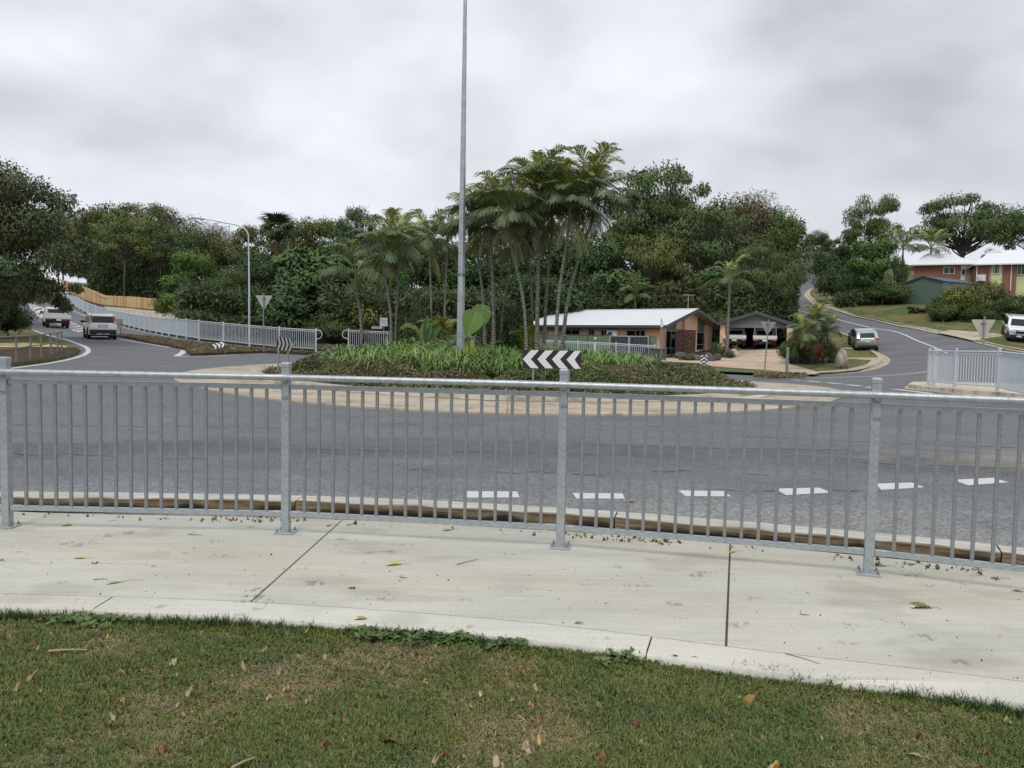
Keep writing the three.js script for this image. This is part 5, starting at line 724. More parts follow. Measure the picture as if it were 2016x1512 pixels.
{ // arching strap-leaved lilies
  const r = mulberry(41), tuft = (seed) => { const q = mulberry(seed), pos = [], idx = [], col = []; for (let b = 0; b < 27; b++) { const a = q() * 2 * PI, L = 0.55 + 0.35 * q(), hgt = 0.28 + 0.28 * q(), w = 0.011 + 0.008 * q(), ox = (q() - 0.5) * 0.16, oz = (q() - 0.5) * 0.16, k = 0.7 + 0.6 * q(), yl = q() < 0.06 ? 2.2 : 1; for (let s = 0; s <= 4; s++) { const t = s / 4, rad = L * t * (0.35 + 0.5 * t), y = hgt * 4 * t * (1 - t * 0.72) * 0.85 * (t < 1 ? 1 : 0.95), ww = w * (s === 4 ? 0.15 : 1 - 0.3 * t), cx = ox + cos(a) * rad, cz = oz + sin(a) * rad; pos.push(cx - sin(a) * ww, y, cz + cos(a) * ww, cx + sin(a) * ww, y, cz - cos(a) * ww); for (let z = 0; z < 2; z++) col.push(0.155 * k * yl, 0.255 * k, 0.06 * k); if (s) { const o = pos.length / 3 - 4; idx.push(o, o + 1, o + 2, o + 2, o + 1, o + 3); } } }
    const g = new THREE.BufferGeometry(); g.setAttribute('position', new THREE.Float32BufferAttribute(pos, 3)); g.setAttribute('color', new THREE.Float32BufferAttribute(col, 3)); g.setIndex(idx); g.computeVertexNormals(); return g; };
  const mat = std(lin(1, 1, 1), 0.5, { vertexColors: true, side: THREE.DoubleSide });
  for (let v = 0; v < 3; v++) { const ms = [], cs = []; for (let k = 0; k < 290; k++) { const a = r() * 2 * PI, q = sqrt(r()), x = C0[0] - 0.6 + 6.0 * cos(a) * q, z = C0[1] + 0.4 + 5.6 * sin(a) * q; if (z > -23.6 + (x - 2) * 0.02 || (x > 2.6 && z > -25.2 && x < 3.9)) continue; const e = new THREE.Euler((r() - 0.5) * 0.3, r() * 6, (r() - 0.5) * 0.3), s = 0.95 + 0.5 * r(), p = new V3(x, bed(x, z) - 0.03, z); ms.push(new THREE.Matrix4().compose(p, new THREE.Quaternion().setFromEuler(e), new V3(s, s * (0.8 + 0.4 * r()), s))); const b = 0.8 + 0.45 * r(); cs.push([b * (0.85 + 0.3 * r()), b, b * (0.8 + 0.5 * r())]); } inst('strap_leaf_plants', tuft(300 + v), mat, ms, cs).userData.label = ['dark green arching strap-leaved lilies massed on the roundabout', 'more arching strap-leaved lilies mixed through the roundabout bed', 'longer strap-leaved lilies scattered through the roundabout bed'][v]; }
  // low brown-green ground cover round them
  const L = new Leaves(), q = mulberry(47); for (let i = 0; i < 13; i++) { const d = dirR(q); d.y = abs(d.y); L.add(d.x * 0.05, d.y * 0.05, d.z * 0.05, dirR(q).addScaledVector(d, 1.3).normalize(), dirR(q).add(new V3(0, 0.9, 0)).normalize(), 0.05 + 0.045 * q(), 0.032, [1, 1, 1], 0.1); }
  const g = L.geo(), ms = [], cs = []; let n = 0; while (n < 52000) { const a = r() * 2 * PI, rr = lerp(0.3, 1.0, sqrt(r())), x = C0[0] + 8.9 * cos(a) * rr, z = C0[1] + 7.9 * sin(a) * rr; n++; const inner = hypot((x - C0[0] + 0.6) / 5.6, (z - C0[1] - 0.4) / 5.2); const patch = fbm(x * 0.42 + 5, z * 0.42, 3, 7), front = smooth(-20.9, -22.0, z); if (inner < 0.9) continue; const edge = hypot((x - C0[0]) / 9.0, (z - C0[1]) / 7.9); let h = 0.52 * smooth(0.95, 0.80, edge) * smooth(0.26, 0.48, patch) * (0.7 + 0.6 * fbm(x * 1.3, z * 1.3, 3, 19)); if (h < 0.06) { if (r() < 0.93) continue; h = 0.05; } const t = r() < 0.72 ? 0.82 + 0.18 * r() : r(); const y = bed(x, z) + h * t + (r() - 0.5) * 0.05, s = 0.8 + 0.9 * r(); ms.push(new THREE.Matrix4().compose(new V3(x, y, z), new THREE.Quaternion().setFromEuler(new THREE.Euler((r() - 0.5) * 1.2, r() * 6, (r() - 0.5) * 1.2)), new V3(s, s, s))); const hue = fbm(x * 1.1, z * 1.1, 3, 29) + (r() - 0.5) * 0.5, b = 0.7 + 0.7 * r(); cs.push((hue > 0.78 ? [0.21, 0.15, 0.09] : hue > 0.56 ? [0.17, 0.155, 0.08] : hue > 0.32 ? [0.14, 0.165, 0.065] : [0.10, 0.14, 0.05]).map((v) => v * b)); }
  inst('ground_cover', g, leafMat(1, 1, 1), ms, cs).userData.label = 'low brownish-green ground cover shrubs ringing the roundabout bed';
  // weeds on the splitter islands and litter on the beds
  const w = [], wc = []; for (let k = 0; k < 1500; k++) { const px = r() < 0.8 ? lerp(235, 620, r()) : lerp(1486, 1588, r()), py = px > 1000 ? lerp(737, 743, r()) : lerp(663, 700, r()), p = G(px, py, 0.12); if (!(inside([p.x, p.z], splitter) || px > 1000)) continue; const s = 0.9 + 1.5 * r() * r(); w.push(new THREE.Matrix4().compose(p, new THREE.Quaternion().setFromEuler(new THREE.Euler(0, r() * 6, 0)), new V3(s, s, s))); const b = 0.6 + 0.8 * r(); wc.push((r() < 0.7 ? [0.15, 0.11, 0.06] : [0.07, 0.08, 0.03]).map((v) => v * b)); }
  inst('dry_weeds', g, tint.plain, w, wc).userData.label = 'dry brown weeds on the splitter islands';
}
// ---------------------------------------------------------------- building materials
const brickTex = (a, b, c) => tex(256, 256, (x, y) => { const row = floor(y / 16), u = x + (row % 2) * 24, bx = floor(u / 48), m = (y % 16) < 2.2 || (u % 48) < 2.2, k = 0.85 + 0.3 * hash(bx % 5, row, 3) + (hash(x, y, 2) - 0.5) * 0.08; return m ? c : [a[0] * k + b[0] * (1 - k), a[1] * k + b[1] * (1 - k), a[2] * k + b[2] * (1 - k)]; });
const metreUV = (g, s = 1) => { const p = g.attributes.position, n = g.attributes.normal, u = g.attributes.uv; for (let i = 0; i < p.count; i++) { const ax = abs(n.getX(i)), ay = abs(n.getY(i)); if (ay > 0.7) u.setXY(i, p.getX(i) * s, p.getZ(i) * s); else if (ax > 0.7) u.setXY(i, p.getZ(i) * s, p.getY(i) * s); else u.setXY(i, p.getX(i) * s, p.getY(i) * s); } return g; };
const mb = (w, h, d, x, y, z, s = 1) => metreUV(box(w, h, d, x, y, z), s);
const tanBrick = std(0xffffff, 0.9, { map: brickTex([0.95, 0.77, 0.64], [0.80, 0.6, 0.47], [0.84, 0.78, 0.7]) }), redBrick = std(0xffffff, 0.9, { map: brickTex([0.54, 0.36, 0.30], [0.36, 0.2, 0.14], [0.52, 0.44, 0.39]) });
tanBrick.map.repeat.set(0.72, 0.73); redBrick.map.repeat.set(0.72, 0.73);
const ribTex = tex(128, 16, (x) => { const k = (x % 16) < 3 ? 0.9 : (x % 16) < 5 ? 1.0 : 0.97; return [k, k, k]; }, { srgb: false });
const whiteRoof = std(lin(0.78, 0.80, 0.83), 0.42, { map: ribTex, bumpMap: ribTex, bumpScale: 0.02 }), trimDark = std(lin(0.07, 0.078, 0.085), 0.55), trimGrey = std(lin(0.16, 0.165, 0.165), 0.7), glass = new THREE.MeshStandardMaterial({ color: lin(0.012, 0.015, 0.018), roughness: 0.08, metalness: 0 }), alu = std(lin(0.45, 0.45, 0.44), 0.4, { metalness: 0.4 }), cream = std(lin(0.62, 0.62, 0.36), 0.75), whitePaint = std(lin(0.74, 0.75, 0.75), 0.5), colorbond = std(lin(0.13, 0.20, 0.13), 0.55);
function roofPlane(a, b, c, d, th = 0.05) { // four corners, eave a -> b, ridge d <- c; ribs run up the slope
  const n = new V3().crossVectors(b.clone().sub(a), d.clone().sub(a)).normalize().multiplyScalar(th), P = [a, b, c, d], Q2 = P.map((p) => p.clone().sub(n)), pos = [], uv = [], w = a.distanceTo(b); const quad = (p, q, r, s, u) => { for (const [v, k] of [[p, 0], [q, 1], [r, 2], [p, 0], [r, 2], [s, 3]]) { pos.push(v.x, v.y, v.z); uv.push((k === 1 || k === 2 ? w : 0) / 1.5, k > 1 ? 1 : 0); } };
  quad(P[0], P[1], P[2], P[3]); quad(Q2[3], Q2[2], Q2[1], Q2[0]); for (let i = 0; i < 4; i++) { const j = (i + 1) % 4; quad(P[j], P[i], Q2[i], Q2[j]); }
  const g = new THREE.BufferGeometry(); g.setAttribute('position', new THREE.Float32BufferAttribute(pos, 3)); g.setAttribute('uv', new THREE.Float32BufferAttribute(uv, 2)); g.computeVertexNormals(); return g;
}
const poly = (pts, depth, z = 0) => { const s = new THREE.Shape(pts.map(([x, y]) => new THREE.Vector2(x, y))); return new THREE.ExtrudeGeometry(s, { depth, bevelEnabled: false }).translate(0, 0, z); };
function windowPart(parent, w, h, x, y, z, turn, { bars = [0.5], frame = alu, sill = true } = {}) { // frame with glass set back; z = outward
  const g = new THREE.Group(); const fm = obj('window', merge([box(w, 0.06, 0.09, 0, h / 2 - 0.03, 0), box(w, 0.06, 0.09, 0, -h / 2 + 0.03, 0), box(0.06, h - 0.12, 0.088, -w / 2 + 0.03, 0, 0), box(0.06, h - 0.12, 0.088, w / 2 - 0.03, 0, 0), ...bars.map((b) => box(0.05, h - 0.122, 0.07, (b - 0.5) * w, 0, 0))]), frame, parent); fm.position.set(x, y, z); fm.rotation.y = turn;
  obj('pane', box(w - 0.1, h - 0.1, 0.012, 0, 0, -0.015), glass, fm); if (sill) obj('sill', box(w + 0.1, 0.06, 0.14, 0, -h / 2 - 0.035, 0.03), tanBrick, fm); return fm;
}
// ---------------------------------------------------------------- tan brick house behind the roundabout
{
  const d = 57, p = at(1312, 690, d), b = gy(p.x, -d, 0.05), t = thing('brick_house', 'low tan brick house with a long white metal roof and dark gable trim', 'house', b.toArray(), -40 * PI / 180), L = 13.6, W = 9.9, He = at(1312, 640, d).y - b.y, Hr = He + 1.42, ov = 0.6, go = 0.95;
  const lx = (px, z = -ov) => { const k = (px - 1008) / F, c = cos(40 * PI / 180), s = sin(40 * PI / 180); return (k * (d - c * z) - p.x + s * z) / (c + s * k); }; // wall position under a column of the photograph
  const x0 = -L + 0.5, x1 = -go, zf = -ov, zb = -W + ov, base = -0.6, wt = 0.24, mid = -W / 2;
  const wallsG = [mb(x1 - x0, He - 0.28 - base, wt, (x0 + x1) / 2, (He - 0.28 + base) / 2, zf - wt / 2), mb(x1 - x0, He - 0.28 - base, wt, (x0 + x1) / 2, (He - 0.28 + base) / 2, zb + wt / 2), mb(wt, He - 0.28 - base, W - 2 * ov - 2 * wt, x0 + wt / 2, (He - 0.28 + base) / 2, mid)];
  obj('wall', wallsG, tanBrick, t);
  // gable end: brick piers, dark cladding, glass
  const sz = (s) => -s, ge = He - 0.3; // s: metres along the gable from the near corner
  const Y = (s) => lerp(He, Hr, 1 - abs(-s - mid) / (W / 2)) - 0.16;
  const gpier = (s0, s1, top, out = 0, m = tanBrick, nm = 'brick_pier') => obj(nm, metreUV(poly([[s0, base], [s1, base], [s1, top === 'roof' ? Y(s1) : top], ...(top === 'roof' && s0 < W / 2 && s1 > W / 2 ? [[W / 2, Y(W / 2)]] : []), [s0, top === 'roof' ? Y(s0) : top]], wt + out).rotateY(PI / 2).translate(x1 - wt, 0, 0)), m, t);
  gpier(ov + 0.002, 1.62, 'roof', 0.02); gpier(4.3, 6.5, 'roof', 0.14); gpier(8.2, W - ov - 0.002, 'roof', 0.12); gpier(6.5, 8.2, 0.62, 0); gpier(1.62, 3.3, 0.25, 0);
  gpier(3.3, 4.3, 'roof', -0.06, tanBrick, 'brick_wall');
  const clad = (s0, s1, nm) => obj(nm, poly([[s0, 2.12], [s1, 2.12], [s1, Y(s1)], [s0, Y(s0)]], 0.1).rotateY(PI / 2).translate(x1 - 0.2, 0, 0), trimGrey, t); clad(1.62, 3.3, 'gable_cladding'); clad(6.5, 8.2, 'gable_cladding');
  windowPart(t, 1.7, 1.86, x1 - 0.06, 1.19, -2.46, PI / 2, { bars: [0.52], sill: false }); obj('transom', box(0.07, 0.06, 1.6, x1 - 0.03, 0.78, -2.46), alu, t.children.at(-1)).position.set(0, 0, 0); t.children.at(-1).children.at(-1).geometry = box(1.6, 0.06, 0.075, 0, -0.42, 0);
  windowPart(t, 1.7, 1.46, x1 - 0.06, 1.38, -7.35, PI / 2, { bars: [], sill: false }); obj('transom', box(1.6, 0.06, 0.075, 0, -0.28, 0), alu, t.children.at(-1));
  // roof
  const v = (x, y, z) => new V3(x, y, z); obj('roof', merge([roofPlane(v(-L, He, 0), v(0, He, 0), v(0, Hr, mid), v(-L, Hr, mid)), roofPlane(v(0, He, -W), v(-L, He, -W), v(-L, Hr, mid), v(0, Hr, mid))]), whiteRoof, t);
  const rf = t.children.at(-1); obj('ridge_cap', bar([-L - 0.01, Hr + 0.02, mid], [0.01, Hr + 0.02, mid], 0.22, 0.05), whiteRoof, rf);
  obj('gutter', [box(L, 0.2, 0.13, -L / 2, He - 0.11, 0.07), box(L, 0.2, 0.13, -L / 2, He - 0.11, -W - 0.07)], trimDark, rf);
  for (const [za, zb2] of [[0.14, mid], [-W - 0.14, mid]]) obj('barge_board', bar([0.03, He - 0.13, za], [0.03, Hr - 0.1, zb2], 0.05, 0.24), trimDark, rf);
  obj('soffit', merge([box(L, 0.02, ov - 0.02, -L / 2, He - 0.27, -ov / 2 - 0.005), ...[[0, 1], [-W, -1]].map(([z, s]) => bar([-go / 2 - 0.02, He - 0.16, z - s * 0.05], [-go / 2 - 0.02, Hr - 0.14, mid + s * 0.02], go - 0.08, 0.02))]), std(lin(0.30, 0.27, 0.23), 0.8), t);
  for (const [a, c, bars] of [[1107, 1140, [0.5]], [1157.5, 1169, [0.5]], [1181, 1193, [0.6]], [1231.5, 1269, [0.48, 0.72]]]) { const xa = lx(a), xc = lx(c); windowPart(t, xc - xa, 1.15, (xa + xc) / 2, He - 0.95, zf + 0.035, 0, { bars, sill: true }); }
  { const xa = lx(1202, -0.2), a = thing('air_conditioner', 'white outdoor air conditioner on the tan brick wall', 'air conditioner', t.localToWorld(v(xa, He - 0.78, -0.36)).toArray(), -40 * PI / 180); obj('case', rbox(0.92, 0.72, 0.38, 0.03), whitePaint, a); obj('fan_grille', merge([new THREE.TorusGeometry(0.24, 0.015, 6, 24), new THREE.TorusGeometry(0.15, 0.012, 6, 20), new THREE.CylinderGeometry(0.235, 0.235, 0.01, 24).rotateX(PI / 2)]).translate(-0.16, 0, 0.195), trimDark, a); obj('wall_bracket', merge([box(0.04, 0.04, 0.3, -0.3, -0.38, -0.02), box(0.04, 0.04, 0.3, 0.3, -0.38, -0.02)]), alu, a); }
  { const xs = lx(1356, mid), m = obj('antenna', merge([cyl(0.025, 0.025, 1.1, 0, 0, 0, 6), box(1.0, 0.03, 0.03, 0, 1.1, 0), ...[-0.45, -0.25, -0.05, 0.15, 0.35, 0.48].map((x) => box(0.015, 0.015, 0.7, x, 1.12, 0))]), alu, rf); m.position.set(-0.9, Hr, mid); m.rotation.y = 0.9; }
  obj('downpipe', cyl(0.04, 0.04, He - 0.3 - base, lx(1210), base, zf + 0.05, 8), whitePaint, t);
  // rust-brown pierced screen
  const s = thing('garden_screen', 'rust-brown steel screen pierced with leaf shapes by the front door', 'screen', t.localToWorld(v(0.1, 0, -2.85)).toArray(), PI / 2 - 40 * PI / 180), rust = std(lin(0.075, 0.03, 0.024), 0.85), r = mulberry(3); obj('frame', merge([box(0.06, 2.3, 0.05, -1.5, 1.05, 0), box(0.06, 2.3, 0.05, 1.5, 1.05, 0)]), rust, s);
  const sh = new THREE.Shape([[-1.47, -0.1], [1.47, -0.1], [1.47, 2.2], [-1.47, 2.2]].map(([x, y]) => new THREE.Vector2(x, y))); const seen = []; for (let k = 0; k < 900; k++) { const x = -1.35 + 2.7 * r(), y = 0.05 + 2.05 * r(), q = 0.05 + 0.07 * r(), a = r() * 3.1; if (r() > smooth(-1.2, 0.9, x) * 0.9 + 0.04 || seen.some(([u, v2, w2]) => hypot(u - x, v2 - y) < w2 + q + 0.012)) continue; seen.push([x, y, q]); sh.holes.push(new THREE.Path([[q, 0], [0, q * 0.45], [-q, 0], [0, -q * 0.45]].map(([u, w]) => new THREE.Vector2(x + u * cos(a) - w * sin(a), y + u * sin(a) + w * cos(a))))); } obj('panel', new THREE.ExtrudeGeometry(sh, { depth: 0.01, bevelEnabled: false }), rust, s);
}
// carport and its two utilities
const utePaint = std(lin(0.70, 0.70, 0.68), 0.4), tyreM = std(lin(0.018, 0.018, 0.019), 0.9), rimM = std(lin(0.35, 0.35, 0.36), 0.35, { metalness: 0.7 }), blackPl = std(lin(0.02, 0.02, 0.022), 0.6), redLens = new THREE.MeshPhysicalMaterial({ color: lin(0.42, 0.02, 0.02), roughness: 0.15, clearcoat: 1 }), clearLens = new THREE.MeshPhysicalMaterial({ color: lin(0.55, 0.56, 0.58), roughness: 0.1, clearcoat: 1 }), chrome = new THREE.MeshStandardMaterial({ color: lin(0.6, 0.6, 0.62), metalness: 1, roughness: 0.2 });
const wheelG = {}; function wheel(t, x, z, R, w) { const key = R + ',' + w; wheelG[key] ??= [new THREE.LatheGeometry([[R * 0.62, -w / 2], [R * 0.9, -w / 2], [R * 0.98, -w * 0.36], [R, 0], [R * 0.98, w * 0.36], [R * 0.9, w / 2], [R * 0.62, w / 2]].map(([a, b]) => new THREE.Vector2(a, b)), 28).rotateX(PI / 2), merge([new THREE.CylinderGeometry(R * 0.63, R * 0.63, w * 0.8, 24).rotateX(PI / 2), ...Array.from({ length: 6 }, (_, k) => box(R * 0.14, R * 0.95, w * 0.88, 0, 0, 0).rotateZ(k * PI / 6))])]; const m = obj('wheel', wheelG[key][0], tyreM, t); m.position.set(x, R, z); obj('rim', wheelG[key][1], rimM, m).scale.setScalar(0.98); }
function carBody(prof, w, belt, roof, taper, noseL, tailL) { // side profile swept across, narrowed above the belt line and at the ends
  const s = new THREE.Shape(prof.map(([x, y]) => new THREE.Vector2(x, y))), bev = 0.07, g0 = new THREE.ExtrudeGeometry(s, { depth: w - 2 * bev, bevelEnabled: true, bevelSize: bev * 0.7, bevelThickness: bev, bevelOffset: -bev * 0.7, bevelSegments: 3, steps: 6 }).translate(0, 0, -w / 2 + bev); const p = g0.attributes.position; for (let i = 0; i < p.count; i++) p.setZ(i, p.getZ(i) * narrow(p.getX(i), p.getY(i), belt, roof, taper, noseL, tailL)); g0.deleteAttribute('normal'); g0.computeVertexNormals(); return toCreasedNormals(g0, 0.7);
}
const narrow = (x, y, belt, roof, taper, noseL, tailL) => (1 - taper * clamp((y - belt) / (roof - belt))) * (1 - 0.12 * smooth(noseL - 0.55, noseL, x) - 0.07 * smooth(tailL + 0.45, tailL, x));
function place(t, p, bearing, len) { // stand on the terrain facing a compass bearing (0 = away from the viewer)
  const f = new V3(sin(bearing), 0, -cos(bearing)), s = new V3(cos(bearing), 0, sin(bearing)), y = (v, k) => hAt(p.x + v.x * k, p.z + v.z * k), X = new V3(f.x, (y(f, len * 0.3) - y(f, -len * 0.3)) / (len * 0.6), f.z).normalize(), Z0 = new V3(s.x, (y(s, 0.8) - y(s, -0.8)) / 1.6, s.z).normalize(), Yv = new V3().crossVectors(Z0, X).normalize(), Z = new V3().crossVectors(X, Yv);
  t.quaternion.setFromRotationMatrix(new THREE.Matrix4().makeBasis(X, Yv, Z)); t.position.set(p.x, (y(f, len * 0.3) + y(f, -len * 0.3)) / 2 + 0.005, p.z);
}
const plateBlank = (t, x, y, z, w = 0.38) => obj('number_plate', merge([box(0.012, 0.13, w, x, y, z)]), whitePaint, t);
function wagon(label, { paint, L, W, H, prof, belt, roof, taper = 0.15, sideWin, rearWin, front = 0, R = 0.35, axles, kind }) {
  const t = thing('parked_car', label, 'car'), nl = L / 2, tl = -L / 2, nz = (x, y) => narrow(x, y, belt, roof, taper, nl, tl); t.name = t.name; obj('body', carBody(prof, W, belt, roof, taper, nl, tl), paint, t);
  for (const s of [-1, 1]) { sideWin.forEach((q) => { const g = poly(q, 0.012, W / 2 - 0.003), p = g.attributes.position; for (let i = 0; i < p.count; i++) p.setZ(i, s * p.getZ(i) * nz(p.getX(i), p.getY(i))); g.computeVertexNormals(); obj('side_window', g, glass, t); }); obj('mirror', rbox(0.13, 0.16, 0.22, 0.04, axles[0] - 0.32, belt + 0.09, s * (W / 2 + 0.09)), kind === 'trail' ? blackPl : paint, t);
    for (const x of axles) { obj('wheel_arch', new THREE.CylinderGeometry(R + 0.075, R + 0.075, 0.03, 28, 1).rotateX(PI / 2).translate(x, R + 0.01, s * (W / 2 - 0.022) * nz(x, R)), blackPl, t); wheel(t, x, s * (W / 2 - 0.11) * nz(x, R), R, 0.23); }
    obj('sill_trim', box(L * 0.5, 0.1, 0.03, (axles[0] + axles[1]) / 2, 0.3, s * (W / 2 - 0.006)), blackPl, t); for (const x of [0.1, -0.75]) obj('door_handle', rbox(0.2, 0.035, 0.03, 0.01, x, belt - 0.1, s * (W / 2 + 0.004)), paint, t); }
  obj('underbody', box(L * 0.86, 0.25, W * 0.8, 0, 0.33, 0), blackPl, t);
  const panel = (q, nm, m, off) => { const [[xa, ya, wa], [xb, yb, wb]] = q, g = new THREE.BufferGeometry(), pos = []; const dx = xb - xa, dy = yb - ya, l = hypot(dx, dy), n = [dy / l * off, -dx / l * off]; for (const [x, y, z] of [[xa, ya, -wa], [xa, ya, wa], [xb, yb, wb], [xa, ya, -wa], [xb, yb, wb], [xb, yb, -wb]]) pos.push(x + n[0], y + n[1], z); g.setAttribute('position', new THREE.Float32BufferAttribute(pos, 3)); g.setAttribute('uv', new THREE.Float32BufferAttribute(new Float32Array(12), 2)); g.computeVertexNormals(); return obj(nm, g, m, t); };
  panel(rearWin, 'rear_window', glass, -0.012); return { t, nz, panel, W, L };
}
{
  const prof = [[-2.28, 0.42], [-2.31, 0.75], [-2.28, 0.98], [-2.2, 1.12], [-2.06, 1.56], [-1.95, 1.66], [-0.2, 1.71], [0.42, 1.64], [1.15, 1.1], [2.05, 0.98], [2.28, 0.8], [2.3, 0.4], [2.2, 0.26], [-2.18, 0.3]];
  const c = wagon('white wagon with tall red tail lamps driving away up the road', { paint: new THREE.MeshPhysicalMaterial({ color: lin(0.82, 0.82, 0.82), roughness: 0.35 }), L: 4.6, W: 1.79, H: 1.71, prof, belt: 1.05, roof: 1.71, taper: 0.13, axles: [1.38, -1.25], R: 0.36, kind: 'trail', rearWin: [[-2.2, 1.13, 0.66], [-2.065, 1.56, 0.6]], sideWin: [[[-1.95, 1.13], [-1.1, 1.12], [-1.12, 1.58], [-1.85, 1.56]], [[-1.04, 1.12], [-0.1, 1.1], [-0.12, 1.6], [-1.06, 1.58]], [[-0.03, 1.1], [0.98, 1.1], [0.38, 1.55], [-0.05, 1.6]]] });
  c.t.name = 'white_wagon'; for (const s of [-1, 1]) { obj('tail_lamp', bar([-2.2, 1.08, s * 0.745], [-2.05, 1.6, s * 0.675], 0.11, 0.14), redLens, c.t); obj('tail_lamp_lens', bar([-2.262, 1.1, s * 0.735], [-2.225, 1.24, s * 0.72], 0.07, 0.1), clearLens, c.t); obj('reflector', box(0.02, 0.05, 0.18, -2.34, 0.56, s * 0.6), redLens, c.t); }
  obj('rear_bumper', merge([rbox(0.16, 0.34, 1.62, 0.06, -2.27, 0.5, 0)]), blackPl, c.t); obj('tailgate_trim', rbox(0.03, 0.05, 0.6, 0.01, -2.31, 0.98, 0), chrome, c.t); plateBlank(c.t, -2.32, 0.86, 0); obj('plate_surround', rbox(0.02, 0.17, 0.56, 0.01, -2.308, 0.86, 0), std(lin(0.5, 0.5, 0.5), 0.5), c.t); obj('tow_bar', merge([box(0.2, 0.05, 0.08, -2.4, 0.4, 0), new THREE.SphereGeometry(0.035, 10, 8).translate(-2.47, 0.46, 0)]), blackPl, c.t); obj('exhaust_guard', rbox(0.05, 0.08, 0.8, 0.02, -2.35, 0.36, 0), alu, c.t);
  const p = G(189, 668.5, 0); place(c.t, new V3(p.x - 0.8, 0, p.z - 1.9), -33.5 * PI / 180, 2.63); c.t.scale.setScalar(0.87);
}
{
  const prof = [[-2.08, 0.45], [-2.16, 0.7], [-2.16, 0.92], [-2.08, 1.05], [-1.72, 1.5], [-1.55, 1.58], [-0.4, 1.66], [0.35, 1.6], [1.2, 1.08], [1.95, 0.92], [2.15, 0.72], [2.17, 0.4], [2.08, 0.25], [-1.98, 0.3]];
  const c = wagon('silver-green hatchback wagon parked half on the corner lawn', { paint: new THREE.MeshPhysicalMaterial({ color: lin(0.36, 0.42, 0.41), metalness: 0.55, roughness: 0.32, clearcoat: 1 }), L: 4.32, W: 1.82, H: 1.66, prof, belt: 1.02, roof: 1.66, taper: 0.2, axles: [1.32, -1.3], R: 0.355, rearWin: [[-2.03, 1.1, 0.6], [-1.74, 1.46, 0.52]], sideWin: [[[-1.55, 1.2], [-0.95, 1.08], [-0.98, 1.5], [-1.38, 1.44]], [[-0.9, 1.08], [-0.02, 1.04], [-0.05, 1.54], [-0.93, 1.5]], [[0.05, 1.04], [1.0, 1.04], [0.36, 1.5], [0.02, 1.54]]] });
  c.t.name = 'silver_hatchback'; for (const s of [-1, 1]) { const l = obj('tail_lamp', rbox(0.2, 0.2, 0.38, 0.06, 0, 0, 0), redLens, c.t); l.position.set(-2.05, 0.98, s * 0.665); l.rotation.set(0, s * -0.35, -0.25); obj('reflector', box(0.02, 0.06, 0.2, -2.155, 0.5, s * 0.55), redLens, c.t); }
  obj('rear_bumper', merge([rbox(0.2, 0.2, 1.5, 0.08, -2.08, 0.42, 0)]), blackPl, c.t); plateBlank(c.t, -2.165, 0.84, 0); obj('tailgate_handle', rbox(0.03, 0.04, 0.5, 0.01, -2.14, 0.98, 0), chrome, c.t); for (const s of [-1, 1]) obj('roof_rail', bar([-1.4, 1.63, s * 0.6], [0.2, 1.66, s * 0.6], 0.03, 0.03, 6), alu, c.t);
  const p = G(1707, 692, 0); place(c.t, new V3(p.x + 0.3, 0, p.z - 1.4), 14 * PI / 180, 2.62); c.t.rotateX(0.05); c.t.position.y += 0.06; c.t.scale.setScalar(0.87);
}
{
  const prof = [[-2.35, 0.5], [-2.4, 0.9], [-2.36, 1.15], [-2.2, 1.72], [-2.05, 1.84], [-0.2, 1.88], [0.35, 1.82], [0.95, 1.2], [1.1, 1.16], [2.1, 1.1], [2.3, 0.98], [2.34, 0.5], [2.2, 0.36], [-2.25, 0.38]];
  const c = wagon('white four-wheel drive parked nose-on at the edge of the sloping lawn', { paint: new THREE.MeshPhysicalMaterial({ color: lin(0.78, 0.79, 0.8), roughness: 0.3, clearcoat: 0.8 }), L: 4.75, W: 1.88, H: 1.88, prof, belt: 1.15, roof: 1.88, taper: 0.13, axles: [1.45, -1.4], R: 0.4, rearWin: [[-2.33, 1.2, 0.66], [-2.2, 1.66, 0.6]], sideWin: [[[-2.05, 1.22], [-1.15, 1.2], [-1.15, 1.74], [-1.95, 1.72]], [[-1.07, 1.2], [-0.1, 1.2], [-0.12, 1.76], [-1.07, 1.74]], [[-0.02, 1.2], [0.8, 1.2], [0.3, 1.74], [-0.04, 1.76]]] });
  c.t.name = 'white_four_wheel_drive'; c.panel([[0.9, 1.24, 0.72], [0.4, 1.76, 0.64]], 'windscreen', glass, 0.012); for (const s of [-1, 1]) { const h = obj('headlight', rbox(0.14, 0.2, 0.4, 0.05), clearLens, c.t); h.position.set(2.27, 0.92, s * 0.66); h.rotation.y = s * -0.2; obj('roof_rail', bar([-1.9, 1.89, s * 0.62], [0.1, 1.91, s * 0.62], 0.035, 0.035, 6), blackPl, c.t); }
  obj('grille', rbox(0.06, 0.22, 0.8, 0.02, 2.32, 0.9, 0), blackPl, c.t); obj('bull_bar', merge([rbox(0.16, 0.3, 1.8, 0.05, 2.42, 0.55, 0), bar([2.5, 0.7, -0.45], [2.5, 1.12, -0.45], 0.06, 0.06, 8), bar([2.5, 0.7, 0.45], [2.5, 1.12, 0.45], 0.06, 0.06, 8), bar([2.5, 1.1, -0.8], [2.5, 1.1, 0.8], 0.06, 0.06, 8)]), blackPl, c.t); plateBlank(c.t, 2.505, 0.6, 0.2);
  const p = G(2004, 674, 0.12); place(c.t, new V3(p.x + 0.9, 0, p.z - 1.6), 205 * PI / 180, 2.85); c.t.position.y += 0.1; c.t.scale.setScalar(0.84);
}
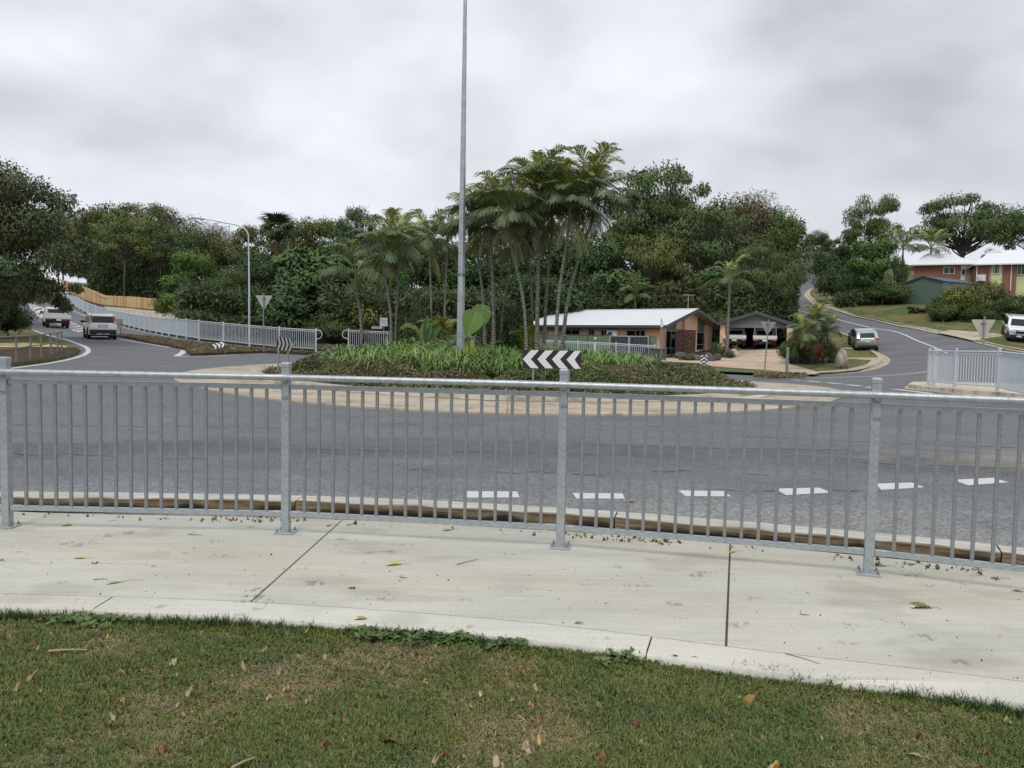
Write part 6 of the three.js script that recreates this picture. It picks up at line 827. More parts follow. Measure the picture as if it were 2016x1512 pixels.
function ute(name, label, { paint = utePaint, p, bearing, rack = 0, canopy = 0, tray = utePaint }) { // cab and flat tray seen from behind
  const t = thing(name, label, 'ute'), prof = [[-0.15, 0.5], [-0.2, 1.05], [-0.1, 1.62], [0.05, 1.72], [0.95, 1.7], [1.45, 1.14], [2.3, 1.02], [2.5, 0.85], [2.5, 0.45], [0, 0.42]]; obj('cab', carBody(prof, 1.74, 1.1, 1.72, 0.15, 2.5, -9), paint, t);
  obj('rear_window', box(0.014, 0.42, 1.2).rotateZ(-0.17).translate(-0.24, 1.36, 0), glass, t); for (const s of [-1, 1]) { const g = poly([[0.02, 1.12], [1.2, 1.12], [0.85, 1.58], [0.06, 1.6]], 0.012, 0.865), q = g.attributes.position; for (let i = 0; i < q.count; i++) q.setZ(i, s * q.getZ(i) * narrow(q.getX(i), q.getY(i), 1.1, 1.72, 0.15, 2.5, -9)); g.computeVertexNormals(); obj('side_window', g, glass, t); obj('mirror', rbox(0.1, 0.2, 0.2, 0.04, 1.15, 1.25, s * 0.98), blackPl, t); }
  obj('tray', merge([rbox(2.35, 0.07, 1.84, 0.015, -1.42, 0.86, 0)]), tray, t); for (const s of [-1, 1]) obj('tray_side', rbox(2.35, 0.24, 0.035, 0.01, -1.42, 1.02, s * 0.905), tray, t); obj('tailboard', rbox(0.035, 0.24, 1.84, 0.01, -2.6, 1.02, 0), tray, t); obj('headboard', merge([rbox(0.03, 0.34, 1.8, 0.01, -0.26, 1.07, 0), bar([-0.26, 1.1, -0.82], [-0.26, 1.78, -0.72], 0.05), bar([-0.26, 1.1, 0.82], [-0.26, 1.78, 0.72], 0.05), bar([-0.26, 1.78, -0.74], [-0.26, 1.78, 0.74], 0.05)]), tray, t);
  obj('chassis', merge([box(4.4, 0.2, 0.9, -0.3, 0.58, 0), box(0.06, 0.22, 1.5, -2.3, 0.55, 0)]), blackPl, t); for (const s of [-1, 1]) { obj('tail_lamp', box(0.04, 0.1, 0.34, -2.6, 0.76, s * 0.7), redLens, t); obj('mudguard', rbox(0.9, 0.3, 0.05, 0.02, -1.3, 0.72, s * 0.8), blackPl, t); obj('mud_flap', box(0.02, 0.34, 0.3, -1.85, 0.5, s * 0.75), blackPl, t); for (const x of [-1.35, 1.55]) wheel(t, x, s * 0.74, 0.36, 0.24); } plateBlank(t, -2.62, 0.74, 0.0);
  if (rack) obj('ladder_rack', merge([-1, 1].flatMap((s) => [bar([-2.5, 1.1, s * 0.86], [-2.5, 1.85, s * 0.8], 0.04), bar([-2.5, 1.82, s * 0.8], [-0.3, 1.82, s * 0.8], 0.04)]).concat([bar([-2.5, 1.84, -0.8], [-2.5, 1.84, 0.8], 0.04)])), alu, t);
  if (canopy) obj('load', rbox(1.4, 0.34, 1.5, 0.05, -1.0, 1.06, 0), std(lin(0.4, 0.4, 0.4), 0.6), t);
  place(t, p, bearing, 2.9); return t;
}
{ const p = G(106, 646.5, 0); ute('white_ute', 'white flat-tray ute driving away up the hill under the dark tree', { p: new V3(p.x - 1.0, 0, p.z - 1.9), bearing: -36 * PI / 180, canopy: 1 }).scale.setScalar(0.9); }
{
  const d = 62, b = atG(1490, d, 0.1), bear = 7.3 * PI / 180, t = thing('carport', 'open gabled carport with a dark fascia and white roof beside the brick house', 'carport', b.toArray(), 0); t.rotation.y = -17 * PI / 180; // local x to the right, z towards the road
  const P = (x, y, z) => new V3(x, y, z), He = at(1568, 641, d).y - b.y - 0.05, Hr = at(1487, 613, d).y - b.y, xl = -3.05, xr = 3.45, xa = -0.1, D = 6.5, yl = lerp(Hr, He, (xa - xl) / (xr - xa)) + 0.05;
  obj('roof', merge([roofPlane(P(xl, yl, -D), P(xl, yl, 0), P(xa, Hr, 0), P(xa, Hr, -D)), roofPlane(P(xr, He, 0), P(xr, He, -D), P(xa, Hr, -D), P(xa, Hr, 0))]), whiteRoof, t); const rf = t.children.at(-1);
  for (const [x, y] of [[xl - 0.1, yl - 0.04], [xr + 0.1, He - 0.04]]) obj('barge_board', bar([x, y - 0.12, 0.04], [xa, Hr - 0.1, 0.04], 0.05, 0.26), trimDark, rf);
  obj('gable_panel', poly([[xl + 0.3, yl - 0.16], [xa, Hr - 0.2], [xr - 0.9, He - 0.02], [xr - 0.9, He - 0.2], [xl + 0.3, yl - 0.42]], 0.05, -0.35), trimGrey, t);
  obj('brick_pillar', mb(0.46, He + 0.4, 0.46, xr - 0.95, (He - 0.7) / 2, -0.35), tanBrick, t); obj('brick_pillar', mb(0.4, yl + 0.3, 0.4, xl + 0.35, (yl - 0.7) / 2, -0.4), tanBrick, t);
  obj('side_wall', [box(0.1, He + 0.3, D - 1, xr - 0.9, He / 2 - 0.2, -D / 2 - 0.3)], trimGrey, t); obj('back_wall', [box(xr - xl - 1.0, 1.2, 0.08, (xl + xr) / 2, 0.3, -D + 0.2)], trimGrey, t); obj('floor_slab', mb(xr - xl - 0.8, 0.3, D - 0.4, (xl + xr) / 2 - 0.1, -0.12, -D / 2 - 0.1), M.apron, t);
  obj('ceiling_beam', merge([bar([xl + 0.4, yl - 0.3, -3], [xr - 0.9, yl - 0.3, -3], 0.08, 0.14)]), trimGrey, t);
  const A = t.localToWorld(P(-1.75, 0, -2.6)), B = t.localToWorld(P(0.62, 0, -2.7)); const u1 = ute('white_ute', 'white ute with a grey load parked on the house side of the carport', { p: A, bearing: 17 * PI / 180, canopy: 1 }), u2 = ute('white_ute', 'white flat-tray ute with a rack parked on the street side of the carport', { p: B, bearing: 17 * PI / 180, rack: 1 }); for (const u of [u1, u2]) { u.position.y = b.y + 0.04; u.rotation.set(0, PI / 2 - 17 * PI / 180, 0); }
}
// ---------------------------------------------------------------- front yard: fence, gates, drive, beds
{
  const d0 = 52.5, t = thing('metal_fence', 'green sheet-metal fence with dark posts in front of the brick house', 'fence'), A = atG(1072, d0 + 1.6, 0.05), B = atG(1200, d0, 0.05), Ctop = at(1180, 660, d0).y, h0 = Ctop - B.y, sheetT = tex(64, 8, (x) => { const k = (x % 16) < 4 ? 0.72 : (x % 16) < 6 ? 0.9 : 1; return [k, k, k]; }, { srgb: false }), cm = std(lin(0.135, 0.205, 0.13), 0.55, { map: sheetT }); const n = 3;
  for (let k = 0; k < n; k++) { const p = A.clone().lerp(B, k / n), q = A.clone().lerp(B, (k + 1) / n); p.y = q.y = Ctop - 0.9; const g = bar(p, q, 0.02, 1.8), u = g.attributes.uv; for (let i = 0; i < u.count; i++) u.setXY(i, g.attributes.position.getX(i) / 0.8, 0); obj('sheet_panel', g, cm, t); obj('post', box(0.07, 2.1, 0.07, p.x, Ctop - 1.0, p.z), trimDark, t); obj('capping_rail', bar(p.clone().setY(Ctop), q.clone().setY(Ctop), 0.05, 0.05), trimDark, t); }
  const C = atG(1277, d0 - 0.4, 0.05), E = atG(1293, d0 - 0.2, 0.05), g2 = thing('gate', 'double gate of dark leaf-patterned panels in pale frames', 'gate'); C.y = E.y = B.y; const mid2 = B.clone().lerp(C, 0.5);
  const scr = tex(256, 256, (x, y) => { const f = vnoise(x / 6, y / 9, 3, 0), g = vnoise(x / 5 + 40, y / 11, 9); return f > 0.62 || g > 0.74 ? [0.32, 0.35, 0.40] : [0.05, 0.06, 0.085]; }), sm = std(0xffffff, 0.6, { map: scr });
  for (const [p, q] of [[B, mid2], [mid2, C]]) { const l = p.distanceTo(q), a = p.clone().lerp(q, 0.5), m = obj('gate_panel', box(l - 0.1, 1.74, 0.02), sm, g2); m.position.set(a.x, Ctop - 0.93, a.z); m.rotation.y = -atan2(q.z - p.z, q.x - p.x); obj('gate_frame', merge([box(l - 0.02, 0.06, 0.05, 0, 0.9, 0), box(0.06, 1.9, 0.05, -l / 2 + 0.03, -0.02, 0.002), box(0.06, 1.9, 0.05, l / 2 - 0.03, -0.02, 0.002), box(l - 0.02, 0.05, 0.05, 0, -0.9, 0.001)]), alu, m); }
  const p = C.clone().lerp(E, 0.5); obj('sheet_panel', bar(C.clone().setY(Ctop - 0.9), E.clone().setY(Ctop - 0.9), 0.02, 1.8), cm, t); obj('post', box(0.07, 2.1, 0.07, C.x + 0.06, Ctop - 1, C.z), trimDark, t);
}
const pinkConc = std(lin(1.18, 1.06, 0.99), 0.9, { map: conc2Tex });
structure('driveway', drape([[1457, 690], [1500, 688.5], [1537, 689], [1548, 700], [1547, 711], [1558, 718], [1585, 725], [1614, 733.5], [1606, 737.2], [1552, 737], [1548, 733], [1500, 728.5], [1450, 725], [1401, 721.5], [1385, 716], [1312, 712], [1300, 718], [1290, 715], [1296, 706], [1340, 704], [1405, 705], [1418, 702], [1440, 700]].map(([x, y]) => gp(x, y, 0.12)), 0.135), pinkConc, 'pale pinkish concrete driveway and forecourt');
structure('grass_verge', drape([[1360, 727.5], [1388, 722.5], [1450, 726], [1500, 729.5], [1546, 733.8], [1549, 736.2], [1488, 735.2], [1401, 731.3]].map(([x, y]) => gp(x, y, 0.12)), 0.15), M.verge, 'thin grass strip between kerb and driveway');
structure('grass_verge', drape([[1040, 706], [1290, 714], [1296, 719], [1360, 727], [1300, 726], [1180, 715.5], [1060, 708]].map(([x, y]) => gp(x, y, 0.12)), 0.128), M.verge, 'grass strip below the green metal fence');
structure('grass_verge', drape([[1558, 717.5], [1575, 712], [1600, 704], [1615, 690], [1622, 668], [1629, 654], [1646, 655.5], [1680, 667.5], [1711, 691], [1727, 703.5], [1731, 709.5], [1716, 721], [1690, 728.5], [1640, 733], [1615, 733]].map(([x, y]) => gp(x, y, 0.12)), 0.13), M.verge, 'mown corner lawn beside the driveway');
structure('footpath', drape([[1640, 703.5], [1660, 704], [1728, 704.5], [1731, 709], [1727, 713], [1716, 721], [1690, 728.5], [1640, 733], [1614, 734], [1613, 731], [1640, 730], [1680, 725], [1706, 717.5], [1716, 709.5], [1690, 708], [1643, 705.5]].map(([x, y]) => gp(x, y, 0.12)), 0.136), M.apron, 'narrow concrete path curving round the corner lawn');
structure('driveway', drape([[1845, 655.5], [1870, 650], [1925, 654], [1962, 657], [2030, 659], [2030, 664], [1975, 662], [1930, 668], [1918, 671.5], [1900, 667]].map(([x, y]) => gp(x, y, 0.12)), 0.135), M.apron, 'grey concrete driveway crossing the sloping lawn');
const rockG = [1, 2, 3].map((s) => { const g = new THREE.IcosahedronGeometry(1, 3), p = g.attributes.position, v = new V3(); for (let i = 0; i < p.count; i++) { v.fromBufferAttribute(p, i); const k = 0.62 + 0.7 * fbm(v.x * 1.8 + s * 9 + 20, v.y * 1.8 + v.z * 2.6 + 20, 4, s) ; v.multiplyScalar(k); p.setXYZ(i, v.x, v.y, v.z); } g.computeVertexNormals(); return toCreasedNormals(g, 0.25); });
const rockM = [std(lin(0.11, 0.098, 0.085), 0.9, { bumpMap: grain(2), bumpScale: 0.02 }), std(lin(0.19, 0.16, 0.13), 0.9), std(lin(0.52, 0.47, 0.38), 0.9, { bumpMap: grain(2), bumpScale: 0.02 })];
function rock(label, px, py, w, h, m, k, group) { const p = G(px, py, 0.12), q = obj('rock', rockG[k % 3], rockM[m]); tag(q, label, 'rock', group); q.position.set(p.x, p.y + h * 0.35, p.z); q.scale.set(w / 2.4, h / 2.1, w / 3); q.rotation.set(k * 0.3, k * 1.7, 0); return q; }
rock('pale upright boulder standing on the corner lawn', 1656, 724, 0.85, 1.45, 2, 1); rock('small dark stone at the foot of the pale boulder', 1661, 727, 0.7, 0.4, 0, 2);
[[1338, 706, 1.1, 0.6, 0, 'long dark rock at the house end of the forecourt bed'], [1362, 709, 1.0, 0.6, 0, 'squat dark rock in the middle of the forecourt bed'], [1372, 709.5, 0.7, 0.5, 1, 'brown rock beside the striped marker'], [1396, 711, 1.1, 0.6, 0, 'broad dark rock right of the striped marker'], [1412, 710, 0.8, 0.6, 0, 'dark rock ending the forecourt bed'], [1446, 703, 1.1, 0.6, 2, 'pale rock in the bed beside the carport drive'], [1432, 703, 0.9, 0.5, 1, 'brown rock next to the pale one by the drive'], [1418, 702, 0.8, 0.5, 1, 'low brown rock under the young palm']].forEach(([x, y, w, h, m, l], i) => rock(l, x, y, w, h, m, i));
for (let k = 0; k < 12; k++) rock('stone of the dark edging round the corner garden bed', 1560 + k * 7.2 + (k % 3), 714.5 - 0.012 * (k - 5.5) ** 2 * 4 * 0.1, 0.5, 0.34, k % 4 === 1 ? 1 : 0, k, 'edging stones of the corner garden bed');
// garden plants by the carport and the corner
palm('tree-fern-like palm with a pale trunk in the corner garden', G(1578, 712, 0.12), at(1581, 662, 45.5), { size: 0.75, seed: 41, rad: 0.1, fronds: [4, 8, 8, 3] });
palm('bright palm with a yellowish crown in the corner garden', G(1604, 706, 0.12), at(1606, 640, 48.5), { size: 0.85, seed: 42, rad: 0.08, fronds: [8, 10, 9, 1] });
palm('small palm at the street side of the corner garden', G(1628, 700, 0.12), at(1630, 648, 49.5), { size: 0.7, seed: 43, rad: 0.07, fronds: [5, 8, 7, 1] });
shrub('dark bush behind the corner garden palms', 1590, 648, 50, { tone: 'deep', w: 0.85 }); shrub('dark green bush against the carport pillar', 1560, 655, 51, { tone: 'dark', w: 0.6 }); shrub('olive bush at the street end of the corner garden', 1628, 660, 51, { tone: 'olive', w: 0.7 });
shrub('red-leaved cordyline in the corner garden', 1612, 670, 47.5, { tone: 'brown', w: 0.42, foot: 0.5 }); { const r = tint.brown.clone(); r.color = lin(1.9, 0.42, 0.6); scene.children.at(-1).children[1].material = r; }
const agM = std(lin(0.15, 0.22, 0.19), 0.7, { side: THREE.DoubleSide }), agL = bladeLeaf(0.75, 0.13, { curl: 0.12, cup: 0.35, n: 6, m: 2 });
[['blue-grey agave at the corner garden edge', 1638, 711, 1.0], ['blue-grey agave behind its neighbour at the corner garden', 1622, 707, 0.8], ['grey-green agave near the bollard', 1556, 713, 0.85], ['small blue-grey agave between the palms', 1594, 711, 0.8]].forEach(([l, x, y, s], i) => { const t = thing('agave_plant', l, 'plant', G(x, y, 0.12).toArray(), i); for (let k = 0; k < 22; k++) { const m = obj('leaf', agL, agM, t); m.rotation.set(lerp(0.15, 1.25, k / 22), k * 2.4, 0, 'YXZ'); m.position.y = 0.1; m.scale.setScalar(s * (0.8 + 0.3 * hash(k, i))); } });
clump('strap_plant', 'yellow-green strappy plant under the corner palms', G(1592, 712, 0.12), 12, 0.35, FR.up, 0.3, 51); clump('strap_plant', 'upright green plant below the young palm', G(1448, 698, 0.12), 14, 0.38, FR.up, 0.3, 52); clump('strap_plant', 'broad leafy plant at the brick corner by the drive', G(1412, 700, 0.12), 12, 0.5, FR.up, 0.2, 53);
shrub('tall leafy shrub against the brick corner', 1407, 668, 57, { kind: 'broad', tone: 'bright', w: 0.42 }); shrub('reddish low shrub between brick corner and young palm', 1424, 680, 57.5, { tone: 'brown', w: 0.7 }); shrub('low green shrub in the forecourt bed', 1352, 697, 54, { tone: 'olive', w: 1.6 }); shrub('dark low shrub beside the pale rock', 1436, 688, 56.5, { tone: 'dark', w: 0.9 });
{ const p = G(1655, 706, 0.12), t = thing('letterbox', 'dark box letterbox with a pale flap behind the boulder', 'letterbox', p.toArray(), 0.3); obj('box', rbox(0.6, 0.62, 0.45, 0.02, -0.1, 0.32, 0), trimGrey, t); obj('post', rbox(0.1, 0.75, 0.1, 0.01, 0.28, 0.36, 0), trimDark, t); obj('shelf', rbox(0.6, 0.05, 0.3, 0.01, 0.5, 0.72, 0), whitePaint, t);
  const q = G(1857, 634, 0.12), u = thing('letterbox', 'little white letterbox on a thin post at the foot of the shrubs', 'letterbox', q.toArray(), 0.4); obj('post', cyl(0.03, 0.03, 0.6, 0, 0, 0, 8), alu, u); obj('box', rbox(0.42, 0.2, 0.3, 0.03, 0, 0.68, 0), whitePaint, u); }
// ---------------------------------------------------------------- hill houses and shed
function hillFrame(px, py, d, bearing) { const o = at(px, py, d), b = new V3(o.x, o.y, o.z), q = bearing; const ex = new V3(cos(q), 0, sin(q)), ez = new V3(-sin(q), 0, cos(q)); return { o: b, q, loc: (x, y, zz = 0) => { const r = ray(x, y), org = b.clone().addScaledVector(ez, zz), t = org.clone().sub(camera.position).dot(ez) / r.dot(ez), w = camera.position.clone().addScaledVector(r, t).sub(b); return [w.dot(ex), w.y]; } }; }
{
  const fr = hillFrame(1860, 552, 100, 0.42), t = thing('brick_house', 'red brick hillside house with a white hipped roof above the green shed', 'house', fr.o.toArray(), -fr.q), loc = fr.loc, v = (x, y, z) => new V3(x, y, z);
  const wall = (p0, p1, y0, y1, z, m, nm = 'wall', th = 0.25) => { const a = loc(p0, y1, z), b = loc(p1, y0, z); return obj(nm, mb(b[0] - a[0], b[1] - a[1] < 0 ? a[1] - b[1] : b[1] - a[1], th, (a[0] + b[0]) / 2, (a[1] + b[1]) / 2, z - th / 2), m, t); };
  wall(1800, 1890, 566, 520, 0, redBrick); wall(1890, 1926, 566, 519, -0.3, cream, 'rendered_wall');
  const win = (p0, p1, y0, y1, z, bars = [0.5], fm = whitePaint) => { const a = loc(p0, y0, z), b = loc(p1, y1, z); return windowPart(t, b[0] - a[0], abs(a[1] - b[1]), (a[0] + b[0]) / 2, (a[1] + b[1]) / 2, z + 0.02, 0, { bars, frame: fm, sill: false }); };
  win(1857, 1880, 539.5, 525, 0); { const a = loc(1890.5, 552, 0), b = loc(1902, 523, 0); obj('door', mb(b[0] - a[0], b[1] - a[1], 0.06, (a[0] + b[0]) / 2, (a[1] + b[1]) / 2, -0.24), whitePaint, t); win(1892.5, 1901, 541.5, 528.5, -0.18, [], whitePaint); } win(1910, 1915, 541, 524, -0.28, [], trimDark);
  // projecting right-hand wing
  const z2 = 6.5; wall(1922, 1949, 585, 520, z2, redBrick); wall(1949, 1974, 585, 519, z2, cream, 'rendered_wall'); wall(1974, 1998, 600, 518, z2, redBrick); wall(1998, 2060, 600, 517, z2 - 0.3, cream, 'rendered_wall');
  { const a = loc(1922, 585, z2), b = loc(1922, 520, z2); obj('wall', mb(0.25, b[1] - a[1], z2 - 0.6, a[0] + 0.13, (a[1] + b[1]) / 2, z2 / 2 - 0.1), redBrick, t); }
  win(1954, 1969, 539, 520.5, z2 + 0.05, [0.28, 0.72]); win(2002, 2030, 541, 520.5, z2 - 0.2, [0.3, 0.7]);
  for (const [p, y0] of [[1989, 572], [1922.5, 545]]) { const a = loc(p, y0, z2 + 0.1), b = loc(p, 518, z2 + 0.1); obj('downpipe', box(0.09, b[1] - a[1], 0.09, a[0], (a[1] + b[1]) / 2, z2 + 0.1), whitePaint, t); }
  // roofs
  const hip = (p0, p1, yE, yR, z, depth, rx0, rx1) => { const a = loc(p0, yE, z), b = loc(p1, yE, z), rT = loc((p0 + p1) / 2, yR, z - depth * 0.42)[1], x0 = a[0], x1 = b[0], y = (a[1] + b[1]) / 2, A = v(x0, y, z), B = v(x1, y, z), C = v(x1, y, z - depth), D = v(x0, y, z - depth), R0 = v(lerp(x0, x1, rx0), rT, z - depth * 0.45), R1 = v(lerp(x0, x1, rx1), rT, z - depth * 0.45); const m = obj('roof', merge([roofPlane(A, B, R1, R0), roofPlane(C, D, R0, R1), roofPlane(B, C, R1.clone(), R1), roofPlane(D, A, R0.clone(), R0)].map((g) => g)), whiteRoof, t); obj('gutter', [box(x1 - x0 + 0.1, 0.14, 0.1, (x0 + x1) / 2, y - 0.06, z + 0.05)], whitePaint, m); return { m, R0, R1, y }; };
  hip(1795, 1935, 519.5, 499, 0.5, 9, 0.22, 0.55); const h2 = hip(1917, 2075, 518.5, 492, z2 + 0.6, 11, 0.3, 0.8); obj('gablet', poly([[-1.5, -0.55], [1.5, -0.55], [0, 0.12]], 0.12).translate(h2.R0.x + 0.2, h2.R0.y - 0.02, h2.R0.z + 0.9), whitePaint, h2.m); obj('finial', box(0.06, 0.5, 0.06, h2.R0.x + 0.2, h2.R0.y + 0.2, h2.R0.z + 1.0), whitePaint, h2.m);
  obj('eave_lining', [box(4, 0.05, 0.4, loc(1960, 520, z2)[0], loc(1960, 519.5, z2)[1] - 0.02, z2 + 0.25)], whitePaint, t);  // thin white board lining the eave of the projecting wing
  const e = loc(1930, 548, z2), ac = thing('air_conditioner', 'pale air conditioner box under the hillside house window', 'air conditioner', t.localToWorld(v(e[0], e[1], z2 + 0.4)).toArray(), -fr.q); obj('case', rbox(0.95, 0.75, 0.4, 0.03), whitePaint, ac); obj('fan_grille', new THREE.TorusGeometry(0.24, 0.02, 6, 20).translate(-0.15, 0, 0.2), alu, ac);
}
{
  const d = 82, b = atG(1812, d, 0), t = thing('garden_shed', 'green sheet-metal shed with a dark blue roof on the hill', 'shed', b.toArray(), -0.44 - 0.62), g = std(lin(0.115, 0.175, 0.135), 0.5, { map: ribTex }), roofM = std(lin(0.045, 0.065, 0.11), 0.45), W = 4.3, D = 6.4, He = 2.45, Hr = 3.05, B0 = -1.2, v = (x, y, z) => new V3(x, y, z);
  // front gable faces local +x's left neighbour: local z towards the street, x along the gable
  
  obj('front_wall', metreUV(poly([[-W / 2, B0], [W / 2, B0], [W / 2, He], [0, Hr], [-W / 2, He]], 0.05, -0.05)), g, t); obj('side_wall', [mb(0.05, He - B0, D - 0.1, W / 2 - 0.025, (He + B0) / 2, -D / 2 - 0.0), mb(0.05, He - B0, D - 0.1, -W / 2 + 0.025, (He + B0) / 2, -D / 2)], g, t); obj('roof', merge([roofPlane(v(W / 2 + 0.12, He - 0.03, 0.1), v(W / 2 + 0.12, He - 0.03, -D), v(0, Hr + 0.03, -D), v(0, Hr + 0.03, 0.1)), roofPlane(v(-W / 2 - 0.12, He - 0.03, -D), v(-W / 2 - 0.12, He - 0.03, 0.1), v(0, Hr + 0.03, 0.1), v(0, Hr + 0.03, -D))]), roofM, t); for (const s of [-1, 1]) obj('barge_trim', bar([s * (W / 2 + 0.14), He - 0.08, 0.12], [0, Hr - 0.02, 0.12], 0.03, 0.16), roofM, t); obj('corner_trim', [box(0.08, He - B0, 0.06, W / 2, (He + B0) / 2, 0.02), box(0.08, He - B0, 0.06, -W / 2, (He + B0) / 2, 0.02)], g, t);
}
{ // things at the head of the street and by the shed
  const t = thing('timber_fence', 'weathered grey paling fence at the top of the hill street', 'fence'), m = std(lin(0.2, 0.19, 0.18), 0.9), a = at(1582, 524, 134), b = at(1636, 524, 131), n = 30; for (let k = 0; k < n; k++) { const p = a.clone().lerp(b, (k + 0.5) / n), h = lerp(2.4, 1.9, smooth(0.7, 1, k / n)); obj('paling', box(a.distanceTo(b) / n * 0.92, h, 0.03, 0, h / 2, 0), m, t).position.copy(p); }
  const rr = mulberry(71); for (let k = 0; k < 12; k++) { const px = 1584 + rr() * 58, py = 528 + rr() * 26, p = at(px, py, 129.5), q = obj('rock', rockG[k % 3], rockM[k % 3 === 2 ? 1 : k % 2]); tag(q, 'boulder in the dark rock bank below the grey paling fence', 'rock', 'boulders of the bank at the street head'); q.position.copy(p); q.scale.set(0.7 + rr() * 0.7, 0.45 + rr() * 0.5, 0.8); q.rotation.set(rr() * 3, rr() * 3, 0); }
  structure('rock_bank', (() => { const P = [at(1575, 524, 131), at(1645, 524, 131), at(1648, 558, 128), at(1572, 558, 128)]; const g = roofPlane(P[3], P[2], P[1], P[0], 0.6); return g; })(), M.mulch, 'earth bank below the grey paling fence');
  const s = thing('shelter', 'low dark shelter roof beyond the paling fence', 'shelter', at(1652, 520, 136).toArray()); obj('roof', rbox(4.0, 0.3, 3, 0.05, 0, 1.1, 0), trimDark, s); for (const x of [-1.8, 0, 1.8]) obj('post', box(0.12, 2, 0.12, x, 0, 1.2), trimDark, s);
  const l = thing('ladder', 'old timber ladder leaning in the dark shrubs by the shed', 'ladder', G(1747, 600, 0.12).toArray(), -0.4); const lm = std(lin(0.2, 0.13, 0.1), 0.9); for (const x of [-0.35, 0.35]) obj('rail', bar([x * 1.6, 0, 0.3], [x, 3.4, -0.3], 0.07), lm, l); for (let k = 0; k < 6; k++) obj('rung', bar([-0.5 + k * 0.03, 0.5 + k * 0.52, 0.2 - k * 0.09], [0.5 - k * 0.03, 0.5 + k * 0.52, 0.2 - k * 0.09], 0.06), lm, l);
  const r = mulberry(81), w = thing('wood_pile', 'untidy pile of logs and offcuts on the grass by the shed', 'wood pile', G(1822, 616, 0.12).toArray(), -0.3); for (let k = 0; k < 22; k++) { const q = obj('log', new THREE.CylinderGeometry(0.09, 0.1, 0.6 + r() * 0.6, 8), r() < 0.75 ? bark.dark : bark.pale, w); q.position.set((r() - 0.5) * 2.6, 0.1 + r() * 0.35, (r() - 0.5) * 0.8); q.rotation.set(PI / 2 + (r() - 0.5) * 0.5, 0, (r() - 0.5) * 2.6, 'YXZ'); }
}
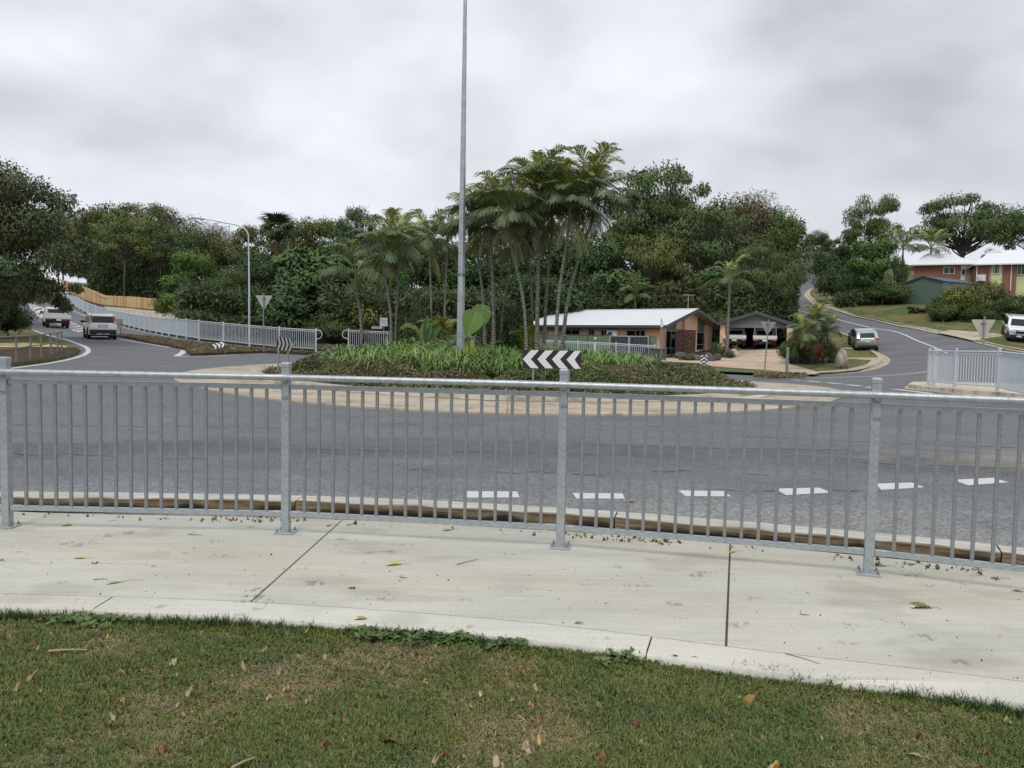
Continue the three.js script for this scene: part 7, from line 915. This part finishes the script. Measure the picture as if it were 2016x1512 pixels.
// ---------------------------------------------------------------- lawn blades, weeds, fallen leaves
{
  const r = mulberry(91), blade = (seed, h0, h1, n, spread, lie) => { const q = mulberry(seed), pos = [], idx = [], col = []; for (let b = 0; b < n; b++) { const a = q() * 2 * PI, h = lerp(h0, h1, q()), w = 0.0015 + 0.0011 * q(), ox = (q() - 0.5) * spread, oz = (q() - 0.5) * spread, l = h * (lie + 0.9 * q()), k = 0.65 + 0.7 * q(), o = pos.length / 3, sx = -sin(a) * w, sz = cos(a) * w; pos.push(ox - sx, 0, oz - sz, ox + sx, 0, oz + sz, ox + cos(a) * l * 0.4 - sx * 0.9, h * 0.62, oz + sin(a) * l * 0.4 - sz * 0.9, ox + cos(a) * l * 0.4 + sx * 0.9, h * 0.62, oz + sin(a) * l * 0.4 + sz * 0.9, ox + cos(a) * l, h * 0.9, oz + sin(a) * l); for (let z = 0; z < 5; z++) col.push(k, k, k * (0.9 + 0.2 * q())); idx.push(o, o + 1, o + 2, o + 2, o + 1, o + 3, o + 2, o + 3, o + 4); }
    const g = new THREE.BufferGeometry(); g.setAttribute('position', new THREE.Float32BufferAttribute(pos, 3)); g.setAttribute('color', new THREE.Float32BufferAttribute(col, 3)); g.setIndex(idx); g.computeVertexNormals(); return g; };
  const mat = std(lin(1, 1, 1), 0.7, { vertexColors: true, side: THREE.DoubleSide }), inLawn = (x, z) => { let bi = 0, bd = 1e9; for (let i = 0; i < edgeNear.length; i++) { const e = edgeNear[i], dd = (e[0] - x) ** 2 + (e[1] - z) ** 2; if (dd < bd) { bd = dd; bi = i; } } const a = edgeNear[max(0, bi - 1)], b = edgeNear[min(edgeNear.length - 1, bi + 1)]; return [sideOf([x, z], a, b) > 0 ? sqrt(bd) : -sqrt(bd)]; };
  const kinds = [[], [], []], cols = [[], [], []]; const m4 = new THREE.Matrix4(), e = new THREE.Euler(), qt = new THREE.Quaternion();
  const add = (k, x, z, s, sy, c, tilt = 0.25) => { e.set((r() - 0.5) * tilt, r() * 6.28, (r() - 0.5) * tilt); kinds[k].push(m4.clone().compose(new V3(x, 0.104, z), qt.setFromEuler(e), new V3(s, sy, s))); cols[k].push(c); };
  for (let n = 0; n < 130000; n++) { const z = -lerp(1.75, 4.75, r()), hw = -z * 0.72 + 0.5, x = lerp(-hw, hw, r()); const [dd] = inLawn(x, z); if (dd < 0.012) continue;
    const f = fbm(x * 2, -z * 2, 4, 15, 6), b = smooth(0.39, 0.58, f + (r() - 0.5) * 0.28), g2 = fbm(x * 5 + 9, z * 5, 2, 18), near = smooth(0.22, 0.0, dd); if (r() < b * 0.42 * (1 - near)) continue; const v = 0.75 + 0.5 * r();
    const green = [0.07 + 0.08 * g2, 0.126 + 0.045 * g2, 0.03], straw = [0.27, 0.205, 0.11], dead = r() < 0.14 + 0.5 * b; const c = (dead && near < 0.4 ? straw : green).map((q) => q * v); add(dead ? 1 : 0, x, z, 0.9 + 0.5 * r(), (0.6 + 0.5 * r()) * (1 + near * 0.5) * (dead ? 0.6 : 1), c); }
  for (let i = 2; i < edgeNear.length - 2; i++) { const [x0, z0] = edgeNear[i]; if (abs(x0) > 6) continue; for (let k = 0; k < 34; k++) { const x = x0 + (r() - 0.5) * 0.16, z = z0 + 0.012 + r() * 0.05 + (r() - 0.5) * 0.02, t = fbm(x * 3.1, 7, 3, 28); if (r() > smooth(0.32, 0.5, t)) continue; const v = 0.55 + 0.5 * r(); add(2, x, z, 1, 0.5 + 0.75 * r() * (0.4 + t), [0.07 * v, 0.125 * v, 0.035 * v], 0.5); } }
  ['green mown grass blades of the lawn', 'straw-coloured dry grass and thatch of the lawn', 'longer grass growing up against the concrete edging'].forEach((l, k) => { inst('grass', k === 2 ? blade(933, 0.03, 0.075, 7, 0.03, 0.2) : blade(931 + k, 0.012, 0.03, 8, 0.034, k ? 1.0 : 0.4), mat, kinds[k], cols[k]).userData.label = l; });
  // broad-leaved weeds against the edging, mostly at the far end
  const L = new Leaves(), q = mulberry(95); for (let i = 0; i < 9; i++) { const a = q() * 6.28, d = new V3(cos(a), 0.35 + 0.5 * q(), sin(a)).normalize(); L.add(d.x * 0.01, d.y * 0.006, d.z * 0.01, d, new V3(0, 1, 0).addScaledVector(d, -0.4).normalize(), 0.022 + 0.018 * q(), 0.02, [0.8 + 0.4 * q(), 1, 0.9], 0.25); }
  const ws = [], wc = []; for (let i = 0; i < edgeNear.length; i++) { const [x0, z0] = edgeNear[i]; if (x0 < -5 || x0 > 1.3) continue; for (let k = 0; k < 26; k++) { const x = x0 + (r() - 0.5) * 0.16, z = z0 + 0.015 + 0.17 * r() * r(), t = fbm(x * 1.7 + 4, z * 1.7, 3, 38); if (r() > smooth(0.50, 0.64, t) * smooth(1.3, 0.2, x) * 0.55) continue; const s = 0.7 + 0.8 * r(), v = 0.6 + 0.6 * r(); e.set((r() - 0.5) * 0.6, r() * 6.28, (r() - 0.5) * 0.6); ws.push(m4.clone().compose(new V3(x, 0.11 + 0.022 * r(), z), qt.setFromEuler(e), new V3(s, s, s))); wc.push([0.095 * v, 0.15 * v, 0.042 * v]); } }
  inst('ground_weeds', L.geo(), mat, ws, wc).userData.label = 'small broad-leaved weeds along the concrete edging';
  // dead leaf pieces: along the railing, on the lawn, specks on the path
  const bit = (() => { const g = bladeLeaf(0.03, 0.016, { curl: 0.3, cup: 0.5, n: 5, m: 2 }).rotateX(-PI / 2).translate(0, 0.003, 0); return g; })(), bm = std(lin(1, 1, 1), 0.85, { side: THREE.DoubleSide }), bs = [], bc = [], ls = [], lc = [];
  const pal = [[0.20, 0.13, 0.07], [0.11, 0.08, 0.05], [0.34, 0.25, 0.13], [0.07, 0.05, 0.035], [0.42, 0.36, 0.12], [0.28, 0.15, 0.08]];
  const putB = (A, C, x, y, z, s, c) => { e.set((r() - 0.5) * 0.9, r() * 6.28, (r() - 0.5) * 0.9); A.push(m4.clone().compose(new V3(x, y, z), qt.setFromEuler(e), new V3(s, s, s))); C.push(c); };
  for (let n = 0; n < 1000; n++) { const i = floor(r() * (fenceLine.length - 1)), [x, z] = fenceLine[i]; if (abs(x) > 6) continue; const o = 0.3 + r() * 0.18, kk = 0.7 + 0.6 * r(), t = fbm(x * 1.4, 3, 3, 48); if (r() > smooth(0.40, 0.62, t) + 0.1) continue; putB(bs, bc, x + (r() - 0.5) * 0.15, PY + 0.003, z - o, 0.4 + 1.3 * r() * r(), pal[floor(r() * pal.length)].map((v) => v * kk)); }
  for (let n = 0; n < 130; n++) { const px = r() * 2016, [x, z] = pl(px, 1060 + r() * 200 + px * 0.05), o = 0; putB(bs, bc, x, PY + 0.002, z, 0.15 + 0.35 * r() * r(), [0.05, 0.042, 0.032]); }
  inst('leaf_litter', bit, bm, bs, bc).userData.label = 'brown leaf litter gathered under the near railing';
  for (let n = 0; n < 420; n++) { const z = -lerp(2.0, 4.6, r()), hw = -z * 0.72 + 0.4, x = lerp(-hw, hw, r()), [dd] = inLawn(x, z); if (dd < 0.03) continue; const kk = 0.7 + 0.5 * r(), p2 = [[0.42, 0.33, 0.2], [0.5, 0.42, 0.27], [0.32, 0.17, 0.09], [0.22, 0.13, 0.07], [0.46, 0.34, 0.12]]; putB(ls, lc, x, 0.122, z, 0.5 + 1.3 * r() * r(), p2[floor(r() * 5)].map((v) => v * kk)); }
  inst('leaf_litter', bit, bm, ls, lc).userData.label = 'scattered dead leaves lying on the lawn';
}
function fallenLeaf(label, px, py, len, wid, col, yaw, { y = PY, curl = 0.25, cup = 0.4, stem = 0.06, heart = 0.2, crisp = 0.08 } = {}) {
  const p = onPlane(px, py, y), t = thing('fallen_leaf', label, 'leaf', [p.x, y + 0.004, p.z], yaw), m = std(lin(...col), 0.75, { side: THREE.DoubleSide, map: veinTex }); obj('blade', bladeLeaf(len, wid, { curl, cup, heart, wave: crisp * wid, n: 12, m: 5 }).rotateX(-PI / 2), m, t);
  if (stem) obj('stalk', tube([new V3(0, 0.002, 0), new V3(0.01, 0.006, stem * 0.5), new V3(-0.004, 0.002, stem)], 0.0018, 0.0013, 5, 6), std(lin(col[0] * 0.3, col[1] * 0.24, col[2] * 0.2), 0.8), t);
}
fallenLeaf('bright yellow leaf lying in the middle of the footpath', 790, 1112, 0.12, 0.085, [1.5, 1.35, 0.3], 1.5);
fallenLeaf('pale yellow leaf on the footpath, left of the long joint', 168, 1100, 0.1, 0.055, [1.5, 1.4, 0.55], 1.3);
fallenLeaf('small brown crumpled leaf beside the pale yellow one', 186, 1111, 0.05, 0.04, [0.75, 0.42, 0.13], 0.4, { curl: 0.8, cup: 0.9, stem: 0 });
fallenLeaf('pale green-yellow leaf with a long stalk near the edging', 238, 1147, 0.12, 0.05, [1.15, 1.1, 0.55], 1.9, { stem: 0.13 });
fallenLeaf('yellow leaf just inside the first railing bay', 142, 1035, 0.1, 0.06, [1.3, 1.15, 0.25], 1.4, { stem: 0 });
fallenLeaf('yellow-green leaf under the middle of the railing bay', 890, 1044, 0.11, 0.06, [1.25, 1.2, 0.3], 1.7);
fallenLeaf('tan leaf under the railing beside the long joint', 652, 1035, 0.09, 0.06, [1.1, 0.85, 0.4], 2.0, { curl: 0.6 });
fallenLeaf('curled brown leaf under the railing right of the long joint', 690, 1034, 0.1, 0.05, [0.7, 0.45, 0.2], 1.2, { curl: 0.9 });
fallenLeaf('dark crumpled leaf in the middle slab', 698, 1160, 0.07, 0.045, [0.25, 0.17, 0.11], 0.8, { curl: 1, cup: 0.9, stem: 0 });
fallenLeaf('big curled olive-brown leaf on the last slab', 1832, 1198, 0.14, 0.1, [0.62, 0.56, 0.26], 1.2, { curl: 0.35, cup: 0.55, crisp: 0.1 });
fallenLeaf('curled brown leaf near the last post', 1966, 1141, 0.07, 0.05, [0.55, 0.42, 0.24], 1.6, { curl: 0.9, cup: 0.9, stem: 0.08 });
fallenLeaf('orange-brown leaf at the end of the last slab', 2010, 1166, 0.1, 0.06, [1.1, 0.55, 0.22], 0.6, { curl: 0.6 });
fallenLeaf('peach-coloured leaf on the pale edging', 722, 1219, 0.08, 0.05, [1.4, 0.95, 0.45], 1.4, { stem: 0, y: PY + 0.006 });
fallenLeaf('brown leaf at the left-hand limit of the footpath', 2, 1104, 0.08, 0.05, [0.6, 0.35, 0.16], 0.9, { curl: 0.8 });
fallenLeaf('yellowish leaf by the square joint under the railing', 1448, 1087, 0.08, 0.045, [1.3, 1.1, 0.3], 1.8);
fallenLeaf('tan leaf lying close to the last post plate', 1745, 1115, 0.08, 0.045, [1.2, 0.8, 0.35], 1.3);
fallenLeaf('green-brown leaf beyond the last post under the rail', 1800, 1112, 0.12, 0.06, [0.55, 0.55, 0.22], 1.6, { curl: 0.5 });
fallenLeaf('yellow and brown leaf on the road by the white dashes', 1250, 987, 0.16, 0.08, [1.2, 0.95, 0.3], 1.5, { y: 0.012 });
fallenLeaf('small green-yellow leaf on the edging strip', 1148, 1227, 0.05, 0.025, [0.9, 1.0, 0.3], 1.2, { y: PY + 0.006, stem: 0 });
fallenLeaf('brown curled leaf standing in the lawn', 780, 1462, 0.08, 0.06, [0.5, 0.27, 0.13], 0.9, { y: 0.13, curl: 0.9, cup: 0.8 });
fallenLeaf('pale curved leaf in the lawn at the lower corner', 1815, 1492, 0.09, 0.03, [1.2, 0.95, 0.55], 0.5, { y: 0.13, curl: 0.6 });
fallenLeaf('orange leaf in the lawn below the edging', 1487, 1370, 0.07, 0.045, [0.9, 0.42, 0.16], 2.2, { y: 0.13, curl: 0.5 });
[['thin dark twig on the middle slab', [900, 1111], [942, 1101]], ['short twig beside the bright yellow leaf', [788, 1136], [802, 1137]], ['curved twig lying on the pale edging', [1546, 1287], [1614, 1307]], ['hair-thin twig on the first slab', [370, 1051], [398, 1053]], ['bent twig near the long stalked leaf', [184, 1141], [213, 1140]], ['small straight twig on the last slab', [1574, 1208], [1593, 1210]]].forEach(([l, a, b], i) => { const A = onPlane(...a, PY + 0.006), B = onPlane(...b, PY + 0.006), m = A.clone().lerp(B, 0.5); m.z += 0.01 * (i % 2 ? 1 : -1); tag(obj('twig', tube([A, m, B], 0.0028, 0.0014, 5, 8), std(lin(0.09, 0.07, 0.05), 0.9)), l, 'twig'); });
[['pale dry stick lying in the lawn', [95, 1282], [172, 1279]], ['bleached stick at the lower edge of the lawn', [455, 1512], [500, 1492]]].forEach(([l, a, b]) => { const A = onPlane(...a, 0.13), B = onPlane(...b, 0.128); tag(obj('stick', tube([A, A.clone().lerp(B, 0.5).add(new V3(0, 0.008, 0.012)), B], 0.006, 0.004, 6, 8), std(lin(0.36, 0.27, 0.17), 0.9)), l, 'stick'); });
renderer.render(scene, camera);
